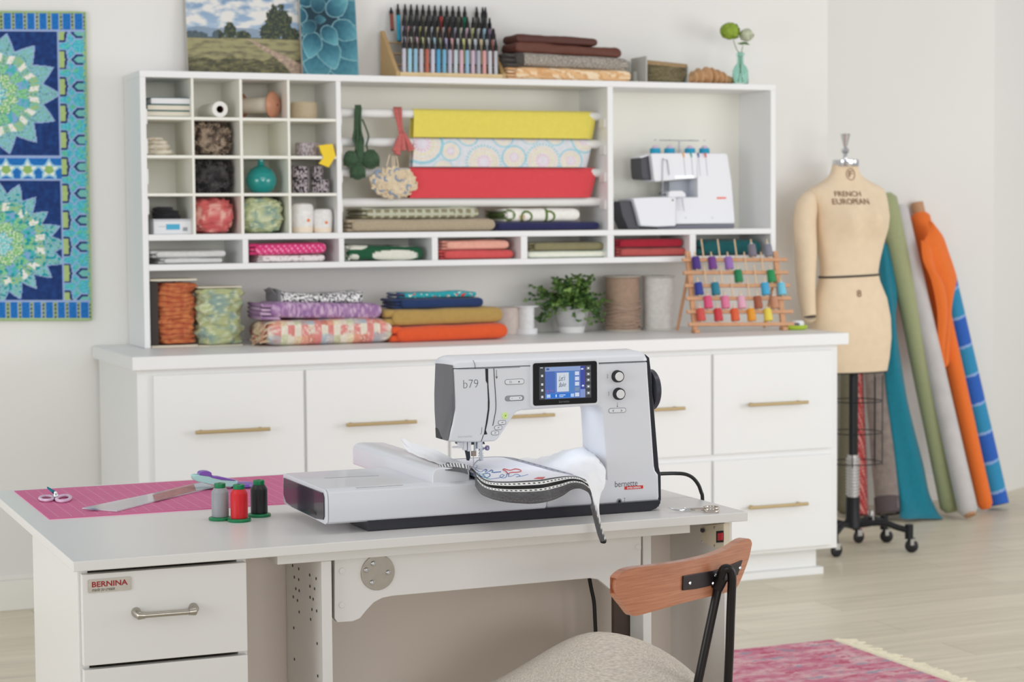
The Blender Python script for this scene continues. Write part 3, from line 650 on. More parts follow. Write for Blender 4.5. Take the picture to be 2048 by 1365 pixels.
# ---- tea towel
TW = root('tea_towel', (1.45, 3.4, .8395), 'white tea towel with a grey chambray hem, stretched in the hoop under the needle', 'cloth')
mb = MB().prism([(hc[0]+x, hc[1]+y, .8464) for x, y in rrect(W_-.0525, H_-.0525, .0175, 8)], (0, 0, .0006))
obj('stretched_cloth', mb, M('white_linen', (236, 236, 242), rough=.9, bump=.2, bs=900), TW)
ZE = .8482
TH = {'r': M('red_thread', (200, 50, 60), rough=.4), 'b': M('blue_thread', (50, 104, 168), rough=.4), 't': M('teal_thread', (40, 140, 150), rough=.4)}
def st(pts, c, r=.0008): return obj('stitching', MB().tube(smooth_line(pp(pts, Z=ZE), 5), r, 6), TH[c], TW)
st([(1016, 948), (1012, 943), (1006, 940), (1009, 938.5), (1020, 941), (1030, 938.5), (1040, 940), (1042, 943), (1034, 945), (1022, 945.5), (1016, 948)], 'r')
st([(950, 938), (956, 943), (962, 945), (968, 941), (972, 939.5), (974, 942), (970, 945), (976, 945), (982, 941), (986, 942), (984, 946), (992, 945), (1002, 944)], 'b')
st([(958, 950), (966, 955), (975, 956), (980, 952), (978, 948), (968, 949), (966, 952)], 'b', .0010)
st([(968, 952), (974, 958), (982, 959.5)], 't', .0010); st([(982, 959), (996, 957), (1004, 955), (1008, 951.5), (1003, 950), (1000, 954), (1006, 957), (1012, 955), (1014, 949), (1018, 949), (1017, 954), (1024, 953), (1030, 950), (1036, 950), (1040, 953), (1032, 955), (1044, 953), (1056, 950)], 'b')
st([(955, 946), (962, 949), (975, 947)], 't')
tags_ = pp([(1068, 958.5), (1076, 955.5), (1090, 955), (1086, 959)], Z=ZE)
obj('stitching', MB().prism(tags_, (0, 0, .0007)), TH['r'], TW)
# hem band: stations of (top, bottom, Y, seam colours)
stn = [((876, 932), (878, 939), 3.43, 3.405), ((886, 930), (890, 941), 3.42, 3.40), ((900, 928), (905, 943), 3.415, 3.3935), ((915, 928), (920, 945), 3.41, 3.39), ((930, 930), (932, 948), 3.40, 3.388), ((942, 935.5), (944, 957), 3.375, 3.378), ((953, 946), (953, 975), 3.33, 3.368), ((964, 956), (963, 989), 3.30, 3.366),
       ((976, 962), (977, 996), 3.276, 3.350), ((990, 964), (994, 1001), 3.270, 3.335), ((1008, 964.5), (1015, 1005), 3.268, 3.322), ((1030, 964), (1038, 1007), 3.268, 3.315), ((1055, 962.5), (1062, 1008), 3.268, 3.315), ((1080, 961), (1086, 1005.5), 3.268, 3.318), ((1100, 957.5), (1107, 1000), 3.269, 3.322), ((1118, 955), (1126, 991), 3.272, 3.33),
       ((1134, 953.5), (1142, 980), 3.278, 3.335), ((1149, 953.5), (1157, 977), 3.290, 3.330), ((1160, 955), (1170, 981), 3.292, 3.322), ((1170, 961), (1180, 990), 3.29, 3.31), ((1177, 974), (1184, 1005), 3.285, 3.30), ((1182, 992), (1182, 1014), 3.27, 3.272), ((1189, 1014), (1184, 1024), 3.258, 3.258), ((1197, 1040), (1190, 1048), 3.255, 3.255), ((1204, 1062), (1196, 1070), 3.255, 3.255), ((1212, 1082), (1202, 1086), 3.258, 3.258)]
for k in range(5, 19):
    a, b, y0, y1 = stn[k]; y_ = P(a[0], a[1], Z=.8478).y; stn[k] = (a, b, y_, y_-.010)
for k in (19, 20, 21, 22): a, b, y0, y1 = stn[k]; stn[k] = (a, b, y0-.065+.012*(k-19), y1-.075+.013*(k-19))
front = smooth_line([P(a[0], a[1]-.5, Z=.8475) for a, b, y0, y1 in stn[5:18]], 3)
mb = MB().sheet(lambda u, v: front[round(u*(len(front)-1))].lerp(Vector((hx0+.026+(W_-.054)*u, 3.33, .8476)), v), len(front), 6, -.0006)
obj('front_lap', mb, M('white_linen'), TW)
tp = smooth_line([P(a[0], a[1], Y=y0) for a, b, y0, y1 in stn], 10); bp_ = smooth_line([P(b[0], b[1], Y=y1) for a, b, y0, y1 in stn], 10)
NU = len(tp); NV = 70
def band(u, v):
    i = round(u*(NU-1)); p = tp[i].lerp(bp_[i], v)
    return (p.x, p.y-.006*math.sin(PI*v)*(1 if i > 60 else .4), p.z-.002*math.sin(PI*v))
mb = MB().sheet(band, NU, NV, .0012)
cols_ = []
for i in range(NU):
    for j in range(NV):
        s, v = i/10, j/(NV-1)
        g = 92+26*nz(i*.9, j*1.7, 3)+16*nz(i*.3, j*.4, 8); c = (g, g, g*1.03)
        if s < 5: # folded edge with loops
            if v < .35 and (i % 4 < 2): c = (225, 225, 225)
        elif 6 < s < 19.5:
            if v < .05: c = (80, 80, 84)
            elif v < .42:
                k = (v-.05)/.37
                if k < .30 or k > .70: c = (28, 28, 30) if (i % 4 < 2 and (.09 < k < .21 or .79 < k < .91)) else (238, 238, 238)
                else: c = (20, 20, 22)
            elif abs(v-.86) < .009 and i % 3: c = (150, 146, 142)
        elif s >= 21 and v < .35 and i % 5 < 2: c = (230, 230, 230)
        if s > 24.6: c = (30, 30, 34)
        cols_ += [c, c]
it = iter(cols_)
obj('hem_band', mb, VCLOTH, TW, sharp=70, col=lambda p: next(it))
# white backing: left wing on the carriage, crumpled pile on the right
VEIL = M('white_voile', (236, 237, 240), rough=.8, bump=.15, bs=300, sheen=.1)
lw_t = smooth_line([P(803, 877, Y=3.72), P(815, 882, Y=3.70), P(830, 888, Y=3.66), P(860, 897, Y=3.58), P(890, 910, Y=3.52), P(915, 922, Y=3.47), P(934, 932, Y=3.41)], 5)
lw_b = smooth_line([P(800, 876, Y=3.72), P(808, 893, Y=3.69), P(822, 908, Y=3.64), P(842, 921, Y=3.56), P(860, 929, Y=3.50), P(874, 934, Y=3.46), P(900, 941, Y=3.40)], 5)
for L_ in (lw_t, lw_b):
    for q in L_: q.z = max(q.z, .8595)
n_ = len(lw_t)
mb = MB().sheet(lambda u, v: lw_t[round(u*(n_-1))].lerp(lw_b[round(u*(n_-1))], v)+Vector((0, 0, -.004*math.sin(PI*v)*(.3+u*0)+.003*nz(u*6, v*3))), n_, 10, .0007)
for q in mb.v: q.z = max(q.z, .8590)
obj('backing_wing', mb, VEIL, TW, sharp=80)
def pile(rows, name, nv=26, amp=.0055, sd=0):
    lines = [smooth_line([P(a, b, Y=y) for a, b, y in r], 6) for r in rows]
    m_ = min(len(l) for l in lines); cols2 = []
    for i in range(m_): cols2.append(smooth_line([l[i] for l in lines], 8))
    k = min(len(c) for c in cols2)
    def fn(u, v):
        p = cols2[round(u*(m_-1))][round(v*(k-1))]; return p+Vector((nz(p.x*40+sd, p.z*40, 1), nz(p.x*35, p.z*35+sd, 4)*1.5, nz(p.x*60, p.y*60, sd)))*amp
    return obj(name, MB().sheet(fn, m_, k, .0008), VEIL, TW, sharp=80)
pile([[(1040, 918, 3.66), (1075, 917, 3.62), (1110, 908, 3.56), (1140, 899, 3.52), (1165, 897, 3.50), (1185, 910, 3.46), (1200, 925, 3.39)],
      [(1062, 931, 3.56), (1090, 930, 3.50), (1115, 925, 3.46), (1142, 918, 3.42), (1168, 918, 3.395), (1190, 925, 3.38), (1212, 945, 3.365)],
      [(1085, 938, 3.48), (1110, 940, 3.42), (1130, 939, 3.38), (1150, 938, 3.35), (1170, 942, 3.335), (1190, 950, 3.33), (1209, 965, 3.335)],
      [(1120, 950, 3.38), (1135, 952, 3.34), (1150, 954, 3.31), (1163, 958, 3.30), (1175, 965, 3.298), (1190, 975, 3.30), (1203, 985, 3.31)],
      [(1168, 960, 3.296), (1173, 966, 3.292), (1177, 972, 3.288), (1181, 982, 3.282), (1185, 992, 3.278), (1191, 1000, 3.28), (1198, 1006, 3.285)],
      [(1182, 990, 3.27), (1184, 996, 3.268), (1187, 1002, 3.266), (1190, 1010, 3.264), (1193, 1016, 3.262), (1196, 1020, 3.264), (1198, 1030, 3.266)],
      [(1194, 1025, 3.262), (1195, 1032, 3.26), (1197, 1038, 3.26), (1199, 1042, 3.26), (1201, 1046, 3.26), (1202, 1052, 3.262), (1203, 1060, 3.263)]], 'backing_fold')
# ---------------------------------------------------------------- cloth colour functions
def plain(c, v=.06, f=60): 
    return lambda p: tuple(x*(1+v*nz(p.x*f, p.y*f, p.z*f)) for x in c)
def pxX(px, Y, py=300): return P(px, py, Y=Y).x
def bundle(label, px0, px1, pyt, pyb, Y, z0, mat, depth=.2, layers=3, seed=0, cat='fabric', group=None, name='folded_fabric', col=None, **k):
    """folded cloth whose front fold the photograph shows between px0..px1 and pyt..pyb"""
    xm = (px0+px1)/2; x0, x1 = pxX(px0, Y, pyb), pxX(px1, Y, pyb)
    h = P(xm, pyt, Y=Y).z-P(xm, pyb, Y=Y).z
    o = folded(name, x0, x1, Y, min(Y+depth, YHB-.012), z0, h, mat, layers=layers, seed=seed, col=col, **k)
    tag(o, label, cat, group); return h
G1 = 'folded fabrics in the row of low shelves'; ZL_ = ZB1+.0004; YF = 6.572
# --- low shelf row
g = fabric('grey_white_cloth', (214, 214, 212), rough=.7)
h = bundle('lower of two white folded cloths on the leftmost low shelf', 318, 445, 515, 527, YF+.01, ZL_, g, seed=1, group=G1, ex=.4, layers=2)
bundle('upper of two white folded cloths on the leftmost low shelf', 302, 452, 500, 515, YF, ZL_+h, g, seed=2, group=G1, ex=.5, layers=2)
def dots(p): return (246, 170, 205) if (math.sin(p.x*300+p.z*260)+math.sin(p.x*300-p.z*420+p.y*200)) > 1.25 else (218, 58, 122)
def sprig(p): q = nz(p.x*85, p.y*60, p.z*110); return (196, 176, 180) if q > .32 else (234, 232, 230)
h = bundle('white sprigged folded fabric under the pink dotted one', 515, 650, 509, 524, YF+.006, ZL_, VCLOTH, seed=3, group=G1, col=sprig, ex=.4, nx=70, ny=44)
bundle('hot pink dotted folded fabric on the second low shelf', 500, 653, 486.5, 510, YF-.005, ZL_+h, VCLOTH, seed=4, group=G1, col=dots, ex=.5, nx=110, ny=60, amp=.003, tilt=.004)
gx0, gx1 = pxX(692, YF), pxX(846, YF)
def leafy(p):
    u = (p.x-gx0)/(gx1-gx0)*154; v = (p.z-ZL_)*700; 
    if p.y > YF+.02: v = 40+(p.y-YF)*260; 
    def el(cx, cy, a, b): return abs((u-cx)/a)**2.4+abs((v-cy)/b)**2.4 < 1
    return (226, 226, 214) if (el(96, 13, 46, 13) or el(14, 6, 10, 11) or el(18, 46, 26, 18) or el(118, 46, 22, 12) or el(72, 60, 24, 10)) else (22, 84, 54)
bundle('green and white bold print folded fabric on the third low shelf', 692, 846, 489, 520, YF, ZL_, VCLOTH, seed=5, group=G1, col=leafy, ex=.6, nx=120, ny=80, amp=.003, end=.02, tilt=-.006)
h = bundle('coral red folded fabric under the peach one', 880, 1027, 498, 517, YF, ZL_, fabric('coral_cotton', (214, 88, 88)), seed=6, group=G1)
bundle('peach folded fabric on top of the coral one', 884, 1018, 479, 498, YF+.004, ZL_+h, fabric('peach_cotton', (236, 176, 158)), seed=7, group=G1)
def pale_stripe(p): k = (p.z*170) % 1; return (236, 236, 222) if k < .35 else ((222, 226, 176) if k < .6 else ((150, 200, 205) if k < .75 else (232, 236, 230)))
h = bundle('pale striped folded fabric under the olive one', 1057, 1212, 501.5, 515.5, YF-.006, ZL_, VCLOTH, seed=8, group=G1, col=pale_stripe, end=0, ex=.35, amp=.001, nx=30, ny=60)
bundle('olive green folded fabric on the fifth low shelf', 1060, 1208, 484, 501.5, YF, ZL_+h, fabric('olive_cotton', (138, 132, 98)), seed=9, group=G1)
h = bundle('brick red folded fabric under the crimson one', 1233, 1373, 493, 510.5, YF, ZL_, fabric('brick_cotton', (188, 88, 84)), seed=10, group=G1)
bundle('crimson folded fabric on top of the brick red one', 1231, 1366, 475, 493, YF+.004, ZL_+h, fabric('crimson_cotton', (166, 26, 50)), seed=11, group=G1)
bundle('dark teal folded fabric on the rightmost low shelf behind the thread rack', 1397, 1522, 476, 507, YF, ZL_, fabric('dark_teal_cotton', (14, 92, 96)), seed=12, group=G1, ex=.75, layers=2)
# --- middle shelf under the rods
ZMs = ZM1+.0004; G2 = 'folded fabrics on the shelf under the fabric rods'
h = bundle('natural linen folded fabric, lowest left on the shelf under the rods', 695, 991, 437, 463, YF, ZMs, fabric('linen_natural', (188, 172, 146), var=.16, vs=140, bump=.6, sc=(1, 1, 3)), seed=13, group=G2, ex=.75, nx=60)
sx_ = pxX(730, YF)
def sagegrid(p):
    u = (p.x-sx_)*1000; v = (p.z)*1000
    return (190, 192, 170) if ((u % 31) < 11 or (v % 22) < 9) else (138, 132, 104)
bundle('sage and cream checked folded fabric on top of the natural linen', 725, 958, 418, 441, YF+.012, ZMs+h, VCLOTH, seed=14, group=G2, col=sagegrid, ex=.6, nx=130, ny=60, amp=.004)
h = bundle('navy folded fabric, lowest right on the shelf under the rods', 988, 1199, 444, 461.5, YF, ZMs, fabric('navy_cotton', (36, 38, 84)), seed=15, group=G2, ex=.5)
lx0 = pxX(1010, YF)
def letters(p):
    u = (p.x-lx0)*1000*.55; v = (p.z-ZMs-h)*560
    def rg(cx, cy, r, w=4, s=1.0): d = math.hypot((u-cx)*s, v-cy); return abs(d-r) < w*.6
    g_ = rg(47, 10, 11) or rg(10, 14, 10) or (abs(u-126*.55-22) < 3) or (rg(97, 10, 11) and u > 93)
    return (88, 116, 44) if g_ else ((208, 176, 150) if (30 < u < 44 and v < 14 and nz(u*.3, v*.3) > -.1) else (240, 240, 234))
bundle('white folded fabric with big green letters on top of the navy one', 1010, 1160, 418, 445, YF+.004, ZMs+h, VCLOTH, seed=16, group=G2, col=letters, ex=.85, nx=140, ny=80, amp=.002, end=.02)
# --- rod fabrics
def drape(name, pxa, pxb, k, pyt, pyb, label, mat, col=None, flare=(0, 0), nx=120, nv=60, dz=0, yo=0):
    z = RZ[k]; xa, xb = P(pxa, pyt, Y=YR).x, P(pxb, pyt, Y=YR).x
    zb_ = P((pxa+pxb)/2, pyb, Y=YR-.02).z; r = .0185+yo; L = z-zb_
    arc = PI*r
    def prof(v):
        s = v*(arc+2*L*.98)-L*.98
        if s < 0: return (YR+r+.001, z+s)
        if s < arc: a = s/r; return (YR+math.cos(a)*r, z+math.sin(a)*r)
        return (YR-r-.001-.002*math.sin((s-arc)/L*PI), z-(s-arc))
    def fn(u, v):
        y, zz = prof(v); t = max(0, (z-zz)/L); x = xa+(xb-xa)*u
        x += (-flare[0]*(1-u) + flare[1]*u)*t
        y += (nz(x*5, zz*4, k)*.004 + nz(x*14, zz*6, k+4)*.0016)*t*(1 if y < YR else -1)
        if u > .93 and y < YR: y += .03*((u-.93)/.07)**2*(.3+.7*t)
        return (x, y, zz)
    o = obj(name, MB().sheet(fn, nx, nv, -.0012), mat, sharp=75, col=col)
    return tag(o, label, 'fabric', 'fabric lengths hanging over the rods')
fabr = 'hanging_fabric'
drape(fabr, 824, 1189, 0, 217, 277, 'mustard yellow fabric hanging over the top rod', fabric('yellow_cotton', (228, 214, 96), var=.03), flare=(.004, -.006))
cx0 = P(820, 300, Y=YR).x; cw = P(1175, 300, Y=YR).x-cx0; cz0 = P(1000, 333, Y=YR).z
CIR = [(20, 45, 42, 0), (75, 30, 20, 0), (140, 8, 36, 1), (200, 18, 25, 0), (258, 12, 36, 1), (315, 12, 25, 0), (180, 60, 22, 0), (285, 62, 20, 0), (60, -8, 22, 1), (345, 55, 28, 0), (110, 62, 22, 0), (235, 66, 22, 1)]
def medal(p):
    u = (p.x-cx0)/cw*355; v = (p.z-cz0)/.103*58
    for a, b, r, k in CIR:
        d = math.hypot(u-a, v-b); th = math.atan2(v-b, u-a)
        if d < r:
            f = d/r
            if f > .86: return (120, 196, 214) if (k == 0 or math.sin(th*34) > -.2) else (224, 224, 224)
            if .66 < f < .8: return (240, 214, 180) if math.sin(th*22) > -.4 else (226, 224, 214)
            if .45 < f < .6: return (236, 220, 150) if math.sin(th*18+1) > -.3 else (230, 226, 222)
            if .25 < f < .40: return (232, 170, 190) if math.sin(th*14) > .1 else (232, 224, 232)
            return (228, 220, 232) if f < .25 else (228, 226, 222)
    return (216, 222, 230)
drape(fabr, 824, 1181, 1, 277, 335, 'white fabric with pastel dotted circles hanging over the second rod', VCLOTH, col=lambda p: mixc(medal(p), (220, 222, 226), .38), flare=(.006, -.012), nx=330, nv=130)
drape(fabr, 818, 1190, 2, 335, 397, 'coral red fabric hanging over the third rod', fabric('watermelon_cotton', (220, 72, 80), var=.03), flare=(.006, -.014), yo=.001)
# --- yarn bundles hanging from the rods
def YP(x, y, Y=6.585): return P(660+x/6.205, 190+y/6.205, Y=Y)
GR = M('dark_green_yarn', (58, 86, 60), rough=.9, var=.22, vs=90, bump=.6, bs=300, sheen=.2)
g = root('hanging_tassel_bundle', YP(340, 1030), 'dark green yarn bundle with three tassels hanging left on the top rod', 'tassel')
mb = MB(); rnd = random.Random(4)
for i in range(26):
    a = rnd.uniform(-1, 1); b = rnd.uniform(-1, 1)
    pts = [YP(330+a*22, 300+b*20, 6.635), YP(340+a*30, 165, 6.632), YP(345+a*34, 128, 6.61), YP(350+a*42, 160, 6.59), YP(345+a*45, 300, 6.585+b*.006), YP(345+a*50, 430+b*30, 6.582+b*.008), YP(350+a*70+b*12, 560+b*30, 6.58+b*.01), YP(365+b*40, 680, 6.58+b*.008)]
    mb.tube(smooth_line(pts, 5), .0022, 6)
mb.tube(smooth_line([YP(400, 300), YP(450, 420), YP(478, 520), YP(455, 620), YP(470, 700)], 5), .003, 6)
obj('strands', mb, GR, g)
def tassel_ball(x, y, rx, rz, sd, nm='tassel'):
    mb = MB(); c = YP(x, y, 6.578); lump(mb, c, (rx, .018, rz), seed=sd, amp=.12, n=(30, 20))
    for i in range(26):
        t = 2*PI*i/26; mb.tube([c+Vector((rx*.3*math.cos(t), -.006+.006*math.sin(t), rz*1.0)), c+Vector((rx*1.0*math.cos(t), .017*math.sin(t), 0)), c+Vector((rx*.95*math.cos(t), .016*math.sin(t), -rz*.75))], .0014, 5)
    obj(nm, mb, GR, g)
tassel_ball(255, 800, .026, .030, 1); tassel_ball(505, 800, .032, .034, 2); tassel_ball(345, 950, .028, .030, 3)
mb = MB(); lump(mb, YP(365, 720, 6.58), (.016, .012, .05), seed=9, amp=.3, n=(24, 20)); obj('knot', mb, GR, g)
PKY = M('dusty_pink_yarn', (196, 104, 100), rough=.9, var=.15, vs=120, bump=.6, bs=300, sheen=.2)
g = root('hanging_tassel_bundle', YP(900, 770), 'dusty pink yarn tassel looped over the top rod beside the yellow fabric', 'tassel')
mb = MB()
for i in range(16):
    a = rnd.uniform(-1, 1); b = rnd.uniform(-1, 1)
    mb.tube(smooth_line([YP(840+a*40, 260, 6.635), YP(835+a*45, 165, 6.625), YP(838+a*50, 158, 6.60), YP(845+a*45, 230, 6.59), YP(870+a*30, 400, 6.585), YP(895+a*34, 520, 6.58+b*.006)], 5), .0016, 6)
obj('strands', mb, PKY, g)
for (x0_, y0_, x1_, y1_, w_) in ((880, 480, 830, 740, 60), (900, 480, 910, 690, 55), (920, 470, 1010, 690, 66), (870, 490, 800, 700, 45)):
    mb = MB(); a_, b_ = YP(x0_, y0_, 6.58), YP(x1_, y1_, 6.576)
    mb.tube([a_, a_.lerp(b_, .35), a_.lerp(b_, .8), b_], [.004, .008, w_/6.2*.0019*.6, w_/6.2*.0019*.72], 14)
    obj('tassel', mb, PKY, g)
g = root('rag_rosette', YP(790, 1265), 'bunch of cream and blue fabric scraps hanging in front of the red fabric', 'fabric scraps')
CRM = fabric('cream_print', (226, 208, 178), bump=.5); BLP = fabric('faded_blue_cotton', (140, 158, 182))
mb = MB()
for a_, b_ in (((740, 740), (700, 890)), ((775, 760), (775, 900)), ((800, 760), (800, 900)), ((825, 760), (850, 900))): mb.tube([YP(*a_, 6.575), YP(*b_, 6.572)], .002, 8)
obj('tie', mb, CRM, g)
rnd = random.Random(8)
mb = MB(); mb2 = MB()
lump(mb, YP(795, 1090, 6.578), (.080, .018, .052), seed=4, amp=.25, fr=4, n=(60, 36))
for i in range(95):
    t = rnd.uniform(0, 2*PI); r_ = rnd.uniform(.1, 1)**.5
    x = 790+255*r_*math.cos(t); y = 1085+150*r_*math.sin(t)
    if y > 1235: y = 1225
    c = YP(x, y, 6.566-rnd.random()*.012+.010*r_); tgt = mb2 if rnd.random() < .3 else mb
    s = rnd.uniform(.008, .014); a0 = rnd.uniform(0, PI)
    tgt.tube(smooth_line([c+Vector((s*math.cos(a0+k*1.1), .002*math.sin(k*2), s*math.sin(a0+k*1.1)*(.7+.2*k))) for k in range(4)], 3), [.0035, .0045, .005, .0055, .006, .006, .0055, .005, .0045, .0035], 8, sq=.6)
obj('scraps', mb, CRM, g); obj('blue_scraps', mb2, BLP, g, label='faded blue scraps among the cream ones')
# ---------------------------------------------------------------- cubbyholes
def cub(row): return ZS[row]+.0004
YQ = 6.60
# row 1: books
BT_ = M('teal_cover', (18, 92, 92), rough=.45); PG = M('page_edges', (228, 220, 204), rough=.9, var=.04, vs=300, sc=(1, 1, 12)); PGW = M('white_page_edges', (232, 232, 234), rough=.9)
zz = cub(0)
for i, (xa, xb, ya, yb, m, lab) in enumerate(((293, 382, 225, 233, PG, 'lowest teal book of the three lying in the top left cubbyhole'), (296, 381, 213.5, 222.5, PG, 'middle teal book of the three lying in the top left cubbyhole'), (303, 381, 201, 211, PGW, 'top book of the three lying in the top left cubbyhole, with white page edges'))):
    x0, x1 = pxX(xa, YQ-.02), pxX(xb, YQ-.02); hgt = .0205 if i < 2 else .0235
    b = root('book', ((x0+x1)/2, YQ, zz), lab, 'book', 'books in the top left cubbyhole')
    y0, y1 = YQ-.03, YQ+.11
    obj('cover', MB().box((x0-.004, y0-.003, zz), (x1+.003, y1, zz+.0022)).box((x0-.004, y0-.003, zz+hgt-.0022), (x1+.003, y1, zz+hgt)).box((x1+.0008, y0-.003, zz), (x1+.003, y1, zz+hgt)), BT_, b, bevel=.0006)
    obj('pages', MB().box((x0, y0, zz+.0022), (x1+.0006, y1-.003, zz+hgt-.0022)), m, b)
    zz += hgt+.0003
mb = MB().prism([(pxX(291, 6.60), 6.575, cub(0)), (pxX(296, 6.60), 6.575, cub(0)), (pxX(300, 6.6), 6.575, cub(0)+.052), (pxX(291, 6.6), 6.575, cub(0)+.052)], (0, .0, 0)) if 0 else None
# paper roll
def scaled(x, y): return 260+x/4.655, 130+y/4.655
a = P(*scaled(838, 410), Y=6.562); r_ = .0272
a.z = cub(0)+r_+.0004; d = Vector((.0, .19, 0))
b = a+d
pr = root('paper_roll', (a.x, 6.65, cub(0)), 'white paper roll with a dark core in the second cubbyhole of the top row', 'paper roll')
mb = MB().lathe(a, [(.0125, 0), (r_-.001, 0), (r_, .001), (r_, .189), (r_-.001, .19), (.0125, .19), (.0125, .0)], 40, ax=(0, 1, 0))
mb.f = mb.f[:-2]; mb.m = mb.m[:-2]
obj('paper', mb, M('roll_paper', (232, 231, 226), rough=.8), pr)
mb = MB().lathe(a+Vector((0, .001, 0)), [(.0124, 0), (.0124, .185), (.0001, .186)], 32, ax=(0, 1, 0)); mb.f = [f for f in mb.f if len(f) < 10]; mb.m = mb.m[:len(mb.f)]
obj('core', mb, M('brown_core', (96, 58, 40), rough=.9), pr)
# wooden spool lying on its side, axis towards the left back
WD = M('turned_wood', (186, 130, 100), rough=.4, var=.1, vs=40, coat=.2)
c1 = P(*scaled(1345, 365), Y=6.60); R1 = .048
ax = Vector((1, -1.0, 0)).normalized()
c1.z = cub(0)+R1
ws = root('wooden_spool', (c1.x-.05, 6.63, cub(0)), 'big wooden spool of cream thread lying in the third cubbyhole of the top row', 'spool')
c0 = c1-ax*.14
for q, s in ((c1, 1), (c0, -1)):
    obj('flange', MB().lathe(q, [(.0001, .012), (.012, .0115), (.026, .0085), (.038, .004), (.0455, -.001), (R1, -.006), (.0455, -.0105), (.02, -.013), (.0001, -.013)][::1] if s > 0 else [(.0001, .013), (.02, .013), (.0455, .0105), (R1, .006), (.0455, .001), (.0001, -.004)], 36, ax=ax), WD, ws)
obj('thread', MB().lathe(c0, [(.0001, .012), (.026, .0125), (.0275, .015), (.0275, .125), (.026, .127), (.0001, .1275)], 32, ax=ax), M('cream_thread', (222, 214, 198), rough=.8, bump=.4, bs=400, sc=(8, 1, 1)), ws)
dh = MB().lathe(c1+ax*.0118, [(.0001, .0005), (.004, .0005), (.004, 0)], 14, ax=ax); obj('hole', dh, BLACK, ws)
# twine roll
a0, a1 = pxX(589, 6.60), pxX(645.5, 6.60)
tw = MB(); rx = (a1-a0)/2*.93; zz = cub(0); hh = .062
tw.grid(lambda u, v: ((a0+a1)/2+rx*(1+.012*nz(u*30, v*60))*math.cos(2*PI*u)*[.2, .93, 1, 1.01, 1, 1.01, 1, 1, .93, .3][round(v*9)], 6.65+rx*.9*math.sin(2*PI*u)*[.2, .93, 1, 1.01, 1, 1.01, 1, 1, .93, .3][round(v*9)], zz+hh*[0, 0, .06, .2, .35, .5, .65, .9, .985, 1][round(v*9)]+nz(math.cos(2*PI*u)*2, math.sin(2*PI*u)*2)*.002*(v > .5)), 48, 10, cu=True)
tag(obj('twine_roll', tw, M('jute_twine', (222, 204, 172), rough=.95, var=.14, vs=120, bump=.8, bs=260, sc=(1, 1, 6))), 'beige twine roll standing in the fourth cubbyhole of the top row', 'twine')
# row 2
zc = cub(1)
mb = MB()
x0 = pxX(292, 6.6)
for i, (xe, zt_, zz) in enumerate(((352, .020, 0), (346, .019, .0185), (340, .016, .035), (330, .012, .049))):
    lump(mb, ((x0+pxX(xe, 6.6))/2, 6.65, zc+zz+zt_/2+.0015), ((pxX(xe, 6.6)-x0)/2*.96, .06, zt_*.62), seed=i*5, amp=.14, fr=2.5, n=(44, 18), ex=.7, flat=zc+.0002)
tag(obj('cloth_pile', mb, fabric('cream_muslin', (226, 218, 200))), 'loosely folded cream cloth pile at the left of the second cubbyhole row', 'cloth')
def furry(label, cxp, cyp, w_, h_, row, c1_, c2_, seed, nst=900, curl=1.0, xr=None):
    zc = cub(row); x0, x1 = xr
    cx_ = (x0+x1)/2; r = ((x1-x0)/2*.86, .075, h_/2)
    mb = MB(); lump(mb, (cx_, 6.665, zc+r[2]+.001), (r[0]*.93, r[1]*.93, r[2]*.93), seed=seed, amp=.10, fr=3, n=(36, 24), ex=.65, flat=zc+.0005)
    rnd = random.Random(seed); zt_ = (CHZ[row-1][0] if row else ZT0)
    for i in range(nst):
        th = rnd.uniform(PI, 2*PI) if rnd.random() < .8 else rnd.uniform(0, PI); ph = rnd.uniform(-PI/2, PI/2)
        sp = lambda q: math.copysign(abs(q)**.65, q)
        d = Vector((sp(math.cos(th))*sp(math.cos(ph)), sp(math.sin(th))*sp(math.cos(ph)), sp(math.sin(ph))))
        p = Vector((cx_+d.x*r[0], 6.665+d.y*r[1], zc+r[2]+.001+d.z*r[2]*.96)); L = rnd.uniform(.008, .016); a = rnd.uniform(0, 2*PI)
        t1 = Vector((math.cos(a), -.35, math.sin(a)))*L; t2 = Vector((math.cos(a+curl*1.6), -.2, math.sin(a+curl*1.6)))*L
        pts = [p, p+t1*.5, p+t1*.8+t2*.3, p+t1*.7+t2*.7]
        for q in pts: q.z = max(zc+.001, min(zt_-.002, q.z)); q.x = max(x0+.001, min(x1-.001, q.x)); q.y = max(q.y, 6.548)
        mb.tube(pts, [.0013, .0017, .0014, .0006], 4, caps=False)
    def col(p): q = 1.2*nz(p.x*48+seed, p.y*40, p.z*48)+.35*nz(p.x*220, p.z*220, p.y*200); return mixc(c1_, c2_, .62+q*1.5)
    return tag(obj('faux_fur', mb, M('fur_fibres', vcol=True, rough=.75, sheen=.2), col=col), label, 'faux fur', 'faux fur pieces stuffed in the cubbyholes')
xr2 = (CVX[0][1]+.001, pxX(474, 6.57)); 
furry('brown grey curly faux fur piece above the black one', 0, 0, 0, CHZ[0][0]-cub(1)-.006, 1, (60, 46, 38), (188, 168, 146), 3, xr=xr2)
furry('black curly faux fur piece in the third cubbyhole row', 0, 0, 0, CHZ[1][0]-cub(2)-.004, 2, (10, 10, 12), (88, 84, 86), 7, xr=xr2)
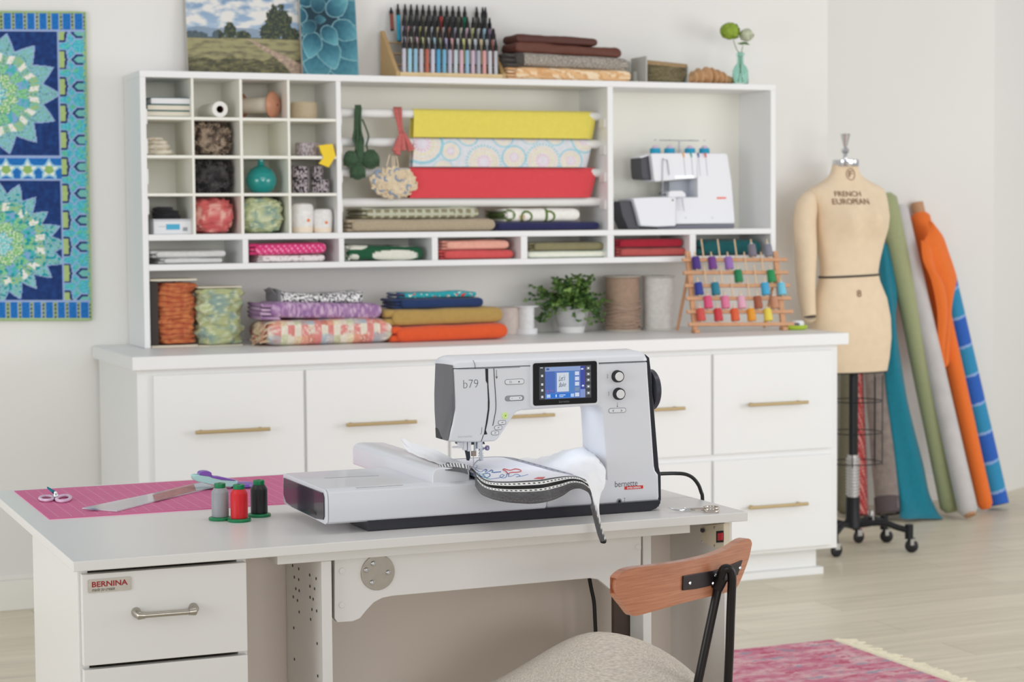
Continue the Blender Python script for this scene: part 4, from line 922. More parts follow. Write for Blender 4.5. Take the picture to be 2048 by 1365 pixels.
# ribbon rolls
def glyph(p, cx_, z0, seed=0, lt=(190, 182, 184), dk=(48, 42, 46)):
    a = math.atan2(p.y-6.59, p.x-cx_); u = a*.026*1000; v = (p.z-z0)*1000
    if v < 2 or v > 26: return dk
    k = math.floor(u/7); f = (u/7) % 1; m_ = math.floor(v/4.3); 
    if f < .14: return dk
    return lt if (math.sin(k*12.9+m_*7.7+seed)*43758.5) % 1 > .42 and (f*5) % 1 > .25 else dk
def ribbon_roll(px0, px1, pyt, pyb, Y, z0, label, lt, dk, seed, h=None):
    x0, x1 = pxX(px0, Y-.02), pxX(px1, Y-.02); r = (x1-x0)/2*.92; c = ((x0+x1)/2, Y); h = h or .0475
    mb = MB(); pr = [(r*.45, 0), (r*.97, 0), (r, .0008)]+[(r, h*k/20) for k in range(1, 20)]+[(r*.97, h), (r*.45, h), (r*.45, 0)]
    mb.lathe((c[0], c[1], z0), pr, 120); mb.f = mb.f[:-2]; mb.m = mb.m[:-2]
    o = obj('ribbon_roll', mb, VCLOTH, col=lambda p: (lambda a, v: dk if (v < .002 or v > h-.002 or math.hypot(p.x-c[0], p.y-c[1]) < r*.96) else (lt if ((math.sin(math.floor(a*7)*12.9+math.floor(v/.0075)*7.7+seed)*43758.5) % 1 > .42 and (a*7) % 1 > .18) else dk))(math.atan2(p.y-c[1], p.x-c[0]), p.z-z0))
    tag(o, label, 'ribbon', 'patterned ribbon rolls in the fourth cubbyhole column'); return h
LT, DKc = (188, 178, 182), (52, 44, 50)
ribbon_roll(593, 642, 284, 311, 6.64, cub(1), 'pale grey patterned ribbon roll above the black ones', (208, 200, 204), (158, 146, 152), 1, h=.049)
h = ribbon_roll(584.5, 621, 0, 0, 6.59, cub(2), 'black and white ribbon roll, bottom left of the four under the yellow tape', LT, DKc, 2)
ribbon_roll(623.5, 662, 0, 0, 6.59, cub(2), 'black and white ribbon roll, bottom right of the four under the yellow tape', LT, DKc, 3)
ribbon_roll(584.5, 621, 0, 0, 6.592, cub(2)+h+.0004, 'black and white ribbon roll, top left of the four under the yellow tape', LT, DKc, 4)
ribbon_roll(623, 650, 0, 0, 6.60, cub(2)+h+.0004, 'black and white ribbon roll, top right of the four, directly under the yellow tape', LT, DKc, 5)
# yellow tape
YL = M('yellow_vinyl', (236, 202, 20), rough=.45, coat=.2)
def SQ(x, y, Y): return P(*scaled(x, y), Y=Y)
yt = root('yellow_tape_roll', (SQ(1830, 800, 6.56).x, 6.57, cub(1)), 'bright yellow tape roll with a loose end hanging over the shelf edge', 'tape')
cc = SQ(1822, 800, 6.575); rr = .020; cc.z = cub(1)+rr+.0012
pts = [cc+Vector((rr*math.cos(t)*1.0, 0, rr*math.sin(t))) for t in [2*PI*k/28 for k in range(28)]]
mb = MB().lathe(cc-Vector((0, .012, 0)), [(rr*.5, 0), (rr, 0), (rr, .02), (rr*.5, .02), (rr*.5, 0)], 30, ax=(0, 1, 0)); mb.f = mb.f[:-2]; mb.m = mb.m[:-2]
obj('roll', mb, YL, yt)
o_ = [(1755, 750), (1885, 735), (1915, 850), (1850, 955), (1755, 918), (1800, 865)]
obj('loose_end', MB().prism([SQ(x, y, 6.5385) for x, y in o_], (0, -.0012, 0)).prism([SQ(1757, 751, 6.5385), SQ(1884, 736, 6.5385), SQ(1884, 744, 6.5385), SQ(1757, 759, 6.5385)], (0, .04, 0)), YL, yt, bevel=.0004)
# row 3: teal vase
cv_ = SQ(1232, 1080, 6.60); zc = cub(2); rv = .0298
mb = MB().lathe((cv_.x, 6.615, zc), [(a_*1.80, b_*1.66) for a_, b_ in [(.0001, 0), (.014, 0), (.0175, .0015), (.025, .009), (.0292, .019), (.0300, .029), (.0275, .040), (.021, .0495), (.012, .0555), (.0072, .0585), (.0062, .063), (.0060, .071), (.0068, .0745), (.0070, .0755), (.0052, .0755), (.0048, .06), (.0001, .058)]], 48)
tag(obj('bottle_vase', mb, M('teal_glaze', (0, 138, 134), rough=.12, coat=.8)), 'small round teal glazed vase in the third cubbyhole row', 'vase')
# row 4
zc = cub(3)
def T3(x, y, Y): return P(260+x/4.014, 370+y/4.014, Y=Y)
bx = root('white_box', (T3(340, 400, 6.59).x, 6.63, zc), 'white box with a blue label under a folded black cloth', 'box')
x0, x1 = T3(190, 300, 6.57).x, T3(492, 300, 6.57).x; hb = T3(340, 280, 6.57).z-T3(340, 402, 6.57).z
obj('body', MB().box((x0, 6.57, zc), (x1, 6.72, zc+hb*.97)), M('white_card', (226, 227, 230), rough=.5), bx, bevel=.001)
obj('box_lid', MB().box((x0-.002, 6.568, zc+hb*.86), (x1+.002, 6.722, zc+hb)), M('grey_card', (196, 198, 204), rough=.5), bx, bevel=.001)
q0, q1 = T3(290, 322, 6.57), T3(400, 366, 6.57)
obj('label_patch', MB().box((q0.x, 6.5692, zc+hb*.30), (q1.x, 6.5700, zc+hb*.66)), M('blue_label', (70, 170, 206), rough=.5), bx)
obj('fine_print', MB().box((T3(225, 0, 6.57).x, 6.5694, zc+hb*.49), (T3(278, 0, 6.57).x, 6.57, zc+hb*.52)).box((T3(418, 0, 6.57).x, 6.5694, zc+hb*.2), (T3(455, 0, 6.57).x, 6.57, zc+hb*.45)), M('grey_ink', (150, 152, 158), rough=.6), bx)
mb = MB(); zz = zc+hb+.0006
for i, (xa, xb, t_) in enumerate(((200, 410, .017), (195, 395, .016), (205, 350, .012))):
    lump(mb, ((T3(xa, 0, 6.6).x+T3(xb, 0, 6.6).x)/2, 6.635, zz+t_/2), ((T3(xb, 0, 6.6).x-T3(xa, 0, 6.6).x)/2, .05, t_*.62), seed=i+20, amp=.16, n=(44, 18), ex=.7, flat=zc+hb+.0004); zz += t_*.85
tag(obj('folded_cloth', mb, fabric('black_knit', (26, 25, 30))), 'small black folded cloth lying on the white box', 'cloth')
def crumple(name, label, x0, x1, z0, z1, Y0, Y1, col, seed, cat='fabric roll', amp=.10, ridge=.15, ex=.55, n=(90, 70), group=None):
    mb = MB(); lump(mb, ((x0+x1)/2, (Y0+Y1)/2, (z0+z1)/2), ((x1-x0)/2*.95, (Y1-Y0)/2*.95, (z1-z0)/2*1.02), seed=seed, amp=amp, fr=2.4, n=n, ex=ex, ridge=ridge, flat=z0+.0003)
    for q in mb.v: q.x = max(x0, min(x1, q.x)); q.y = max(Y0, q.y); q.z = min(z1, q.z)
    return tag(obj(name, mb, VCLOTH, col=col, sharp=60), label, cat, group)
def floral(a, b, c, f=70, s=0):
    def fn(p):
        q = nz(p.x*f+s, p.y*f, p.z*f)+.4*nz(p.x*f*2.5, p.y*f*2.5, p.z*f*2.5); r = nz(p.x*f*.5+9, p.y*f*.5, p.z*f*.5+s)
        return mixc(mixc(a, c, .8*max(0, r)*3), b, max(0, q)*2.0)
    return fn
zt_ = CHZ[2][0]
crumple('crumpled_fabric', 'coral and cream crumpled fabric bundle in the bottom cubbyhole row', CVX[0][1]+.001, pxX(472, 6.57), zc, zt_-.004, 6.556, 6.74, floral((204, 100, 98), (226, 174, 160), (184, 78, 80), 40, 2), 31, cat='fabric', group='crumpled fabric bundles in the bottom cubbyholes')
crumple('crumpled_fabric', 'pale green floral crumpled fabric bundle in the bottom cubbyhole row', CVX[1][1]+.001, pxX(571, 6.57), zc, zt_-.003, 6.556, 6.74, floral((182, 190, 148), (206, 212, 176), (132, 160, 150), 75, 5), 37, cat='fabric', group='crumpled fabric bundles in the bottom cubbyholes')
for k, (xa, xb, h_, Y, lab) in enumerate(((1303, 1482, .104, 6.60, 'taller white cotton cone with an orange dot in the bottom cubbyhole row'), (1478, 1632, .084, 6.59, 'shorter white cotton cone with an orange dot in the bottom cubbyhole row'))):
    x0, x1 = T3(xa, 0, Y-.02).x, T3(xb, 0, Y-.02).x; r = (x1-x0)/2; cx_ = (x0+x1)/2
    co = root('cotton_cone', (cx_, Y, zc), lab, 'yarn', 'white cotton cones with an orange dot')
    obj('yarn', MB().lathe((cx_, Y, zc), [(.0001, 0), (r*.84, 0), (r*.88, .003), (r*.96, h_*.35), (r*1.0, h_*.62), (r*.97, h_*.85), (r*.86, h_*.95), (r*.6, h_*.99), (.0001, h_)], 36), fabric('white_cotton', (232, 230, 228)), co)
    obj('base_band', MB().lathe((cx_, Y, zc+.0), [(r*.86, .001), (r*.895, .001), (r*.95, h_*.2), (r*.92, h_*.2)], 36), M('cream_band', (236, 222, 202), rough=.7), co)
    q = Vector((cx_+(.012 if k == 0 else .004)*.9, Y-r*.965, zc+h_*.42))
    obj('orange_dot', MB().lathe(q+Vector((0, .001, 0)), [(.0001, .0022), (.005, .0020), (.006, 0)], 14, ax=(.1, -1, 0)), M('orange_sticker', (226, 128, 60), rough=.5), co)
# ---------------------------------------------------------------- on top of the hutch
ZTT = ZT1+.0004
def art(name, X0, X1, Z0, Z1, Y0, th, label, fn, lean=.05, nu=150, nv=130, par=None):
    r = root(name, ((X0+X1)/2, Y0, Z0), label, 'painting', 'unframed canvases leaning on the wall')
    def at_(u, v): return Vector((X0+(X1-X0)*u, Y0+lean*v, Z0+(Z1-Z0)*v))
    mb = MB().prism([at_(0, 0), at_(1, 0), at_(1, 1), at_(0, 1)], (0, th, 0)); obj('stretcher', mb, M('canvas_edge', (196, 190, 178), rough=.9), r)
    mb = MB().grid(lambda u, v: at_(u, v)+Vector((0, -.0006, 0)), nu, nv)
    it = iter([fn(i/(nu-1), j/(nv-1)) for i in range(nu) for j in range(nv)])
    obj('painted_canvas', mb, M('oil_paint', vcol=True, rough=.7, bump=.15, bs=200), r, col=lambda p: next(it)); return r
def landscape(u, v):
    x = 377+233*u; y = 146-v*175          # picture units, y down
    def fb(a, b, s=0): return nz(a, b, s)+.5*nz(a*2.1, b*2.1, s+3)+.25*nz(a*4.3, b*4.3, s)
    horizon = 73-2*u
    if y < horizon:
        c = mixc((176, 196, 214), (122, 152, 186), (horizon-y)/75)
        q = fb(x/34, y/16, 1)+.25*(1-y/70)
        c = mixc(c, (226, 224, 220), .35+q*1.6)
        if y > 52+5*nz(x/30, 2): c = mixc(c, (122, 142, 164), .8)
        def tree(cx_, cy_, rx, ry, s): return ((x-cx_)/rx)**2+((y-cy_)/ry)**2 < 1+.55*fb(x/9, y/9, s)
        if tree(563, 40, 27, 34, 5) or tree(540, 60, 18, 16, 6) or tree(590, 62, 16, 14, 6) or tree(464, 58, 12, 16, 7) or tree(490, 66, 16, 9, 8) or tree(395, 68, 22, 9, 9) or tree(440, 66, 12, 9, 3) or y > 70-2*abs(nz(x/5, 3)):
            k = nz(x/5, y/5, 4); c = (88, 96, 66) if k > .18 else ((62, 72, 60) if k > -.2 else (48, 56, 58))
            if x < 440 and y > 58: c = mixc(c, (92, 108, 128), .6)
        return c
    t = (y-horizon)/(146-horizon); q = fb(x/26, y/7, 2)
    c = mixc((158, 152, 112), (118, 114, 86), t+q*1.2)
    c = mixc(c, (88, 74, 84), max(0, q-.1)*1.4*t)
    if t > .52+.15*nz(x/30, 9): c = mixc(c, (74, 74, 58), .65+.5*q); c = mixc(c, (150, 142, 84), max(0, fb(x/8, y/4, 6))*.9)
    px_ = 496+115*t**.85+20*t*math.sin(t*3); w_ = 2+26*t
    if abs(x-px_-6*nz(y/9, 4)) < w_: c = mixc((196, 172, 146), (150, 128, 120), .5+.9*nz(x/7, y/6, 7))
    return c
ptr = P(377, 143, Y=6.735); p2 = P(607, 145.5, Y=6.735)
art('landscape_painting', ptr.x, p2.x, ZTT, ZTT+.36, 6.735, .018, 'landscape painting of trees and a dirt path, standing on the hutch top', lambda u, v: landscape(u, v*.36/(.00182*175)), lean=.04)
def succ(u, v):
    x = u*112; y = (1-v*.36/.255)*140; cx_, cy_ = 34, 26; c = (60, 140, 158); 
    best = None
    for k in range(34):
        n_ = k**.5; a = k*2.39996; d = 6+n_*19; qx, qy = cx_+d*math.cos(a), cy_+d*math.sin(a); R_ = 9+n_*5.2
        dx, dy = x-qx, y-qy; rr_ = dx*math.cos(a)+dy*math.sin(a); tt = -dx*math.sin(a)+dy*math.cos(a)
        f = (rr_/(R_*1.25))**2+(tt/(R_*(.95-.35*max(0, rr_/R_))+.01))**2
        if f < 1: best = (f, rr_/R_, k); break
    if best:
        f, rr_, k = best; c = mixc((30, 92, 116), (112, 186, 200), .5+.5*rr_+.15*nz(x/8, y/8)); 
        if f > .84: c = mixc(c, (176, 222, 228), .7)
        if k < 3: c = mixc(c, (16, 52, 70), .3)
    else: c = (18, 58, 76)
    return tuple(q*.86 for q in c)
ptr = P(606.5, 146, Y=6.70); p2 = P(718, 147, Y=6.70)
art('succulent_painting', ptr.x, p2.x, ZTT, ZTT+.36, 6.70, .018, 'teal close-up painting of a succulent, standing in front of the landscape', succ, lean=.045, nu=110, nv=190)
# marker rack
def MK_(x, y, Y): return P(760+x/7.314, y/7.314, Y=Y)
YM0 = 6.60
WB_ = M('rack_wood', (188, 156, 106), rough=.5, var=.07, vs=30, sc=(1, 1, 6)); WBL = M('rack_wood_light', (218, 192, 146), rough=.5, var=.06, vs=30)
rk = root('marker_rack', (MK_(1000, 1090, YM0).x, 6.66, ZTT), 'wooden tiered rack full of art markers on top of the hutch', 'rack')
xl, xr_ = MK_(240, 1090, YM0).x, MK_(1850, 1090, YM0).x
def side(x): return [(x, YM0, ZTT), (x, YM0+.17, ZTT), (x, YM0+.17, ZTT+.178), (x, YM0+.155, ZTT+.178), (x, YM0+.012, ZTT+.028), (x, YM0, ZTT+.022)]
obj('side_board', MB().prism(side(xl-.001), (.014, 0, 0)), WB_, rk, bevel=.001); obj('side_board', MB().prism(side(xr_-.014), (.014, 0, 0)), WB_, rk, bevel=.001)
obj('front_rail', MB().box((xl+.0135, YM0-.001, ZTT), (xr_-.0145, YM0+.012, ZTT+.019)), WBL, rk, bevel=.001)
obj('base_board', MB().box((xl+.0135, YM0+.0125, ZTT), (xr_-.0145, YM0+.17, ZTT+.006)), WB_, rk)
for k in range(1, 4): obj('shelf_board', MB().box((xl+.0135, YM0+.012+.04*k, ZTT+.008+.043*k-.004), (xr_-.0145, YM0+.040+.04*k, ZTT+.008+.043*k)), WB_, rk)
CAPB = M('marker_cap_black', (22, 21, 24), rough=.35); BAR = {}
def marker(p, leanx, body, label, L=.140):
    m0 = root('marker', p, label, 'marker', 'art markers in the wooden rack'); top = p+Vector((leanx, .028, L)); d = (top-p)
    at = lambda t: p+d*t
    obj('barrel', MB().tube([at(.03), at(.035), at(.69), at(.70)], [.0064, .0072, .0072, .0064], 12), body, m0)
    obj('end_cap', MB().tube([at(0), at(.03)], [.0068, .0073], 12), CAPB, m0)
    obj('cap', MB().tube([at(.70), at(.71), at(.85), at(.86), at(1)], [.0072, .0076, .0074, .0054, .0030], 12), CAPB, m0); return m0
def bc(c): return M('marker_%d_%d_%d' % c, c, rough=.4)
bodies = [(198, 196, 206), (160, 206, 222), (150, 192, 214), (198, 196, 206), (186, 104, 88), (206, 206, 222), (90, 164, 206), (120, 180, 206), (190, 188, 204), (196, 208, 212), (216, 178, 188), (150, 190, 214), (206, 182, 198), (178, 180, 192), (222, 164, 162), (206, 208, 216), (200, 202, 210)]
back = [(196, 198, 202), (150, 158, 128), (206, 208, 156), (172, 172, 186), (214, 196, 156), (204, 204, 140), (176, 172, 206), (196, 196, 196), (206, 206, 190), (186, 190, 194), (210, 208, 186), (220, 170, 172), (170, 204, 222), (222, 190, 204), (164, 110, 98), (206, 212, 220)]
names = {0: 'front', 1: 'second', 2: 'third', 3: 'back'}
pos = ['leftmost', '2nd', '3rd', '4th', '5th', '6th', '7th', '8th', '9th', '10th', '11th', '12th', '13th', '14th', '15th', '16th', 'rightmost']
proto = {}; rnd = random.Random(12)
def put_marker(p, lean, c, label):
    if c not in proto: proto[c] = marker(p, lean, bc(c), label); return proto[c]
    r0 = proto[c]; return dup(r0, Vector(p)-Vector(r0.location), label)
for row, (xa, xb, zz_, n_) in enumerate(((345, 1690, .0065, 17), (350, 1735, 0.0085+.043, 17), (345, 1700, .0085+.086, 17), (365, 1590, .0085+.129, 15))):
    for k in range(n_):
        if row == 3 and k in (11,): continue
        Y = YM0+.018+.040*row
        x = P(760+(xa+(xb-xa)*k/(n_-1))/7.314, 80, Y=Y).x
        x = min(x, xr_-.016-.009); x = max(x, xl+.015+.002)
        c = bodies[k] if row == 0 else back[(k*5+row*3) % 16]
        if row == 3: c = (70, 74, 74) if k % 3 else (96, 96, 84)
        if row == 3 and k == 6: c = (176, 58, 50)
        if row == 3 and k == 10: c = (10, 122, 92)
        if row == 2 and k == 15: c = (176, 84, 58)
        tone = {0: 'pastel', 1: 'pale', 2: 'light', 3: 'dark'}[row]
        lab = '%s art marker, %s from the left in the %s row of the wooden rack' % (tone, pos[k].replace('leftmost', '1st').replace('rightmost', '17th'), names[row])
        put_marker(Vector((x, Y, ZTT+zz_)), .012, c, lab)
for (mx, c, lab) in ((165, (130, 70, 58), 'brown art marker standing highest at the left end of the wooden rack'), (265, (40, 160, 190), 'turquoise art marker at the left end of the wooden rack')):
    Y = YM0+.138; x = P(760+mx/7.314+2, 60, Y=Y).x; mk = marker(Vector((x, Y, ZTT+.1785 if mx < 200 else ZTT+.1375)), .006, bc(c), lab, L=.085 if mx < 200 else .14)
# folded fabrics stack
YS = 6.585
def HT(px, py, Y): return P(px, py, Y=Y)
G3 = 'folded fabrics stacked on top of the hutch'
def ikat(p): q = math.sin(p.x*62+nz(p.x*8, p.z*40)*5+p.z*260)+nz(p.x*30, p.z*200); return (240, 218, 184) if q > .55 else ((214, 164, 112) if q > -.3 else (228, 186, 138))
h1 = bundle('tan and cream ikat folded fabric at the bottom of the stack', 1016, 1262, 134.5, 160, YS, ZTT, VCLOTH, seed=41, group=G3, col=ikat, ex=.45, nx=90, ny=50, layers=4, end=.06, depth=.17, tilt=-.004)
HX0 = pxX(1015, YS)
def herring(p): u = (p.x-HX0)*1000; v = p.z*1000+p.y*600; s_ = (u/9) % 2; t = (v+(u % 9)*(1 if s_ < 1 else -1)*1.0) % 5; return (196, 188, 176) if t < 2.5 else (84, 78, 74)
h2 = bundle('brown and cream herringbone folded fabric above the ikat', 1013, 1257, 108, 135, YS-.004, ZTT+h1, VCLOTH, seed=42, group=G3, col=lambda p: (72, 68, 64) if p.x < HX0+.068 else herring(p), ex=.7, nx=220, ny=90, layers=3, end=.07, depth=.17, tilt=-.010)
BR = M('brown_leather', (98, 56, 44), rough=.6, var=.08, vs=40, bump=.3, bs=300)
h3 = bundle('lower fold of two dark brown cloths topping the stack', 1032, 1243, 91, 113, YS+.006, ZTT+h1+h2-.002, BR, seed=43, group=G3, ex=.5, layers=1, end=.0, depth=.14, amp=.006, tilt=-.012)
bundle('topmost dark brown cloth of the stack on the hutch', 1033, 1196, 74, 92, YS+.012, ZTT+h1+h2+h3-.003, M('brown_leather_dark', (84, 46, 38), rough=.6, var=.08, vs=40, bump=.3, bs=300), seed=44, group=G3, ex=.5, layers=1, end=0, depth=.13, amp=.006, tilt=-.006)
# trim spool on card
def TT(x, y, Y): return P(1000+x/4.096, 60+y/4.096, Y=Y)
tr = root('trim_card', (TT(1330, 410, 6.60).x, 6.63, ZTT), 'olive chunky knit trim wound on a grey card, lying on the hutch beside the stack', 'trim')
x0, x1 = TT(1150, 400, 6.575).x, TT(1205, 400, 6.575).x; xe = TT(1540, 400, 6.59).x; xb = TT(1000, 350, 6.68).x
GC_ = M('grey_card_flange', (186, 188, 182), rough=.7)
obj('end_card', MB().box((x1-.006, 6.572, ZTT), (x1, 6.70, ZTT+.098)), GC_, tr, bevel=.002)
obj('end_card', MB().box((xe-.004, 6.585, ZTT), (xe, 6.70, ZTT+.066)), GC_, tr, bevel=.002)
obj('backing_card', MB().box((xb, 6.700, ZTT), (x1-.0065, 6.708, ZTT+.088)).box((xb+.03, 6.640, ZTT), (x1-.0065, 6.6995, ZTT+.045)), GC_, tr, bevel=.002)
mb = MB(); rnd = random.Random(3)
c_ = Vector(((x1+xe)/2, 6.637, ZTT+.036))
lump(mb, c_, ((xe-x1)/2-.004, .045, .035), seed=3, amp=.12, n=(40, 24), ex=.5, flat=ZTT+.0004)
for i in range(240):
    u = rnd.uniform(-.95, .95); v = rnd.uniform(-1, 1); 
    p = c_+Vector((u*(xe-x1)*.47, -.045*(1-abs(v)**3*.5)+.002, v*.032)); s = .006
    mb.tube([p+Vector((s*math.cos(k*1.4+i), -.003*math.sin(k*2+i), s*math.sin(k*1.4+i))) for k in range(4)], [.002, .003, .003, .0015], 5)
for q in mb.v: q.z = max(q.z, ZTT+.0003)
OL = M('olive_wool', (122, 112, 84), rough=.95, var=.3, vs=160, bump=.6, bs=200); obj('knit', mb, OL, tr)
mb = MB()
for k in range(60):
    t = k/59; x = x1+.004+(xe-x1-.01)*t; mb.tube([(x-.003, 6.60+(k % 2)*.002, ZTT+.075-.010*t), (x+.003, 6.592, ZTT+.083-.012*t), (x+.004, 6.596, ZTT+.070-.010*t)], .0026, 6)
obj('braid', mb, M('tan_braid', (168, 144, 108), rough=.9, var=.2, vs=200), tr)
# tan crinkled fabric roll
x0, x1 = pxX(1378, 6.60, 160), pxX(1482, 6.60, 160)
mb = MB()
def croll(u, v):
    t = 2*PI*v; s = (abs(math.sin(PI*min(1, max(0, u))))**.45)*(1-.35*u); f = 1+.20*math.sin(u*52+2.5*nz(u*6, 2)+.5*math.sin(t))+.16*nz(u*14, math.cos(t)*2, math.sin(t)*2)
    f = f*(.55+.45*s) if s < 1 else f
    R_ = .040*s*f+.0006; return (x0+(x1-x0)*u, 6.635+R_*1.3*math.cos(t), max(ZTT+.0004, ZTT+.036*s*1.05+R_*.95*math.sin(t)))
mb.grid(croll, 110, 26, cv=True, caps=True)
tag(obj('crinkled_fabric_roll', mb, fabric('caramel_cotton', (202, 158, 114), bump=.5)), 'caramel crinkled fabric roll lying between the knit trim and the glass vase', 'fabric roll')
# glass bottle vase with two blooms
q = P(1484, 166, Y=6.585); gx = q.x+.001; gy = 6.60
GL = M('aqua_glass', (205, 238, 230), rough=.04, trans=1, ior=1.3)
gv = root('flower_vase', (gx, gy, ZTT), 'aqua glass bottle vase holding a green and a pale bloom on the hutch', 'vase')
pr = [(.0001, 0), (.029, 0), (.031, .003), (.0315, .040), (.030, .056), (.024, .069), (.014, .080), (.0125, .086), (.0125, .108), (.0165, .110), (.0175, .115), (.0165, .122), (.013, .124), (.0105, .122), (.0100, .088), (.012, .082), (.022, .068), (.0275, .055), (.029, .040), (.0285, .008), (.0001, .006)]
mb = MB().lathe((gx, gy, ZTT), pr, 40); obj('bottle', mb, GL, gv)
STM = M('stem_green', (84, 118, 62), rough=.6)
for k, (a, b, c_) in enumerate((((.012, .01), (-.0052, 0), (-.03, .170)), ((-.010, .01), (.0048, .002), (.012, .150)))):
    obj('stem', MB().tube(smooth_line([(gx+a[0], gy, ZTT+.009), (gx+b[0]*.4, gy, ZTT+.07), (gx+b[0], gy, ZTT+.118), (gx+(b[0]+c_[0])/2, gy, ZTT+.138), (gx+c_[0], gy, ZTT+c_[1])], 5), .0014, 8), STM, gv)
def bloom(c, r, m, sd, nm):
    mb = MB(); lump(mb, c, (r, r*.85, r*.82), seed=sd, amp=.16, fr=4, n=(32, 22)); rnd = random.Random(sd)
    for i in range(90):
        d = Vector((rnd.gauss(0, 1), rnd.gauss(0, 1), rnd.gauss(0, 1))).normalized(); p = Vector(c)+Vector((d.x*r, d.y*r*.85, d.z*r*.82)); s = r*.26
        t = d.orthogonal().normalized(); b2 = d.cross(t); mb.add([p-t*s, p-b2*s+d*s*.4, p+t*s, p+b2*s+d*s*.4], [(0, 1, 2, 3)])
    obj(nm, mb, m, gv)
qa, qb = P(1460, 62, Y=gy), P(1493, 70, Y=gy)
bloom(qa, .036, M('lime_petals', (146, 172, 58), rough=.7, var=.15, vs=60), 2, 'green_bloom'); bloom(qb, .027, M('pale_petals', (196, 202, 176), rough=.7, var=.15, vs=60), 5, 'pale_bloom')
mb = MB()
for a, b in (((1474, 87), (1493, 88)), ((1484, 84), (1500, 90)), ((1462, 78), (1480, 74))):
    p0, p1 = P(*a, Y=gy), P(*b, Y=gy); m_ = p0.lerp(p1, .5); mb.add([p0, m_+Vector((0, -.004, .006)), p1, m_+Vector((0, .004, -.004))], [(0, 1, 2, 3)])
obj('leaf', mb, STM, gv)
# ---------------------------------------------------------------- overlocker in the right bay
def SG(x, y, Y): return P(1220+x/6.204, 260+y/6.204, Y=Y)
def sg(pts, Y): return [SG(x, y, Y) for x, y in pts]
og = root('overlocker', (SG(1000, 1200, 6.62).x, 6.66, ZMs), 'small white overlocker sewing machine with four thread cones in the right bay of the hutch', 'sewing machine')
SW_ = M('overlocker_shell', (228, 230, 236), rough=.35); SD = M('overlocker_dark', (66, 66, 74), rough=.45)
def sprism(pts, Y, th, m, name, b=.003): 
    q = sg(pts, Y)
    for k in q: k.z = max(k.z, ZMs+.0003)
    return obj(name, MB().prism(q, (0, th, 0)), m, og, bevel=b)
sprism([(1078, 290), (1440, 290), (1460, 320), (1510, 640), (1550, 1130), (1540, 1160), (815, 1170), (815, 835), (1090, 835)], 6.60, .135, SW_, 'body')
sprism([(510, 300), (530, 290), (1085, 285), (1085, 600), (560, 645), (545, 600)], 6.592, .12, SW_, 'head', .004)
sprism([(382, 350), (512, 312), (551, 598), (540, 622), (410, 610), (395, 580), (385, 470)], 6.615, .09, SD, 'head_cover')
sprism([(372, 335), (500, 292), (530, 292), (512, 312), (382, 350)], 6.612, .10, SW_, 'head_edge', .001)
sprism([(735, 640), (1090, 600), (1090, 835), (735, 835)], 6.665, .05, M('overlocker_inner', (172, 178, 188), rough=.5), 'inner_wall', 0)
sprism([(285, 845), (540, 832), (822, 830), (822, 1195), (585, 1205), (380, 1195), (330, 1000)], 6.578, .135, SW_, 'looper_cover', .005)
sprism([(115, 885), (265, 885), (320, 1010), (375, 1205), (585, 1215), (585, 1238), (225, 1230), (150, 1060)], 6.60, .09, SD, 'foot_housing', .003)
sprism([(820, 1180), (1540, 1165), (1545, 1205), (1525, 1235), (585, 1238), (585, 1212), (820, 1200)], 6.603, .12, M('overlocker_base', (112, 112, 126), rough=.5), 'base', .001)
sprism([(730, 770), (760, 755), (900, 755), (940, 790), (945, 835), (728, 838)], 6.575, .06, SW_, 'cloth_plate', .003)
sprism([(880, 840), (905, 835), (925, 1020), (905, 990)], 6.5775, -.0008, M('soft_grey', (190, 192, 206), rough=.5), 'shadow_line_groove', 0)
sprism([(805, 572), (1040, 566), (1045, 600), (810, 606)], 6.588, .02, M('lamp_white', (246, 247, 250), rough=.3, emit=(240, 244, 255), es=.25), 'lamp_strip', .001)
mb = MB().tube(smooth_line(sg([(650, 800), (655, 385), (670, 372), (700, 372), (712, 390), (735, 560)], 6.588), 4), .0016, 8); obj('lever', mb, M('thread_wire', (160, 160, 168), rough=.3, metal=.6), og)
mb = MB().tube(sg([(640, 630), (655, 770), (610, 790), (720, 812)], 6.60), .004, 8).tube(sg([(740, 640), (735, 780)], 6.60), .005, 8); obj('presser_foot', mb, M('foot_steel', (120, 124, 130), rough=.3, metal=.8), og)
for k, (x_, c_) in enumerate(((905, (226, 160, 60)), (1000, (20, 150, 140)), (1090, (60, 80, 150)), (1178, (200, 60, 60)))):
    sprism([(x_-12, 285), (x_+10, 285), (x_+20, 330), (x_+8, 350), (x_+2, 330)], 6.5915, -.0012, bc(c_), 'thread_guide', 0)
    obj('groove', MB().tube(sg([(x_+12, 345), (x_+22, 480), (x_+32, 572)], 6.5995 if x_ > 1085 else 6.5915), .0009, 6), M('groove_grey', (176, 180, 192), rough=.5), og)
for x_ in (560, 738, 990, 1170):
    a = SG(x_, 275, 6.66); a.z = SG(x_, 292, 6.6).z-.002; r_ = .0205
    tc_ = obj('thread_cone', MB().lathe(a, [(r_*.9, 0), (r_, .002), (r_*.98, .020), (r_*.95, .0235), (.0001, .0235)], 28), M('cyan_thread', (28, 158, 196), rough=.5, bump=.3, bs=600, sc=(1, 1, 8)), og)
    obj('cone_top', MB().lathe(a+Vector((0, 0, .0235)), [(.014, 0), (.013, .004), (.008, .010), (.0001, .011)], 24), M('pale_pink_plastic', (214, 190, 214), rough=.5), tc_)
a = SG(860, 280, 6.67); a.z = SG(860, 292, 6.6).z-.002; mb = MB().cyl(a, a+Vector((0, 0, .055)), .003, n=10).cyl(a+Vector((-.085, 0, .054)), a+Vector((.085, 0, .054)), .0016, n=8)
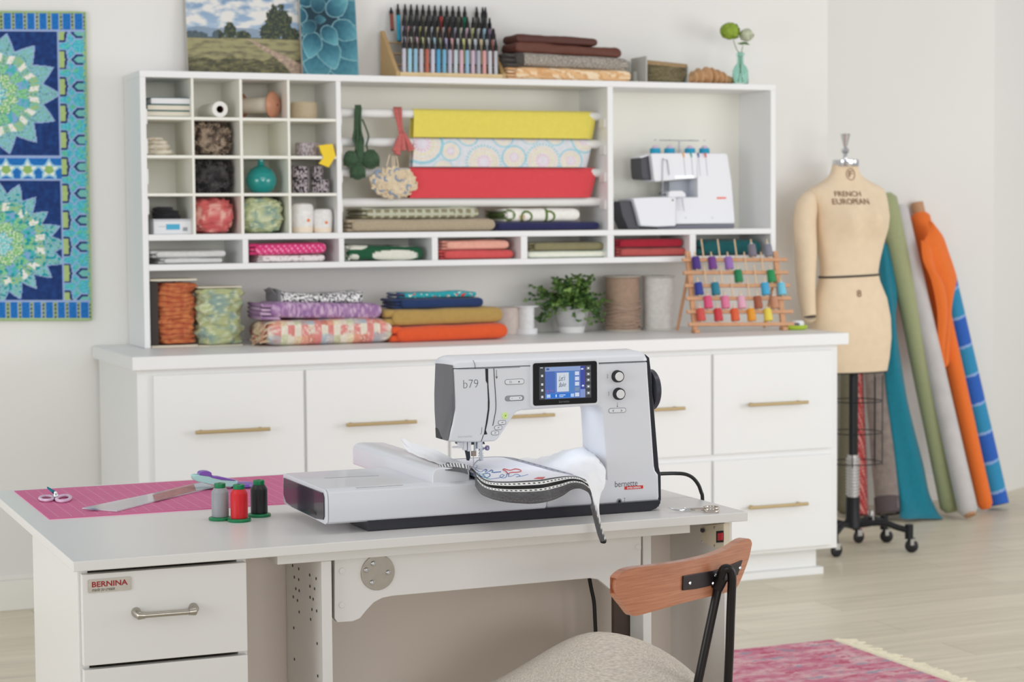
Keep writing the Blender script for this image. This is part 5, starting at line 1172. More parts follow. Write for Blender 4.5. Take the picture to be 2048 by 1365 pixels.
for x_ in (560, 738, 990, 1170): b_ = SG(x_, 275, 6.67); mb.tube([(b_.x-.004, 6.67, a.z+.054), (b_.x, 6.664, a.z+.056), (b_.x+.004, 6.67, a.z+.054)], .0012, 6)
obj('thread_stand', mb, M('thread_wire'), og)
sprism([(1325, 835), (1440, 835), (1442, 855), (1326, 857)], 6.5995, -.0006, M('coral_mark', (236, 110, 96), rough=.5), 'red_mark', 0)
for x_, y_ in ((1270, 1090), (938, 1092)): sprism([(x_-8, y_-8), (x_+8, y_-8), (x_+8, y_+8), (x_-8, y_+8)], 6.5995, -.0006, M('soft_grey'), 'screw_cover', 0)
sprism([(768, 862), (788, 862), (788, 882), (768, 882)], 6.5775, -.0006, SD, 'button', 0)
# ---------------------------------------------------------------- things on the worktop
ZC = .9004
# ribbon bolts standing at the left
def C3(x, y, Y=None, Z=None): return P(260+x/4.014, 370+y/4.014, Y=Y, Z=Z)
def bolt(name, label, cx_, cy_, z0, h, rx, ry, col, seed, amp=.10, fold=14, mat=None, group=None, parent=None, tilt=0):
    mb = MB()
    def fn(u, v):
        t = 2*PI*u; c, s_ = math.cos(t), math.sin(t); e = min(1, (min(v, 1-v)*14)**.5) if 0 < v < 1 else .0
        f = 1+amp*nz(c*1.2+seed, s_*1.2, v*fold)+amp*.7*nz(c*2.5, s_*2.5+seed, v*fold*2.2)-amp*.8*abs(nz(c*.6, seed, v*fold*.8+c*.8))
        k = (.82+.18*e)*f if 0 < v < 1 else .3
        return (cx_+rx*k*math.copysign(abs(c)**.75, c)+tilt*v, cy_+ry*k*math.copysign(abs(s_)**.75, s_), z0+.0005+h*v+(.004*nz(c*2, s_*2, seed) if v > .9 else 0))
    mb.grid(fn, 64, 70, cu=True)
    return obj(name, mb, mat or VCLOTH, parent, sharp=65, col=col)
q0, q1 = C3(160, 900, Y=6.58), C3(540, 900, Y=6.58); zb_ = ZC
r1 = root('ribbon_bolt', ((q0.x+q1.x)/2, 6.63, ZC), 'rust and orange checked ribbon wound on a card bolt, standing leftmost on the worktop', 'ribbon bolt', 'fabric bolts standing on the worktop')
hb_ = C3(400, 765, Y=6.60).z-ZC
dkc = M('dark_card', (66, 60, 58), rough=.8); crc = M('cream_card', (222, 214, 196), rough=.8)
obj('core_card', MB().box((q0.x+.001, 6.575, ZC+.006), (q0.x+.026, 6.68, ZC+hb_-.004)), dkc, r1)
for z_ in (ZC, ZC+hb_-.001): obj('end_flange', MB().box((q0.x, 6.565, z_), (q1.x-.004, 6.700, z_+.006)), crc, r1)
def rust(p):
    a = abs(math.sin(p.z*190+nz(p.x*10, p.z*12)*3)); b = abs(math.sin(math.atan2(p.y-6.63, p.x-q0.x-.1)*17)); q = nz(p.x*60, p.y*60, p.z*60)
    c = mixc((186, 96, 58), (208, 132, 78), .5+q); 
    if a < .3: c = mixc(c, (142, 50, 40), .75)
    if b < .25: c = mixc(c, (168, 62, 48), .6)
    return c
bolt('ribbon', '', (q0.x+.022+q1.x)/2, 6.632, ZC+.008, hb_-.016, (q1.x-q0.x-.024)/2*1.06, .066, rust, 3, parent=r1, amp=.2, fold=9)
q0, q1 = C3(532, 900, Y=6.55), C3(905, 900, Y=6.55)
h2_ = C3(700, 815, Y=6.58).z-ZC
r2 = root('ribbon_bolt', ((q0.x+q1.x)/2, 6.59, ZC), 'pale green floral ribbon wound on a bolt beside the rust one', 'ribbon bolt', 'fabric bolts standing on the worktop')
bolt('ribbon', '', (q0.x+q1.x)/2+.006, 6.60, ZC+.003, h2_-.008, (q1.x-q0.x)/2*1.02, .066, floral((178, 184, 134), (206, 212, 178), (140, 164, 156), 65, 3), 9, amp=.2, fold=7, parent=r2)
obj('end_flange', MB().box((q0.x+.006, 6.545, ZC), (q1.x-.004, 6.66, ZC+.0035)), crc, r2); obj('end_flange', MB().box((q0.x+.006, 6.545, ZC+h2_-.004), (q1.x-.004, 6.66, ZC+h2_)), crc, r2)
# stack 1: patchwork, purple, black and white
G4 = 'folded fabrics stacked on the worktop'
YP1 = 6.42
def wb(label, px0, px1, pyt, pyb, Y, z0, mat, **k):
    return bundle(label, px0, px1, pyt, pyb, Y, z0, mat, group=G4, **k)
QX0 = pxX(590, YP1, 680)
PAT = [(224, 206, 172), (216, 136, 130), (198, 200, 164), (224, 158, 134), (172, 184, 190), (224, 214, 196), (206, 128, 112), (186, 176, 176)]
def patch(p):
    s = (p.z-ZC)+ (p.y-YP1)*.9; i = math.floor((p.x-QX0)/.0235); j = math.floor((s+.003*nz(p.x*30, 1))/.036); c = PAT[(i*3+j*5+i*j) % 8]
    q = nz(p.x*160, p.y*120, p.z*160)
    return mixc(c, (240, 232, 220) if (i+j) % 3 else (200, 120, 110), max(0, q-.1)*1.6)
hA = wb('cream and pink patchwork quilt folded at the bottom of the left worktop stack', 536, 785, 636, 686, YP1, ZC, VCLOTH, seed=51, col=patch, nx=130, ny=70, ex=.7, amp=.004, layers=1, end=0, depth=.24)
fr_ = []
mb = MB(); rnd = random.Random(5); xL = pxX(540, YP1, 680)
def patch_fold(k): return [(xL+.024, YP1+.012, ZC+.008+.016*k), (xL-.005, YP1+.010, ZC+.012+.014*k), (xL-.030+.004*k, YP1+.02, ZC+.006+.010*k)]
for k in range(5):
    A_ = smooth_line(patch_fold(k), 6)
    mb.sheet(lambda u, v: A_[round(u*(len(A_)-1))]+Vector((.012*nz(v*4, k)*u, .13*v, .010*math.sin(v*7+k*2)*u+.004)), len(A_), 26, .003)
for q in mb.v: q.z = max(q.z, ZC+.0004)
mb_o = obj('loose_quilt_edge', mb, VCLOTH, sharp=70, col=lambda p: mixc((222, 204, 170), (206, 140, 116), max(0, nz(p.x*50, p.y*50, p.z*80))*2)); tag(mb_o, 'frayed open layers at the left end of the folded patchwork quilt', 'quilt edge')
def purple(p): q = nz(p.x*130, p.y*60, p.z*40)+.5*nz(p.x*300, p.z*90); return mixc((150, 110, 158), (206, 178, 204), .35+q*1.5)
hB = wb('purple flecked folded fabric between the patchwork and the black and white print', 520, 764, 607, 640, YP1+.03, ZC+hA+.001, VCLOTH, seed=52, col=purple, nx=100, ny=60, ex=.6, layers=4, end=.075, depth=.2, tilt=-.014)
def bw(p): 
    if p.x < bwx+.03 and p.z > 1.0: return (120, 120, 122)
    q = nz(p.x*190, p.y*190, p.z*240); return (238, 238, 238) if q > -.02 else (44, 44, 50)
bwx = pxX(545, YP1+.05, 600)
mb = MB(); x0, x1 = pxX(552, YP1+.05, 600), pxX(730, YP1+.05, 600); zq = ZC+hA+hB+.002
def bwf(u, v):
    t = 2*PI*v; c, s_ = math.cos(t), math.sin(t); h = .040-.009*math.sin(PI*u)+.004*u; k = 1 if .02 < u < .98 else (.85 if 0 < u < 1 else .3)
    x = x0+(x1-x0)*u; zz = zq-.001+h/2+.001+h/2*k*math.copysign(abs(s_)**.6, s_)+.002*nz(x*40, c*2)
    if s_ > 0: zz += .012*math.exp(-(u/.08)**2)
    return (x, YP1+.05+.075+.075*k*math.copysign(abs(c)**.3, c)+.003*nz(x*30, s_*2, 3), max(zz-.007*u, zq-.007*u-.001))
mb.grid(bwf, 110, 60, cv=True, caps=True)
mb.sheet(lambda u, v: (x0-.012+.028*u, YP1+.055+.10*v, zq+.022+.028*(1-u)**1.5+.004*math.sin(v*5)), 8, 10, .003)
tag(obj('folded_fabric', mb, VCLOTH, sharp=60, col=bw), 'black and white speckled folded fabric topping the left worktop stack', 'fabric', G4)
# stack 2
YP2 = 6.40
hA = wb('bright orange folded fabric at the bottom of the right worktop stack', 783, 1016, 649, 681, YP2, ZC, fabric('orange_cotton', (224, 88, 40), var=.04), seed=61, layers=2, end=.045, ex=.62, depth=.22, tilt=.004)
hB = wb('mustard tan folded fabric above the bright orange one', 768, 1006, 619, 652, YP2+.02, ZC+hA, fabric('khaki_cotton', (178, 146, 80), var=.05), seed=62, layers=2, end=.06, ex=.5, depth=.2, tilt=.003)
hC = wb('navy blue folded fabric above the mustard tan one', 790, 967, 604, 624, YP2+.045, ZC+hA+hB, fabric('deep_navy', (26, 52, 100)), seed=63, layers=3, end=.05, ex=.4, depth=.17)
def tealprint(p): q = nz(p.x*110, p.y*90, p.z*110); r = nz(p.x*60+4, p.y*60, p.z*60+2); return (206, 60, 60) if r > .42 else ((226, 226, 214) if q > .42 else ((24, 60, 110) if p.x < tpx+.03 else (34, 160, 170)))
tpx = pxX(794, YP2+.06, 605)
wb('turquoise printed folded fabric topping the right worktop stack', 795, 953, 596, 608, YP2+.06, ZC+hA+hB+hC, VCLOTH, seed=64, col=tealprint, nx=90, ny=50, layers=2, end=.05, ex=.7, amp=.006, depth=.14)
# white spools at mid worktop
def CZ(px, py, front=6.625):
    q = P(px, py, Z=ZC)
    if q.y > front: q = P(px, py, Y=front); q.z = ZC
    return q
def C2(x, y): return 980+x/5.12, 520+y/5.12
q = CZ(1060, 664); kx = .00182
sp = root('ribbon_spool', (q.x, q.y+.03, ZC), 'white flanged spool standing in front of a pale one beside the plant', 'spool')
h_ = P(1055, 612, Y=q.y+.03).z-ZC
obj('core', MB().lathe((q.x, q.y+.035, ZC), [(.0001, .003), (.030, .003), (.030, h_-.004), (.0001, h_-.004)], 36), fabric('white_ribbon', (236, 237, 238)), sp)
obj('flange', MB().lathe((q.x, q.y+.035, ZC), [(.0001, 0), (.042, 0), (.042, .022), (.0001, .022)], 40), M('white_plastic', (236, 237, 240), rough=.4), sp, bevel=.001)
obj('top_disc', MB().lathe((q.x, q.y+.035, ZC+h_-.004), [(.0001, 0), (.046, 0), (.046, .004), (.0001, .004)], 40), M('white_plastic'), sp)
q = P(1020, 660, Y=6.66); 
tag(obj('paper_wrapped_spool', MB().lathe((q.x+.004, 6.70, ZC), [(.0001, 0), (.052, 0), (.052, .002), (.050, .098), (.052, .1), (.0001, .1)], 40), fabric('pale_blush', (208, 196, 188))), 'pale beige spool standing behind the mustard fabric and the white spool', 'spool')
# plant
q = CZ(1151, 661); px_, py_ = q.x, q.y+.035
pl = root('potted_plant', (px_, py_, ZC), 'leafy green plant in a grey and white pot in the middle of the worktop', 'plant')
hp_ = .100
obj('pot', MB().lathe((px_, py_, ZC), [(.0001, .024), (.052, .024), (.0595, .05), (.0635, hp_), (.0605, hp_), (.056, .09), (.0001, .088)], 48), M('grey_stone_pot', (190, 190, 190), rough=.7, var=.04, vs=90, bump=.2), pl)
obj('saucer', MB().lathe((px_, py_, ZC), [(.0001, 0), (.046, 0), (.0515, .0238), (.0001, .0238)], 48), M('white_ceramic', (232, 232, 232), rough=.35), pl, bevel=.001)
obj('soil', MB().lathe((px_, py_, ZC+.089), [(.0001, .002), (.055, 0)], 24), M('soil', (40, 34, 28), rough=1), pl)
mb = MB(); mbs = MB(); rnd = random.Random(21); lc = []
for i in range(105):
    a = rnd.uniform(0, 2*PI); el = rnd.uniform(.15, 1.45); L = rnd.uniform(.08, .165)
    if i < 22: el = rnd.uniform(-.35, .3); L = rnd.uniform(.08, .13)
    p0 = Vector((px_+.03*math.cos(a)*rnd.random(), py_+.03*math.sin(a)*rnd.random(), ZC+.09)); d = Vector((math.cos(a)*math.cos(el)*1.05, math.sin(a)*math.cos(el)*.75, math.sin(el)*.95))
    pts = [p0+d*L*t+Vector((0, 0, (.045 if i < 22 else .012)*math.sin(PI*min(1, t*1.1)))) + Vector((0, 0, -.02*t*t)) for t in [k/7 for k in range(8)]]
    mbs.tube(pts, .0012, 5)
    tone = mixc((60, 98, 48), (128, 160, 84), rnd.random())
    for k in range(2, 8):
        for s in range(3):
            p = pts[k]; b = rnd.uniform(0, 2*PI); n_ = Vector((math.cos(b), math.sin(b)*.8, rnd.uniform(-.2, .8))).normalized(); l_ = rnd.uniform(.014, .024); w2 = l_*.36
            sd = n_.cross(Vector((rnd.uniform(-.5, .5), rnd.uniform(-1, 1), 1))).normalized(); up_ = sd.cross(n_)*.003
            mb.add([p, p+n_*l_*.35+sd*w2-up_, p+n_*l_*.8+sd*w2*.7, p+n_*l_, p+n_*l_*.8-sd*w2*.7, p+n_*l_*.35-sd*w2-up_, p+n_*l_*.5+up_], [(0, 1, 6), (1, 2, 6), (2, 3, 6), (3, 4, 6), (4, 5, 6), (5, 0, 6)])
            c = mixc(tone, (150, 176, 84), rnd.random()*.5) if rnd.random() < .5 else mixc(tone, (40, 70, 44), rnd.random()*.6); lc += [c]*7
it = iter(lc)
obj('foliage', mb, M('leaf_surface', vcol=True, rough=.5), pl, col=lambda p: next(it))['kind'] = 'stuff'
obj('stems', mbs, M('stem_green'), pl)
# cord spools
def cord_spool(pxa, pxb, pyt, pyb, label, c, cc, seed, twist):
    q = CZ((pxa+pxb)/2, pyb); r_ = (P(pxb, pyb, Y=q.y+.03).x-P(pxa, pyb, Y=q.y+.03).x)/2*.93; cy_ = q.y+r_*.9; h_ = P((pxa+pxb)/2, pyt, Y=cy_).z-ZC
    s = root('cord_spool', (q.x, cy_, ZC), label, 'cord spool', 'cord spools between the plant and the thread rack')
    mb = MB().grid(lambda u, v: (q.x+r_*(.94+.018*math.cos(v*2*PI*38)+.02*nz(math.cos(2*PI*u), math.sin(2*PI*u), v*8+seed))*math.cos(2*PI*u), cy_+r_*(.94+.018*math.cos(v*2*PI*38))*math.sin(2*PI*u), ZC+.006+(h_-.012)*v+.002*math.sin(2*PI*u)), 48, 230, cu=True, caps=True)
    obj('cord', mb, c, s, sharp=80)
    if twist:
        m2 = MB(); rnd = random.Random(seed)
        for k in range(9):
            z0_ = ZC+.01+.012*k; t_ = rnd.uniform(-.02, .02)
            m2.tube([(q.x+r_*1.0*math.cos(PI+PI*j/14), cy_+r_*1.0*math.sin(PI+PI*j/14), z0_+t_*(j/14)+.004*math.sin(j*.7+k)) for j in range(15)], .0032, 6)
        obj('loose_cord', m2, c, s)
    obj('flange', MB().lathe((q.x, cy_, ZC), [(.0001, 0), (r_*1.02, 0), (r_*1.02, .006), (.0001, .006)], 44), cc, s)
    obj('flange', MB().lathe((q.x, cy_, ZC+h_-.006), [(.012, 0), (r_*1.04, 0), (r_*1.04, .005), (.012, .005)], 44), cc, s)
    obj('hub', MB().lathe((q.x, cy_, ZC+h_-.0055), [(.0001, .0052), (.026, .0052), (.026, 0)], 30), M('hub_dark', (110, 104, 98), rough=.8), s)
cord_spool(1224, 1294, 551, 659, 'taupe cord spool standing directly right of the plant', fabric('taupe_cord', (176, 150, 130)), M('greige_card', (186, 178, 166), rough=.8), 2, True)
cord_spool(1299, 1362, 551, 656, 'off-white cord spool standing beside the thread rack', fabric('white_cord', (228, 226, 222)), M('white_card2', (206, 204, 198), rough=.8), 5, False)
# thread rack
def R8(x, y): return 1060+x/3.531, 460+y/3.531
RW = M('rack_beech', (206, 156, 118), rough=.5, var=.07, vs=40, sc=(1, 1, 1)); TZ = ZC
YR0 = 6.400
tk = root('thread_rack', (P(*R8(1480, 700), Y=YR0).x, YR0+.03, ZC), 'folding beech thread rack holding rows of coloured spools at the right end of the worktop', 'thread rack')
LEAN = .27
def rk_pt(x, y):   # point on the leaning front plane  Y = YR0 + LEAN*(z-ZC)
    d = ray(*R8(x, y)); t = (YR0+LEAN*(HC-ZC))/(d.y-LEAN*d.z); return Vector((0, 0, HC))+d*t
UPV = Vector((0, LEAN, 1)).normalized(); FN = Vector((0, -1, LEAN)).normalized()
def plank(a, b, w, th, m, name, off=0):
    a, b = Vector(a), Vector(b); d = (b-a).normalized(); sd = d.cross(FN).normalized()*w/2; o_ = FN*off
    return obj(name, MB().prism([a+sd+o_, b+sd+o_, b-sd+o_, a-sd+o_], -FN*th), m, tk, bevel=.001)
for (xt, yt, xb_, yb_) in ((1117, 150, 1172, 718), (1735, 150, 1795, 706)):
    a, b = rk_pt(xt, yt), rk_pt(xb_, yb_); b = Vector((a.x, YR0, ZC+.006)) if 0 else b
    plank(a, Vector((b.x, b.y, max(b.z, ZC+.010))), .020, .012, RW, 'upright')
    f = Vector((b.x, YR0, ZC)); obj('foot', MB().box((f.x-.011, YR0-.012, ZC), (f.x+.011, YR0+.02, ZC+.012)), RW, tk, bevel=.002)
    t_ = a.lerp(b, .25); t_.y += .012; obj('back_leg', MB().tube([t_, (b.x+.0, min(YR0+.15, 6.72), ZC+.004)], .006, 8), RW, tk)
rows = [(665, 1115, 1870), (577, 1103, 1850), (482, 1097, 1835), (392, 1088, 1828), (300, 1078, 1815), (210, 1070, 1808)]
for y, xa, xb_ in rows: plank(rk_pt(xa, y+6), rk_pt(xb_, y+4), .013, .010, RW, 'shelf_rail', off=.0105)
WEN = M('peg_wood', (226, 196, 160), rough=.5)
SPN = {0: [(1200, (212, 84, 76), 'coral red'), (1322, (206, 62, 70), 'raspberry red'), (1440, (226, 98, 56), 'orange red'), (1556, (234, 158, 44), 'amber'), (1673, (236, 214, 84), 'lemon yellow')],
       1: [(1250, (222, 84, 128), 'hot pink'), (1372, (226, 124, 160), 'rose pink'), (1487, (230, 172, 192), 'pale pink'), (1603, (164, 92, 66), 'chestnut brown'), (1718, (200, 142, 112), 'tan')],
       2: [(1185, (50, 64, 150), 'royal blue'), (1303, (36, 128, 152), 'petrol teal'), (1420, None, ''), (1535, None, ''), (1655, (70, 170, 214), 'sky blue'), (1770, (118, 200, 226), 'light aqua')],
       3: [(1230, None, ''), (1345, None, ''), (1465, (30, 132, 82), 'emerald green'), (1585, None, ''), (1697, (34, 146, 84), 'leaf green')],
       4: [(1167, (74, 48, 132), 'dark violet'), (1281, (116, 62, 142), 'purple'), (1397, (152, 112, 186), 'lavender'), (1515, None, ''), (1633, None, '')],
       5: [(1213, None, ''), (1328, None, ''), (1447, None, ''), (1562, (122, 118, 130), 'mauve grey'), (1675, (134, 134, 146), 'silver grey')]}
rn = {0: 'bottom', 1: 'second', 2: 'third', 3: 'fourth', 4: 'fifth', 5: 'top'}
sp0 = None; base_m = M('spool_thread_base', (200, 200, 200), rough=.45, bump=.3, bs=500, sc=(1, 1, 6))
for k, its in SPN.items():
    y = rows[k][0]
    for x, c, nm in its:
        b = rk_pt(x, y)+FN*.016+UPV*.0075
        obj('peg', MB().tube([b-UPV*.006, b+UPV*.064, b+UPV*.068], [.0028, .0026, .0014], 8), WEN, tk)
        if not c: continue
        lab = '%s thread spool on a peg of the %s row of the beech rack' % (nm, rn[k])
        if sp0 is None:
            b0 = Vector(b); sp0 = root('thread_spool', b0, lab, 'thread spool', 'thread spools on the beech rack')
            m0 = M('thread_%d_%d_%d' % c, c, rough=.4, bump=.3, bs=500, sc=(1, 1, 6))
            a1 = b0+UPV*.001
            obj('thread', MB().lathe(a1, [(.0032, 0), (.0160, .0002), (.0168, .002), (.0150, .042), (.0128, .0465), (.0032, .047)], 28, ax=UPV), m0, sp0)
            obj('tube', MB().lathe(a1+UPV*.047, [(.0032, 0), (.0062, 0), (.0062, .004), (.0032, .004)], 18, ax=UPV), M('spool_tube', (232, 228, 222), rough=.5), sp0)
        else:
            m1 = M('thread_%d_%d_%d' % c, c, rough=.4, bump=.3, bs=500, sc=(1, 1, 6)); dup(sp0, Vector(b)-b0, lab, recolor={m0: m1})
# lime tape dispenser
q = CZ(1597, 660)
td = root('pin_dish', (q.x, q.y+.02, ZC), 'lime green dish with a dark grey and white cushion beside the thread rack', 'pin dish')
obj('dish', MB().lathe((q.x, q.y+.025, ZC), [(.0001, 0), (.038, 0), (.046, .006), (.048, .013), (.043, .017), (.03, .012), (.0001, .012)], 40), M('lime_plastic', (176, 200, 66), rough=.4), td)
obj('cushion', MB().lathe((q.x-.004, q.y+.022, ZC+.0125), [(.0001, 0), (.020, 0), (.021, .008), (.018, .0135), (.0001, .014)], 30), M('slate_rubber', (92, 94, 114), rough=.6), td)
obj('white_top', MB().lathe((q.x+.014, q.y+.030, ZC+.012), [(.0001, 0), (.024, 0), (.025, .014), (.02, .021), (.0001, .022)], 30), M('white_plastic'), td)
# ---------------------------------------------------------------- quilt on the wall
QA, QB = P(170, 25, Y=6.785), P(185, 640, Y=6.785); QW = .95
def star5(dx, dy, r, k=5, inner=.5, rot=-PI/2):
    a = (math.atan2(dy, dx)-rot) % (2*PI/k); a = abs(a-PI/k); d = math.hypot(dx, dy)   # a = PI/k at a tip
    # edge between tip (angle PI/k) and notch (angle 0)
    tx, ty = r*math.cos(PI/k), r*math.sin(PI/k); nx_, ny_ = r*inner, 0
    x, y = d*math.cos(a), d*math.sin(a)
    return (tx-nx_)*(y-ny_)-(ty-ny_)*(x-nx_)     # > 0 inside
def quilt_col(x, y):
    """x, y in photograph-like units, x mirrored about the quilt's middle"""
    if x < -110: x = -220-x
    n1 = nz(x/3.2, y/3.2, 1); n2 = nz(x/9, y/9, 7)
    LAV = (150, 172, 214); GRN = (160, 188, 126); NAV = mixc((14, 46, 104), (22, 66, 130), .4+n2); BLU = mixc((18, 98, 176), (26, 122, 198), .5+n1)
    if x > 172 or y < 26.5 or y > 636: return mixc(GRN, (182, 204, 158), .5+n1)
    TEAL = mixc((60, 168, 196), (100, 196, 206), .5+n1*1.5)
    if n2 > .2: TEAL = mixc(TEAL, (110, 194, 120), .55)
    if 124 <= x and 62 < y < 600:
        yy = (y-118) % 53.5; c = TEAL
        if x > 168: return GRN if n1 > 0 else (70, 160, 190)
        # half hexagon pocket on the left edge
        ax_ = x-124; d = abs(yy-0)
        hy = min(yy, 53.5-yy)
        if hy < 22.5-ax_*.25 and ax_ < 18-hy*.25: return mixc(GRN, (176, 196, 120), .5+n1) if (hy < 15.5 and ax_ < 10-hy*.1) else ((18, 50, 108) if (hy < 19.5 and ax_ < 15-hy*.2) else LAV)
        y2 = (y-118+26) % 53.5-26; dx = x-160
        if abs(y2) < 10.5 and dx > -15+abs(y2)*.9: return (112, 186, 180) if (abs(y2) < 6.5 and dx > -9+abs(y2)*.9) else (18, 50, 108)
        if abs(y2) < 13 and dx > -19+abs(y2)*.9: return LAV
        # star outline of light blue
        s_ = star5(x-146, ((y-91) % 53.5)-26.7, 24, 6, .62)
        if -16 < s_ < 16: return LAV
        return c
    if y < 62 or y > 600:
        p = (x+6) % 21.6
        if y > 58 and y < 62 or 600 < y < 604: return LAV
        if p < 8.4: return ((30, 44, 60) if (int((y+n1)/4) % 2 == 0 and 2.6 < p < 5.8) else (150, 170, 112)) if 1.6 < p < 6.8 else LAV
        return BLU
    if 310 < y < 360 and x < 139:
        if y < 314.5 or y > 355.5: return LAV
        px_ = (x-120) % 39-19.5; s = star5(px_, y-338, 21, 5, .5)
        if star5(px_, y-338, 9.5, 5, .82, PI/2) > 0: return mixc(GRN, (130, 178, 84), .5)
        if s > 26: return (232, 236, 228)
        if s > -22: return (150, 200, 222)
        return BLU
    if x >= 124: return TEAL
    if x >= 121: return LAV
    # medallions
    first = y < 312
    cx_, cy_ = (2, 187) if first else (7, 487)
    dx, dy = x-cx_, y-cy_; d = math.hypot(dx, dy); a = math.atan2(dy, dx); K = 14 if first else 20
    u = (a/(2*PI)*K) % 1; tri = abs(u-.5)*2 if not first else 1-abs(((a/(2*PI)*K+.5) % 1)-.5)*2
    edge = (92+30*tri**1.15) if first else (92+26*tri+8*math.sin(a*4+1))
    if d > edge+2: return NAV
    if d > edge-1.5: return LAV
    k = 10 if first else 8; w_ = abs(((a/(2*PI)*k) % 1)-.5)*2; ring = d+9*(w_-.5)
    if ring > 84: c = mixc((134, 190, 216), (124, 184, 150), .35+n1*2)
    elif ring > 66: 
        c = (232, 232, 226) if .35 < w_ < .75 and n1 > -.35 else mixc((170, 190, 110), (110, 190, 190), .5+n1*2)
    elif ring > 44: c = mixc((128, 168, 210), (70, 180, 180), .5+n2*3) if w_ < .45 else mixc((110, 190, 130), (150, 204, 160), .5+n1*2)
    elif ring > 24: c = mixc((110, 186, 110), (226, 228, 206), .3+n1*2.2)
    else: c = mixc((90, 196, 206), (210, 226, 214), .3+n1*2+.4*(math.sin(a*10) > .3))
    if abs((ring % 22)-11) > 9.6 or w_ > .94: c = mixc(c, (158, 196, 220) if n1 > 0 else (70, 130, 130), .75)
    if not first and ring > 50 and nz(x/7, y/7, 11) > .22: c = (12, 150, 158)
    return c
def qmap(u, v):
    X = QA.x-QW*(1-u)+(.006 if 0 else 0); Z = QB.z+(QA.z-QB.z)*v
    return X, Z
qr = .011
def qp(u, v):
    X, Z = qmap(u, v); dx, dz = X-QA.x, Z-(QA.z+QB.z)/2
    return (QA.x+dx, 6.786-.002*math.sin(u*9)*math.sin(v*7)-.004, Z+dx*-.045*(1-2*v)*.6 - 0*dz)
mb = MB(); nu_, nv_ = 330, 440
mb.grid(qp, nu_, nv_)
vals = [quilt_col(173-(1-i/(nu_-1))*QW/.00184, 24+(1-j/(nv_-1))*616) for i in range(nu_) for j in range(nv_)]; it = iter(vals)
QT = root('wall_quilt', (QA.x-QW/2, 6.785, QB.z), 'blue and green medallion quilt hanging on the wall at the left', 'quilt')
obj('quilt_top', mb, VCLOTH, QT, col=lambda p: next(it))
mb = MB().grid(lambda u, v: Vector(qp(1-u, v))+Vector((0, .0045, 0)), 12, 16)
obj('backing', mb, fabric('green_binding', (160, 188, 130)), QT)
edge = [qp(0, k/30) for k in range(31)]+[qp(k/30, 1) for k in range(1, 31)]+[qp(1, 1-k/30) for k in range(1, 31)]+[qp(1-k/30, 0) for k in range(1, 30)]
obj('binding', MB().tube([Vector(p)+Vector((0, .0015, 0)) for p in edge], .0032, 6, closed=True), fabric('green_binding'), QT)
# ---------------------------------------------------------------- dress form
DF = root('dress_form', (4.235, 6.58, 0), 'cream dress form with one arm on a black wheeled stand beside the cabinet', 'dress form')
MX, MYY = 4.235, 6.585; yaw = math.radians(-2)
LN = M('form_linen', (228, 207, 178), rough=.85, var=.03, vs=30, bump=.12, bs=600, sheen=.1)
# stations: z, half width, front depth, back depth, x offset, y offset
def W(px, py): return P(px, py, Y=MYY)
def hw(pl, pr_, py): a, b = W(pl, py), W(pr_, py); return ((b.x-a.x)/2, (a.x+b.x)/2, a.z)
S_ = []
for pl, pr_, py, f, b in ((1640, 1775, 749, .105, .125), (1632, 1780, 720, .115, .130), (1627, 1784, 680, .118, .135), (1627, 1783, 640, .112, .128), (1631, 1776, 600, .100, .110), (1641, 1762, 565, .088, .086), (1645, 1758, 546, .086, .080), (1643, 1761, 525, .090, .080), (1637, 1769, 490, .100, .090), (1633, 1777, 459, .118, .095), (1632, 1779, 435, .128, .097), (1628, 1778, 412, .112, .098), (1620, 1777, 394, .090, .092), (1616, 1775, 384, .078, .084), (1622, 1770, 377, .070, .076), (1634, 1758, 370, .062, .068), (1648, 1744, 363, .055, .060), (1658, 1731, 356, .050, .054), (1664, 1723, 348, .047, .050), (1667, 1720, 340, .046, .048), (1669, 1719, 330, .045, .046)):
    h, xc, z = hw(pl, pr_, py); S_.append((z, h*.95, f*.9, b*.9, xc))
S_.sort()
zs_ = [s[0] for s in S_]
def stt(z):
    for i in range(len(S_)-1):
        if z <= S_[i+1][0]:
            t = (z-S_[i][0])/(S_[i+1][0]-S_[i][0]); t = max(0, min(1, t)); t2 = t
            return tuple(S_[i][k]*(1-t2)+S_[i+1][k]*t2 for k in range(5))
    return S_[-1]
zw = W(1700, 440).z
def torso(u, v):
    z = zs_[0]+(zs_[-1]-zs_[0])*v; _, h, f, b, xc = stt(z); a = 2*PI*u; c, s_ = math.cos(a), math.sin(a)
    e = 2/2.35; X = h*math.copysign(abs(c)**e, c); D = (b if s_ > 0 else f*.80)*math.copysign(abs(s_)**e, s_)
    if s_ < 0:   # bust
        for bx_ in (-.062, .058):
            D -= .030*math.exp(-((X-bx_)/.046)**2-((z-zw)/.060)**2)
        D += .010*math.exp(-(X/.02)**2-((z-zw)/.05)**2)
    return (xc+X*math.cos(yaw)-D*math.sin(yaw)*0, MYY+.01+D, z)
TO = obj('torso', MB().grid(torso, 72, 90, cu=True, flip=False, caps=False), LN, DF, sharp=80)
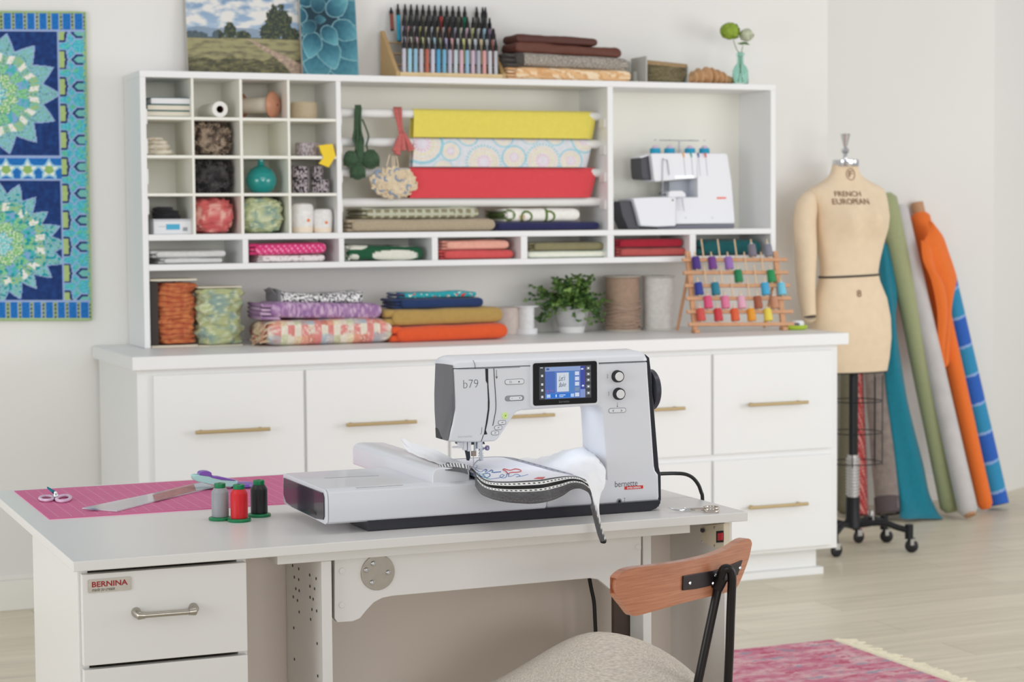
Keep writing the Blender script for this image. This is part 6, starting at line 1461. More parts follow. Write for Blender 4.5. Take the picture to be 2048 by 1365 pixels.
# close top and bottom
TK = 72
mb = MB().poly([torso(i/TK, 1) for i in range(TK)]).poly([torso(1-i/TK, 0) for i in range(TK)]); obj('end_disc', mb, LN, DF)
zt_ = zs_[-1]; xt = stt(zt_)[4]
obj('neck_cap', MB().lathe((xt, MYY+.01, zt_-.006), [(.0001, 0), (.050, 0), (.0515, .003), (.0515, .024), (.049, .027), (.0001, .028)], 40), CHROME, DF)
obj('finial', MB().lathe((xt-.002, MYY+.01, zt_+.022), [(.0001, 0), (.009, 0), (.009, .016), (.006, .020), (.013, .026), (.016, .034), (.013, .042), (.006, .047), (.008, .052), (.0195, .098), (.0185, .1), (.0001, .1)], 32), CHROME, DF)
# waist tape and hem band
BKT = fabric('black_tape', (26, 24, 24))
def loop_at(z, r, off=.0016, a0=0, a1=1, tilt=0):
    v = (z-zs_[0])/(zs_[-1]-zs_[0]); n_ = 72; out = []
    for i in range(n_):
        p = Vector(torso(i/n_, v)); c = Vector((stt(z)[4], MYY+.01, z)); d = (p-c); d.z = 0; p = p+d.normalized()*off; p.z += (p.x-c.x)*tilt; out.append(p)
    return out
obj('waist_tape', MB().tube(loop_at(W(1700, 552).z, 0, tilt=.03), .0042, 6, closed=True), BKT, DF)
obj('hem_tape', MB().tube(loop_at(zs_[0]+.003, 0, .001), .003, 6, closed=True), BKT, DF)
# arm
arm = [((1630, 389), .014), ((1625, 394), .028), ((1619, 404), .038), ((1615, 420), .044), ((1612.5, 450), .045), ((1609.5, 500), .0425), ((1608, 549), .039), ((1609, 590), .034), ((1612.5, 630), .0275), ((1612.5, 632), .026)]
pts = []; rs = []
for k, ((a, b), r_) in enumerate(arm): p = W(a, b); p.y = MYY+.012-.004*k*(k > 4); pts.append(p); rs.append(r_)
rr_ = smooth_line([(r_, 0, 0) for r_ in rs], 5)
obj('arm', MB().tube(smooth_line(pts, 5), [q.x for q in rr_], 28, sq=1.1), LN, DF, sharp=70)
q = pts[-1]; obj('cuff_plate', MB().lathe((q.x, q.y, q.z-.004), [(.0001, 0), (.0245, 0), (.0265, .004), (.0001, .004)], 28), BKT, DF)
# writing projected on the chest
BRI = M('brown_ink', (128, 100, 76), rough=.8)
def chest_text(name, body, px0, px1, pyt, pyb, dy=.10):
    a, b = P(px0, pyb, Y=MYY-dy), P(px1, pyt, Y=MYY-dy); o = text(name, body, (a.x, MYY-.2, a.z), (1, 0, 0), (0, 0, 1), b.x-a.x, b.z-a.z, BRI, DF, bold=.01, ext=.0)
    og_ = ORG[DF]
    for v in o.data.vertices:
        p = v.co+og_; best = None; vv = (p.z-zs_[0])/(zs_[-1]-zs_[0])
        lo, hi = .5, 1.0; row = [Vector(torso(.5+.5*k/60, vv)) for k in range(61)]
        for m_, n_ in zip(row, row[1:]):
            if (m_.x-p.x)*(n_.x-p.x) <= 0: t = 0 if n_.x == m_.x else (p.x-m_.x)/(n_.x-m_.x); best = m_.y+(n_.y-m_.y)*t; break
        v.co.y = (best if best is not None else MYY-.1)-.0022-og_.y
    return o
chest_text('chest_writing', 'FRENCH', 1684, 1735, 382, 393); chest_text('chest_writing', 'EUROPEAN', 1678, 1746, 397, 409)
chest_text('size_number', '8', 1725, 1734, 581, 595); chest_text('neck_mark', 'F', 1702, 1710, 341.5, 354, .042)
c = P(1706, 348.5, Y=MYY-.042); ringp = []
for k in range(24):
    a = 2*PI*k/24; x, z = c.x+.0185*math.cos(a), c.z+.0225*math.sin(a); vv = min(1, (z-zs_[0])/(zs_[-1]-zs_[0])); row = [Vector(torso(.5+.5*j/60, vv)) for j in range(61)]; y = MYY-.04
    for m_, n_ in zip(row, row[1:]):
        if (m_.x-x)*(n_.x-x) <= 0 and n_.x != m_.x: y = m_.y+(n_.y-m_.y)*(x-m_.x)/(n_.x-m_.x)
    ringp.append((x, y-.002, z))
obj('neck_mark_ring', MB().tube(ringp, .0012, 5, closed=True), BRI, DF)
# skirt cage, pole, base, casters
BKM = M('black_iron', (28, 28, 32), rough=.45, metal=.3)
mb = MB()
for z in (.60, .475, .355): 
    mb.tube([(MX+.105*math.copysign(abs(math.cos(2*PI*k/32))**.8, math.cos(2*PI*k/32)), MYY+.10*math.sin(2*PI*k/32), z) for k in range(32)], .0022, 6, closed=True)
for k in range(8): a = 2*PI*k/8+.2; mb.tube([(MX+.105*math.copysign(abs(math.cos(a))**.8, math.cos(a)), MYY+.10*math.sin(a), z) for z in (.345, .70)], .0022, 6)
obj('wire_cage', mb, BKM, DF)
px_ = W(1706, 850).x
obj('pole', MB().cyl((px_, MYY, .28), (px_, MYY, .72), .0165), BKM, DF)
mb = MB().cyl((px_, MYY, .215), (px_, MYY, .385), .0215); 
for k in range(12): mb.lathe((px_, MYY, .225+.0125*k), [(.0215, 0), (.0275, .003), (.0275, .007), (.0215, .010)], 20)
obj('spring', mb, M('ribbed_steel', (206, 204, 204), rough=.3, metal=.6), DF)
obj('pole_socket', MB().lathe((px_, MYY, .098), [(.0001, 0), (.036, 0), (.034, .02), (.028, .035), (.028, .12), (.0001, .12)], 28), BKM, DF)
CAST = [(4.400, 6.455), (4.085, 6.500), (4.437, 6.700), (4.330, 6.77)]
CAST = [P(1818, 1106, Z=0), P(1670, 1113, Z=0), P(1768, 1086, Z=0), P(1710, 1083, Z=0)]
CAST[1] = Vector((4.085, 6.50, 0)); CAST[3] = Vector((4.345, 6.745, 0)); CAST.append(Vector((4.06, 6.70, 0)))
hubp = Vector((px_, MYY, .105))
for k, q in enumerate(CAST):
    top = Vector((q.x, q.y, .082)); d = top-hubp; d.z = 0; m_ = hubp+d*.5
    obj('base_leg', MB().tube(smooth_line([hubp+Vector((0, 0, -.004)), m_+Vector((0, 0, .012)), hubp+d*.8+Vector((0, 0, -.006)), Vector((q.x, q.y, .088))], 5), .0125, 10), BKM, DF)
    cs = obj('caster', MB().cyl((q.x, q.y, .055), (q.x, q.y, .112), .0165, n=18), BKM, DF)
    dr = Vector((.8, -.6, 0)) if k % 2 == 0 else Vector((1, .2, 0)); wc = Vector((q.x+.012, q.y, .026)); ax_ = Vector((-dr.y, dr.x, 0)).normalized()
    obj('wheel', MB().lathe(wc-ax_*.009, [(.0001, 0), (.021, 0), (.0262, .004), (.0262, .014), (.021, .018), (.0001, .018)], 28, ax=ax_), M('wheel_rubber', (30, 30, 34), rough=.5), cs)
    obj('fork', MB().box((wc.x-.012, wc.y-.013, .030), (wc.x+.010, wc.y-.0105, .058)).box((wc.x-.012, wc.y+.0105, .030), (wc.x+.010, wc.y+.013, .058)).box((wc.x-.012, wc.y-.013, .055), (wc.x+.010, wc.y+.013, .060)), CHROME, cs)
for x, y in ((px_+.095, 6.60),): obj('base_knob', MB().cyl((x, y, .09), (x, y, .155), .012, n=14), CHROME, DF)
# ---------------------------------------------------------------- fabric bolts leaning on the far wall
GB = 'fabric rolls leaning on the far wall'
def wz(z): return YB-.004
def leaning(name, label, base_px, top_px, r, Yb, mat, col=None, core=None, seed=1, r2=None, Yt=None, lump_=.04, n=40, cut=0):
    b = P(base_px[0], base_px[1], Y=Yb); b.z = r*.35+.004; Yt = Yt or (YB-r-.012); t = P(top_px[0], top_px[1], Y=Yt)
    d = (t-b); L = d.length; d.normalize(); u = Vector((0, -1, 0)); u = (u-d*u.dot(d)).normalized(); v = d.cross(u)
    r2 = r2 or r
    def fn(a, k):
        th = 2*PI*a; R_ = (r+(r2-r)*k)*(1+lump_*nz(math.cos(th)*1.5+seed, math.sin(th)*1.5, k*6))
        if k <= 0 or k >= 1: R_ *= .55
        kk = min(1, max(0, (k-.01)/.98)) if 0 < k < 1 else k
        p = b+d*(L*kk)+(u*math.cos(th)+v*math.sin(th))*R_; p.z = max(p.z, .0006); return p
    rt = root('fabric_roll', (b.x, b.y, 0), label, 'fabric roll', GB)
    obj('cloth', MB().grid(fn, 40, n, cu=True, caps=False), mat, rt, sharp=60, col=col)
    if core is not None:
        if core: obj('tube_core', MB().tube([t-d*.05, t+d*.045], r2*.62, 24), M('cardboard', (190, 146, 112), rough=.8), rt)
        else: obj('tube_core', MB().tube([b+d*.05, b+Vector((-d.x*.03, -d.y*.03, 0))], r*.60, 24), M('cardboard', (190, 146, 112), rough=.8), rt)
    return rt, b, t, d, u, v
leaning('', 'dark olive fabric roll standing behind the dress form pole', (1690, 1030), (1700, 600), .035, 7.36, fabric('dark_olive', (108, 104, 84)), seed=9)
def plaid(p): return (226, 168, 160) if ((p.x*3+p.z) % .062 < .008 or (p.x*40+p.y*25) % 1.3 < .18) else mixc((196, 74, 72), (170, 56, 58), .5+2*nz(p.x*80, p.z*80))
leaning('', 'red checked fabric roll standing behind the dress form pole', (1722, 1036), (1706, 600), .033, 7.30, VCLOTH, col=plaid, seed=2, n=260)
rt, b, t, d, u, v = leaning('', 'brown-grey plush fabric roll between the red one and the teal drape', (1777, 1034), (1738, 560), .055, 7.22, M('plush_grey', (140, 128, 122), rough=1, var=.18, vs=30, bump=.5, bs=160, sheen=.4), seed=4, lump_=.08)
obj('dark_end', MB().tube([b+d*.003, b+d*.075], .0575, 32), M('plush_dark', (92, 82, 84), rough=.95), rt)
# teal drape
TLC = fabric('teal_linen', (14, 124, 146), var=.08, bump=.4)
tdr = [((1757, 478), (1775, 500)), ((1760, 540), (1783, 545)), ((1763, 590), (1792, 590)), ((1768, 650), (1790, 640)), ((1770, 720), (1799, 720)), ((1774, 790), (1812, 790)), ((1781, 860), (1828, 860)), ((1789, 930), (1846, 930)), ((1797, 985), (1858, 985)), ((1801, 1020), (1873, 1022)), ((1800, 1037), (1884, 1036))]
def tfront(k): t = k/(len(tdr)-1); return 7.52+(7.13-7.52)*t**1.0
L1 = smooth_line([P(*a, Y=tfront(k)) for k, (a, b) in enumerate(tdr)], 5); L2 = smooth_line([P(*b, Y=tfront(k)+.01) for k, (a, b) in enumerate(tdr)], 5)
for L_ in (L1, L2):
    for q in L_: q.z = max(q.z, .004)
nn = len(L1)
def tsurf(u_, v_):
    i = round(v_*(nn-1)); a, b = L1[i], L2[i]; th = 2*PI*u_; c = a.lerp(b, .5); h = (b-a)/2
    f = 1+.10*nz(math.cos(th)*2, v_*7, 3); w = .035+.01*nz(v_*5, th)
    p = c+h*math.cos(th)*f+Vector((0, -1, 0))*w*math.sin(th)*(1+.3*math.sin(th*3+v_*6)); p.z = max(p.z+ (0), .0008); return p
mb = MB().grid(tsurf, 48, nn, cu=True, caps=False)
tag(obj('fabric_roll', mb, TLC, sharp=60), 'teal linen fabric draped down to the floor behind the dress form', 'fabric roll', GB)
leaning('', 'sage green fabric roll between the teal drape and the silver roll', (1903, 1030), (1772, 388), .0455, 7.17, fabric('sage_cotton', (164, 170, 128), var=.04), seed=6, lump_=.015)
leaning('', 'silver grey fabric roll with its cardboard tube showing at the floor', (1938, 1016), (1797, 412), .043, 7.06, M('silver_satin', (198, 194, 194), rough=.5, var=.06, vs=14, sheen=.4), core=False, seed=7, r2=.040, lump_=.02)
rt, b, t, d, u, v = leaning('', 'bright orange fabric roll with a cardboard tube sticking out on top', (1972, 1022), (1838, 425), .034, 7.20, fabric('tangerine_cotton', (238, 118, 44), var=.03), core=True, seed=8, r2=.046, lump_=.03)
# loose orange flap
fl = [((1856, 442), (1862, 446)), ((1857, 455), (1874, 458)), ((1855, 470), (1886, 476)), ((1848, 486), (1896, 505)), ((1862, 520), (1908, 540)), ((1880, 560), (1912, 560)), ((1888, 600), (1907, 585)), ((1888, 640), (1902, 610)), ((1886, 690), (1900, 650)), ((1884, 740), (1896, 720))]
F1 = smooth_line([P(*a, Y=7.44-.012*k) for k, (a, b_) in enumerate(fl)], 5); F2 = smooth_line([P(*b_, Y=7.44-.008*k) for k, (a, b_) in enumerate(fl)], 5); nn = len(F1)
obj('loose_flap', MB().sheet(lambda u_, v_: F1[round(u_*(nn-1))].lerp(F2[round(u_*(nn-1))], v_)+Vector((0, -.022*math.sin(PI*v_*.9), 0)), nn, 10, .002), fabric('tangerine_cotton'), rt)
F1 = smooth_line([P(*a, Y=7.40-.02*k) for k, a in enumerate([(1842, 480), (1846, 520), (1862, 560), (1874, 620), (1876, 680), (1880, 730)])], 5); F2 = smooth_line([P(*a, Y=7.40-.02*k) for k, a in enumerate([(1864, 500), (1872, 540), (1888, 570), (1896, 620), (1890, 690), (1884, 740)])], 5); nn = len(F1)
obj('loose_flap', MB().sheet(lambda u_, v_: F1[round(u_*(nn-1))].lerp(F2[round(u_*(nn-1))], v_)+Vector((0, -.018*math.sin(PI*v_), 0)), nn, 8, .002), fabric('tangerine_cotton'), rt)
bb0 = P(1992, 1015, Y=7.27)
def bstripe(p):
    k = ((p.z*1.02-(p.x-bb0.x)*.32+.05)/.135); f = k % 1
    if f < .085: return (140, 176, 226)
    return (42, 98, 190) if int(math.floor(k)) % 2 == 0 else (46, 142, 188)
leaning('', 'blue and turquoise striped fabric roll, rightmost of the leaning rolls', (1997, 1018), (1891, 552), .048, 7.26, VCLOTH, col=bstripe, seed=11, lump_=.02, n=260)
# ---------------------------------------------------------------- rug
RX0, RX1, RY0, RY1 = 1.98, 3.245, 3.30, 5.172
rg = root('rug', ((RX0+RX1)/2, (RY0+RY1)/2, 0), 'pink and cream flecked rug with a fringed edge on the floor at the lower right', 'rug')
def rugc(p):
    q = nz(p.x*9, p.y*26, 2)+.6*nz(p.x*40, p.y*90, 5); r_ = nz(p.x*14, p.y*30, 9)+.5*nz(p.x*60, p.y*110, 4)
    c = mixc((206, 122, 146), (226, 186, 190), .42+q*1.1)
    if r_ > .38: c = mixc(c, (188, 74, 106), .6)
    if r_ < -.42: c = mixc(c, (150, 160, 176), .7)
    return c
obj('pile', MB().grid(lambda u, v: (RX0+(RX1-RX0)*u, RY0+(RY1-RY0)*v, .011+.0016*nz(u*160, v*260)), 210, 320), M('rug_wool', vcol=True, rough=1, bump=.8, bs=260), rg, col=rugc)
obj('border', MB().box((RX0, RY0, .0004), (RX1, RY1, .0095)), fabric('rug_base', (206, 130, 140)), rg)
mb = MB(); rnd = random.Random(17)
for i in range(230):
    y = RY0+(RY1-RY0)*(i+.5)/230; a = rnd.uniform(-.35, .35); L = rnd.uniform(.055, .085)
    mb.tube(smooth_line([(RX1-.004, y, .009), (RX1+.018, y+.006*a, .011), (RX1+L*.6, y+L*.5*a, .006), (RX1+L, y+L*a, .003)], 3), [.0032, .004, .0045, .0032, .003, .0034, .004, .0042, .0045, .004][:10], 6)
fr = obj('fringe', mb, fabric('cream_fringe', (226, 218, 194)), rg); fr['kind'] = 'stuff'
# ---------------------------------------------------------------- on the desk
def DZ(px, py, dz=0): return P(px, py, Z=DT+dz)
mt = .0024
mc = [DZ(93, 1041), Vector((1.245, 3.79, DT)), Vector((1.245, 4.232, DT)), DZ(31, 985.3)]
mx0, mx1, my0, my1 = .626, 1.245, 3.792, 4.232
ma = root('cutting_mat', ((mx0+mx1)/2, (my0+my1)/2, DT+.0003), 'pink cutting mat with a white grid lying on the left of the desk', 'cutting mat')
PK = M('mat_pink', (206, 92, 142), rough=.5, var=.03, vs=40); PKL = M('mat_line', (232, 176, 204), rough=.5)
obj('sheet', MB().box((mx0, my0, DT+.0003), (mx1, my1, DT+mt)), PK, ma)
obj('pale_underside', MB().box((mx0-.0008, my0-.0008, DT+.0002), (mx1, my1, DT+.0011)), M('mat_edge', (236, 196, 214), rough=.5), ma)
mb = MB(); zl = DT+mt+.00005
k = 0
while mx0+.020+k*.0254 < mx1: 
    x = mx0+.020+k*.0254; mb.poly([(x, my0+.014, zl), (x+.0008, my0+.014, zl), (x+.0008, my1-.014, zl), (x, my1-.014, zl)]); k += 1
for k in range(17):
    y = my0+.016+k*.0254; mb.poly([(mx0+.014, y, zl), (mx1, y, zl), (mx1, y+.0009, zl), (mx0+.014, y+.0009, zl)])
for a, b in (((mx0+.02, my0+.3), (mx0+.4, my0+.08)), ((mx0+.15, my0+.40), (mx0+.62, my0+.02))):
    a, b = Vector((*a, zl)), Vector((*b, zl)); s = (b-a).normalized().cross(Vector((0, 0, 1)))*.0003; mb.poly([a-s, b-s, b+s, a+s])
obj('grid_lines', mb, PKL, ma)
ZMT = DT+mt+.0004
# ruler
rl = root('quilting_ruler', (.9, 3.95, ZMT), 'clear acrylic quilting ruler lying diagonally across the pink mat', 'ruler')
rq = pp([(164, 1018), (236, 1025), (432, 976), (468, 964), (402, 967), (305, 991)], Z=ZMT)
a, b = P(166, 1019, Z=ZMT), P(236, 1024, Z=ZMT); c, d_ = P(306, 991, Z=ZMT), P(452, 966, Z=ZMT)
rq = pp([(164, 1019), (234, 1024.5), (308, 1005), (430, 976), (404, 966), (303, 990)], Z=ZMT)
obj('blade', MB().prism(rq, (0, 0, .0028)), M('clear_acrylic', (226, 226, 230), rough=.12, alpha=.62, coat=.5), rl, bevel=.0005)
fq = pp([(305, 991), (388, 969.5), (392, 981), (311, 1003)], Z=ZMT+.0029)
obj('frosted_band', MB().prism(fq, (0, 0, .0002)), M('rose_film', (186, 128, 128), rough=.4, alpha=.75, var=.2, vs=60), rl)
fq = pp([(388, 969.5), (404, 966), (430, 976), (392, 981)], Z=ZMT+.0029)
obj('label_end', MB().prism(fq, (0, 0, .0002)), M('pale_blue_film', (200, 214, 226), rough=.3, alpha=.85), rl)
fq = pp([(166, 1019), (190, 1017.5), (200, 1020.5)], Z=ZMT+.0029)
obj('violet_tip', MB().prism(fq, (0, 0, .0002)), M('violet_film', (120, 104, 160), rough=.3, alpha=.8), rl)
# rotary cutter
def RC(x, y, Z=None, Y=None): return P(370+x/10.24, 930+y/10.24, Z=Z, Y=Y)
rc = root('rotary_cutter', (RC(600, 420, Z=ZMT).x, RC(600, 420, Z=ZMT).y, ZMT), 'mint and purple rotary cutter lying on the ruler behind the thread spools', 'rotary cutter')
MI = M('mint_plastic', (168, 222, 214), rough=.35, coat=.2); VP = M('purple_plastic', (122, 86, 176), rough=.35, coat=.2)
YRC = P(430, 977, Z=ZMT+.0034).y
def rcp(pts, Y=YRC): return [RC(x, y, Y=Y) for x, y in pts]
o_ = [(175, 270), (200, 245), (300, 240), (480, 262), (760, 330), (1060, 352), (1090, 372), (1080, 420), (960, 490), (700, 480), (420, 415), (230, 370), (185, 340)]
q_ = rcp(o_); zmin = min(p.z for p in q_); 
for p in q_: p.z += (ZMT+.0034-zmin)
obj('handle', MB().prism(q_, (0, .026, 0)), MI, rc, bevel=.004, seg=3)
dz_ = ZMT+.0034-zmin
def sh(l, Y): 
    q = rcp(l, Y)
    for p in q: p.z += dz_
    return q
obj('button_slider', MB().prism(sh([(295, 245), (300, 200), (340, 172), (420, 162), (500, 168), (545, 195), (555, 245), (580, 262), (470, 268)], YRC-.001), (0, .022, 0)), VP, rc, bevel=.002)
obj('inlay', MB().prism(sh([(480, 262), (700, 275), (950, 330), (1060, 352), (1000, 362), (760, 345), (560, 300)], YRC-.0012), (0, .020, 0)), VP, rc, bevel=.001)
bt = sh([(1180, 410)], YRC+.012)[0]; bt.z = ZMT+.0045
obj('blade_guard', MB().lathe(bt-Vector((0, 0, .003)), [(.0001, 0), (.024, 0), (.027, .002), (.026, .007), (.018, .009), (.0001, .0095)], 36), VP, rc)
obj('blade', MB().lathe(bt-Vector((0, 0, .0036)), [(.0001, 0), (.0275, .0001), (.0275, .0004), (.0001, .0005)], 40), CHROME, rc)
# snips
sn = root('thread_snips', (P(110, 995, Z=ZMT).x, P(110, 995, Z=ZMT).y, ZMT), 'small lavender handled scissors with a teal blade on the pink mat', 'scissors')
LVM = M('lavender_marble', (214, 186, 210), rough=.3, var=.12, vs=60, coat=.3); TB = M('teal_blade', (40, 130, 146), rough=.25, metal=.6)
def S5(x, y, dz=0): return P(x/5.69, 950+y/5.69, Z=ZMT+dz)
def ringpts(cx_, cy_, rx, ry, rot, n_=26, dz=.0035, up=.0):
    return [S5(cx_+rx*math.cos(t)*math.cos(rot)-ry*math.sin(t)*math.sin(rot), cy_+rx*math.cos(t)*math.sin(rot)+ry*math.sin(t)*math.cos(rot), dz) for t in [2*PI*k/n_ for k in range(n_)]]
obj('finger_loop', MB().tube(ringpts(530, 268, 78, 24, -.02), .0033, 10, closed=True), LVM, sn)
obj('finger_loop', MB().tube(ringpts(722, 270, 80, 30, -.12), .0036, 10, closed=True), LVM, sn)
obj('shank', MB().tube([S5(590, 250, .004), S5(620, 235, .006), S5(635, 215, .010)], [.0035, .004, .004], 10), LVM, sn); obj('shank', MB().tube([S5(660, 255, .004), S5(645, 235, .006), S5(632, 215, .011)], [.0035, .004, .004], 10), LVM, sn)
pv = S5(633, 225, .012)
obj('pivot_screw', MB().lathe(pv+Vector((0, 0, -.004)), [(.0001, 0), (.005, 0), (.005, .004), (.0035, .006), (.0035, .010), (.0001, .011)], 16), CHROME, sn)
bl = [S5(632, 215, .010), S5(600, 190, .016), S5(545, 150, .022), S5(535, 140, .024)]
obj('scissor_blade', MB().tube(bl, [.0035, .0032, .002, .0005], 8, sq=.4), TB, sn)
obj('scissor_blade', MB().tube([bl[0]+Vector((.002, 0, -.002)), bl[1]+Vector((.004, .003, -.003)), bl[2]+Vector((.004, .004, -.003))], [.003, .0028, .0005], 8, sq=.4), CHROME, sn)
# thread spools
GRN_ = M('green_plastic', (8, 122, 74), rough=.35, coat=.2)
def spool(px, py, label, c, proto_=None):
    q = DZ(px, py); q.y += .012; z0 = DT+.0003
    if proto_: return dup(proto_[0], Vector((q.x, q.y, z0))-Vector(proto_[0].location), label, recolor={proto_[1]: M('embroidery_thread_%d_%d_%d' % c, c, rough=.32, sheen=.1, bump=.25, bs=700, sc=(.5, .5, 7))})
    s = root('embroidery_thread_spool', (q.x, q.y, z0), label, 'thread spool', 'embroidery thread spools on the desk')
    m = M('embroidery_thread_%d_%d_%d' % c, c, rough=.32, sheen=.1, bump=.25, bs=700, sc=(.5, .5, 7)); R_ = .0164
    obj('base', MB().lathe((q.x, q.y, z0), [(.0001, 0), (.0215, 0), (.0225, .0015), (.0225, .004), (.021, .0055), (.0172, .006), (.0001, .006)], 44), GRN_, s)
    mb = MB().lathe((q.x, q.y, z0), [(.0001, .0062), (R_-.0006, .0064), (R_, .008), (R_, .052), (R_-.0008, .055), (.0115, .0615), (.0001, .0617)], 44); obj('thread', mb, m, s)
    obj('spool_cap', MB().lathe((q.x, q.y, z0), [(.0001, .0615), (.0105, .0615), (.011, .0625), (.011, .0695), (.0102, .0705), (.004, .0705), (.004, .064), (.0001, .064)], 36), GRN_, s)
    obj('hole', MB().lathe((q.x, q.y, z0+.0645), [(.0001, .0003), (.0038, .0003), (.0038, 0)], 20), BLACK, s)
    return s, m
sp_ = spool(444, 1042, 'silver grey embroidery thread spool, left of the red one', (150, 152, 156))
spool(482, 1045, 'red embroidery thread spool in the middle of the three on the desk', (206, 10, 26), sp_)
spool(522, 1035, 'black embroidery thread spool nearest the embroidery module', (20, 20, 24), sp_)
# curved scissors at right
def E8(x, y, dz=0): return P(1180+x/7.585, 920+y/7.585, Z=DT+dz)
es = root('curved_scissors', (E8(1550, 740).x, E8(1550, 740).y, DT), 'slim curved steel embroidery scissors lying on the right end of the desk', 'scissors')
obj('scissor_blade', MB().tube(smooth_line([E8(1185, 725, .010), E8(1250, 750, .008), E8(1350, 762, .006), E8(1430, 757, .005), E8(1520, 750, .005)], 4), [.0004]*2+[.0012]*4+[.0018]*6+[.0022]*5, 8, sq=.6), CHROME, es)
obj('scissor_blade', MB().tube(smooth_line([E8(1190, 728, .008), E8(1260, 758, .006), E8(1360, 770, .0045), E8(1440, 760, .004), E8(1520, 740, .004)], 4), [.0004]*2+[.0012]*4+[.0018]*6+[.0022]*5, 8, sq=.6), CHROME, es)
obj('pivot_screw', MB().lathe(E8(1435, 748, .005), [(.0001, .003), (.0022, .0028), (.0025, 0)], 12), CHROME, es)
SSX = M('warm_steel2', (206, 196, 186), rough=.2, metal=.95)
for s_, (ya, yb) in enumerate(((742, 738), (768, 765))):
    obj('shank', MB().tube([E8(1500, 748, .004), E8(1600, ya, .004), E8(1740, yb, .0035)], .0017, 8), SSX, es)
    cy_ = 728 if s_ == 0 else 772
    obj('finger_loop', MB().tube([E8(1840+108*math.cos(t), cy_+20*math.sin(t), .0035) for t in [2*PI*k/26 for k in range(26)]], .0022, 8, closed=True), SSX, es)
# machine mains cable
tag(obj('power_cable', MB().tube(smooth_line([P(1309, 949, Y=3.50), P(1325, 948, Y=3.51), P(1350, 947.5, Y=3.52), P(1370, 949, Y=3.52), P(1385, 956, Y=3.52), P(1396, 969, Y=3.52), P(1402, 984, Y=3.52), P(1405, 1000, Y=3.52), Vector((1.899, 3.525, .68)), Vector((1.90, 3.53, .30)), Vector((1.93, 3.6, .0065))], 8), .0038, 10), GC), 'black power cable looping from the sewing machine over the right edge of the desk', 'cable')
# ---------------------------------------------------------------- chair
CH = root('desk_chair', (1.45, 3.15, 0), 'chair with a curved wooden backrest, grey woven seat and black rod frame at the desk', 'chair')
WO = bpy.data.materials.new('walnut_veneer'); WO.use_nodes = True; nt = WO.node_tree; b_ = nt.nodes['Principled BSDF']; L = nt.links
tc = nt.nodes.new('ShaderNodeTexCoord'); mp = nt.nodes.new('ShaderNodeMapping'); mp.inputs['Scale'].default_value = (5, 5, 110); L.new(tc.outputs['Object'], mp.inputs[0])
n_ = nt.nodes.new('ShaderNodeTexNoise'); n_.inputs['Scale'].default_value = 3; n_.inputs['Detail'].default_value = 9; n_.inputs['Roughness'].default_value = .6; L.new(mp.outputs[0], n_.inputs['Vector'])
cr = nt.nodes.new('ShaderNodeValToRGB'); cr.color_ramp.elements[0].position = .3; cr.color_ramp.elements[0].color = rgb((172, 106, 76)); cr.color_ramp.elements[1].position = .7; cr.color_ramp.elements[1].color = rgb((202, 138, 104))
L.new(n_.outputs['Fac'], cr.inputs[0]); L.new(cr.outputs[0], b_.inputs['Base Color']); b_.inputs['Roughness'].default_value = .32; b_.inputs['Coat Weight'].default_value = .25
ZB_ = .745
def yfit(): 
    A = P(1240, 1150, Z=ZB_-.012); B = P(1395, 1117, Z=ZB_); C = P(1496, 1080, Z=ZB_+.004); return A, B, C
A_, B_, C_ = yfit()
def bpos(px):   # plan curve of the backrest through the three points
    pts = smooth_line([A_, B_, C_], 20); best = None
    tb = [(1228, A_.y-.012), (1240, A_.y), (1395, B_.y), (1500, C_.y)]
    s = (px-1228)/(1504-1228); return A_.y+(C_.y-A_.y)*max(-.03, (px-1240)/(1496-1240))+.0 - .018*math.sin(PI*max(0, min(1, s)))
top = [(1228, 1179), (1229, 1168), (1233, 1158), (1240, 1149.5), (1250, 1142.5), (1266, 1137), (1290, 1134), (1330, 1129.5), (1375, 1122.5), (1415, 1113.5), (1445, 1103.5), (1466, 1093), (1480, 1083.5), (1489, 1079), (1497, 1078), (1502, 1081.5), (1504, 1088)]
bot = [(1228.3, 1181), (1231, 1188), (1236, 1196), (1243, 1205), (1252, 1216), (1261, 1228), (1268, 1233), (1282, 1230.5), (1320, 1220), (1370, 1206), (1415, 1195), (1445, 1188), (1464, 1182), (1474, 1175), (1484, 1155), (1497, 1120), (1503.5, 1092)]
tf = smooth_line([Vector((a, b, 0)) for a, b in top], 6); bf = smooth_line([Vector((a, b, 0)) for a, b in bot], 6); nn = len(tf)
def bk(u, v):
    i = round(u*(nn-1)); q = tf[i].lerp(bf[i], v); y = bpos(q.x)+(-.014 if 0 else 0)
    p = P(q.x, q.y, Y=y); p.y += 0; return p
mb = MB().sheet(bk, nn, 14, -.0165)
# make the thickness go away from the camera side
obj('backrest', mb, WO, CH, bevel=.0075, sharp=75, seg=4)
BKC = M('dark_bronze_metal', (52, 44, 46), rough=.35, metal=.5)
pt = [(1366.5, 1160), (1369, 1151), (1376, 1149), (1430, 1140), (1486, 1121), (1486.5, 1128), (1478, 1150), (1473, 1153), (1430, 1171), (1374, 1183), (1366.5, 1182)]
ptt = smooth_line([Vector((1367, 1153, 0)), Vector((1400, 1147, 0)), Vector((1440, 1139, 0)), Vector((1486, 1121, 0))], 6); pbb = smooth_line([Vector((1366, 1182, 0)), Vector((1400, 1177.5, 0)), Vector((1436, 1168, 0)), Vector((1476, 1151, 0))], 6)
mb = MB().sheet(lambda u, v: (lambda q: P(q.x, q.y, Y=bpos(q.x)-.0045))(ptt[round(u*(len(ptt)-1))].lerp(pbb[round(u*(len(ptt)-1))], v)), len(ptt), 6, -.003)
pe = obj('bracket_plate', mb, BKC, CH, bevel=.001, sharp=60)
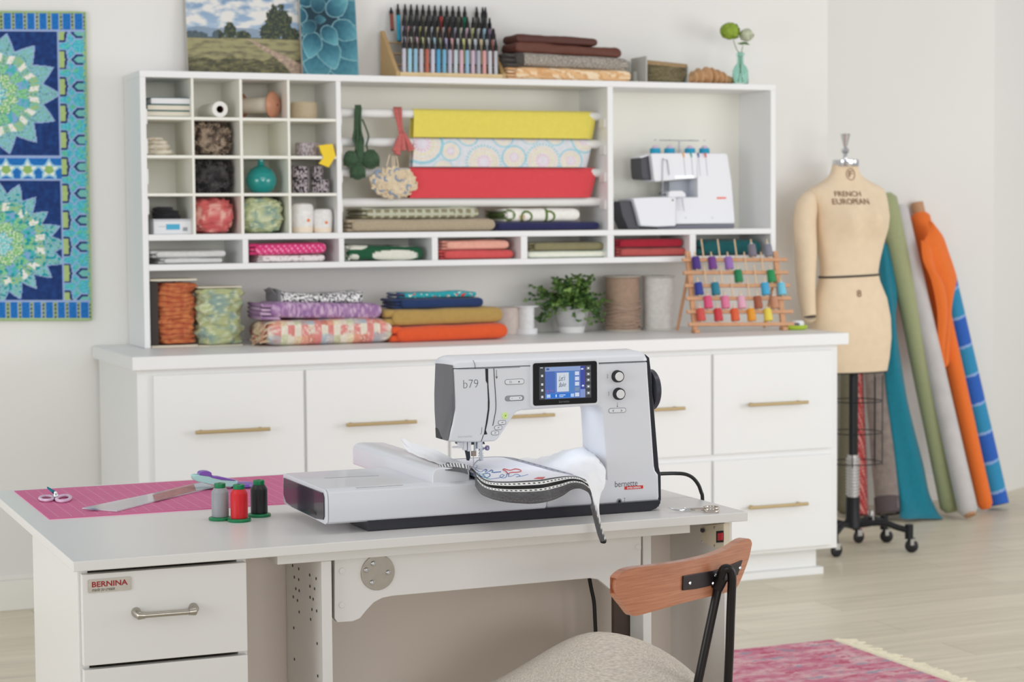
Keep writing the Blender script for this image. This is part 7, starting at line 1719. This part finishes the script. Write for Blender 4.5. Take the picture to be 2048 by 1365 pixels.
for px, py in ((1380, 1167.5), (1431, 1152.5), (1426, 1168), (1480, 1137)):
    q = P(px, py, Y=bpos(px)-.0047); obj('rivet', MB().lathe(q+Vector((0, .0012, 0)), [(.0001, .0032), (.002, .003), (.0036, .0014), (.0038, 0)], 14, ax=(-.2, -1, .1)), CHROME, pe)
yb0 = bpos(1440)
def cp(px, py, dy): return P(px, py, Y=yb0+dy)
rodp = smooth_line([cp(1437, 1176, -.012), cp(1441, 1155, -.020), cp(1446, 1141, -.024), cp(1453, 1137.5, -.026), cp(1461, 1142, -.026), cp(1464, 1156, -.026), cp(1463, 1190, -.024), cp(1461, 1240, -.02), cp(1459, 1300, -.015), cp(1456, 1365, -.008)], 5)
zf = rodp[-1]; dd = (rodp[-1]-rodp[-6]).normalized(); endp = zf+dd*(zf.z/-dd.z)*.99
FRM = M('black_frame', (38, 34, 34), rough=.35, metal=.4)
obj('back_rod', MB().tube(rodp, .0078, 14), FRM, CH)
e1 = cp(1396, 1365, -.004)
obj('back_rod', MB().tube([cp(1437, 1172, -.012), cp(1433, 1190, -.012), e1], .0078, 14), FRM, CH)
obj('rod_sleeve', MB().tube([cp(1444, 1156, -.018), cp(1433, 1178, -.0125)], .0112, 14), FRM, CH)
# seat
SF = M('seat_weave', (228, 217, 202), rough=.95, var=.2, vs=90, bump=1, bs=160, sc=(1.2, 1.2, 7), sheen=.1)
Sx = P(1170, 1330, Z=.52)
SQ_ = dict(c=Vector((1.46, 3.13, .50)))
scz = .500
fa = P(1205, 1262, Z=.545); ra = P(1392, 1352, Z=.50); la = P(1050, 1322, Z=.52)
sc_ = Vector((fa.x-.080, fa.y-.188, .5)); 
fwd = Vector((-.5, .866, 0)); rgt = Vector((.866, .5, 0))
def seat(u, v):
    a = 2*PI*u; c, s_ = math.cos(a), math.sin(a); e = .95; r_ = v
    off = rgt*(.205*math.copysign(abs(c)**e, c)*r_)+fwd*((.295 if s_ > 0 else .205)*math.copysign(abs(s_)**e, s_)*r_)
    s = off.x*.922-off.y*.387      # across the seat, rear corner to front edge: the front falls away like a saddle
    g = -1.9*s*s if s > 0 else -.096*(1-math.exp(-(s/.155)**2))+.16*max(0, -s-.21)
    return sc_+off+Vector((0, 0, .045+.020*(1-r_**2)-.02*r_**5+g))
mb = MB().grid(lambda u, v: seat(u, v), 60, 24, cu=True)
obj('seat', mb, SF, CH, sharp=80)
def under(u, v):
    a = 2*PI*u; c, s_ = math.cos(a), math.sin(a); e = .95; r_ = 1-.10*v
    p = Vector(seat(u, 1)); q = sc_+rgt*(.205*math.copysign(abs(c)**e, c)*r_)+fwd*((.295 if s_ > 0 else .205)*math.copysign(abs(s_)**e, s_)*r_); q.z = p.z-.045*v+0; return Vector((q.x, q.y, p.z-.045*v))
mb = MB().grid(under, 60, 6, cu=True, flip=True).poly([under(k/60, 1) for k in range(60)][::-1]); obj('seat_side', mb, SF, CH, sharp=60)
obj('seat_piping', MB().tube([Vector(seat(k/60, 1)) for k in range(60)], .0042, 8, closed=True), SF, CH)
zs0 = .425
for k, (a, b) in enumerate(((1, 1), (1, -1), (-1, 1), (-1, -1))):
    t = sc_+rgt*(.14*a)+fwd*(.13*b); t.z = zs0; f = sc_+rgt*(.21*a)+fwd*(.2*b); f.z = .0006
    obj('leg', MB().tube([t, f], [.010, .009], 12), FRM, CH)
for p in (rodp[-1], e1):
    t = Vector((p.x, p.y, p.z)); g_ = sc_+rgt*.10+fwd*-.16; g_.z = .430; m_ = t+Vector((-.004, .006, -.05))
    obj('frame_rod', MB().tube(smooth_line([t, m_, g_], 5), .0078, 12), FRM, CH)
obj('seat_frame', MB().tube([sc_+rgt*(.17*math.cos(2*PI*k/24))+fwd*(.16*math.sin(2*PI*k/24))+Vector((0, 0, .430-.5)) for k in range(24)], .009, 8, closed=True), FRM, CH)
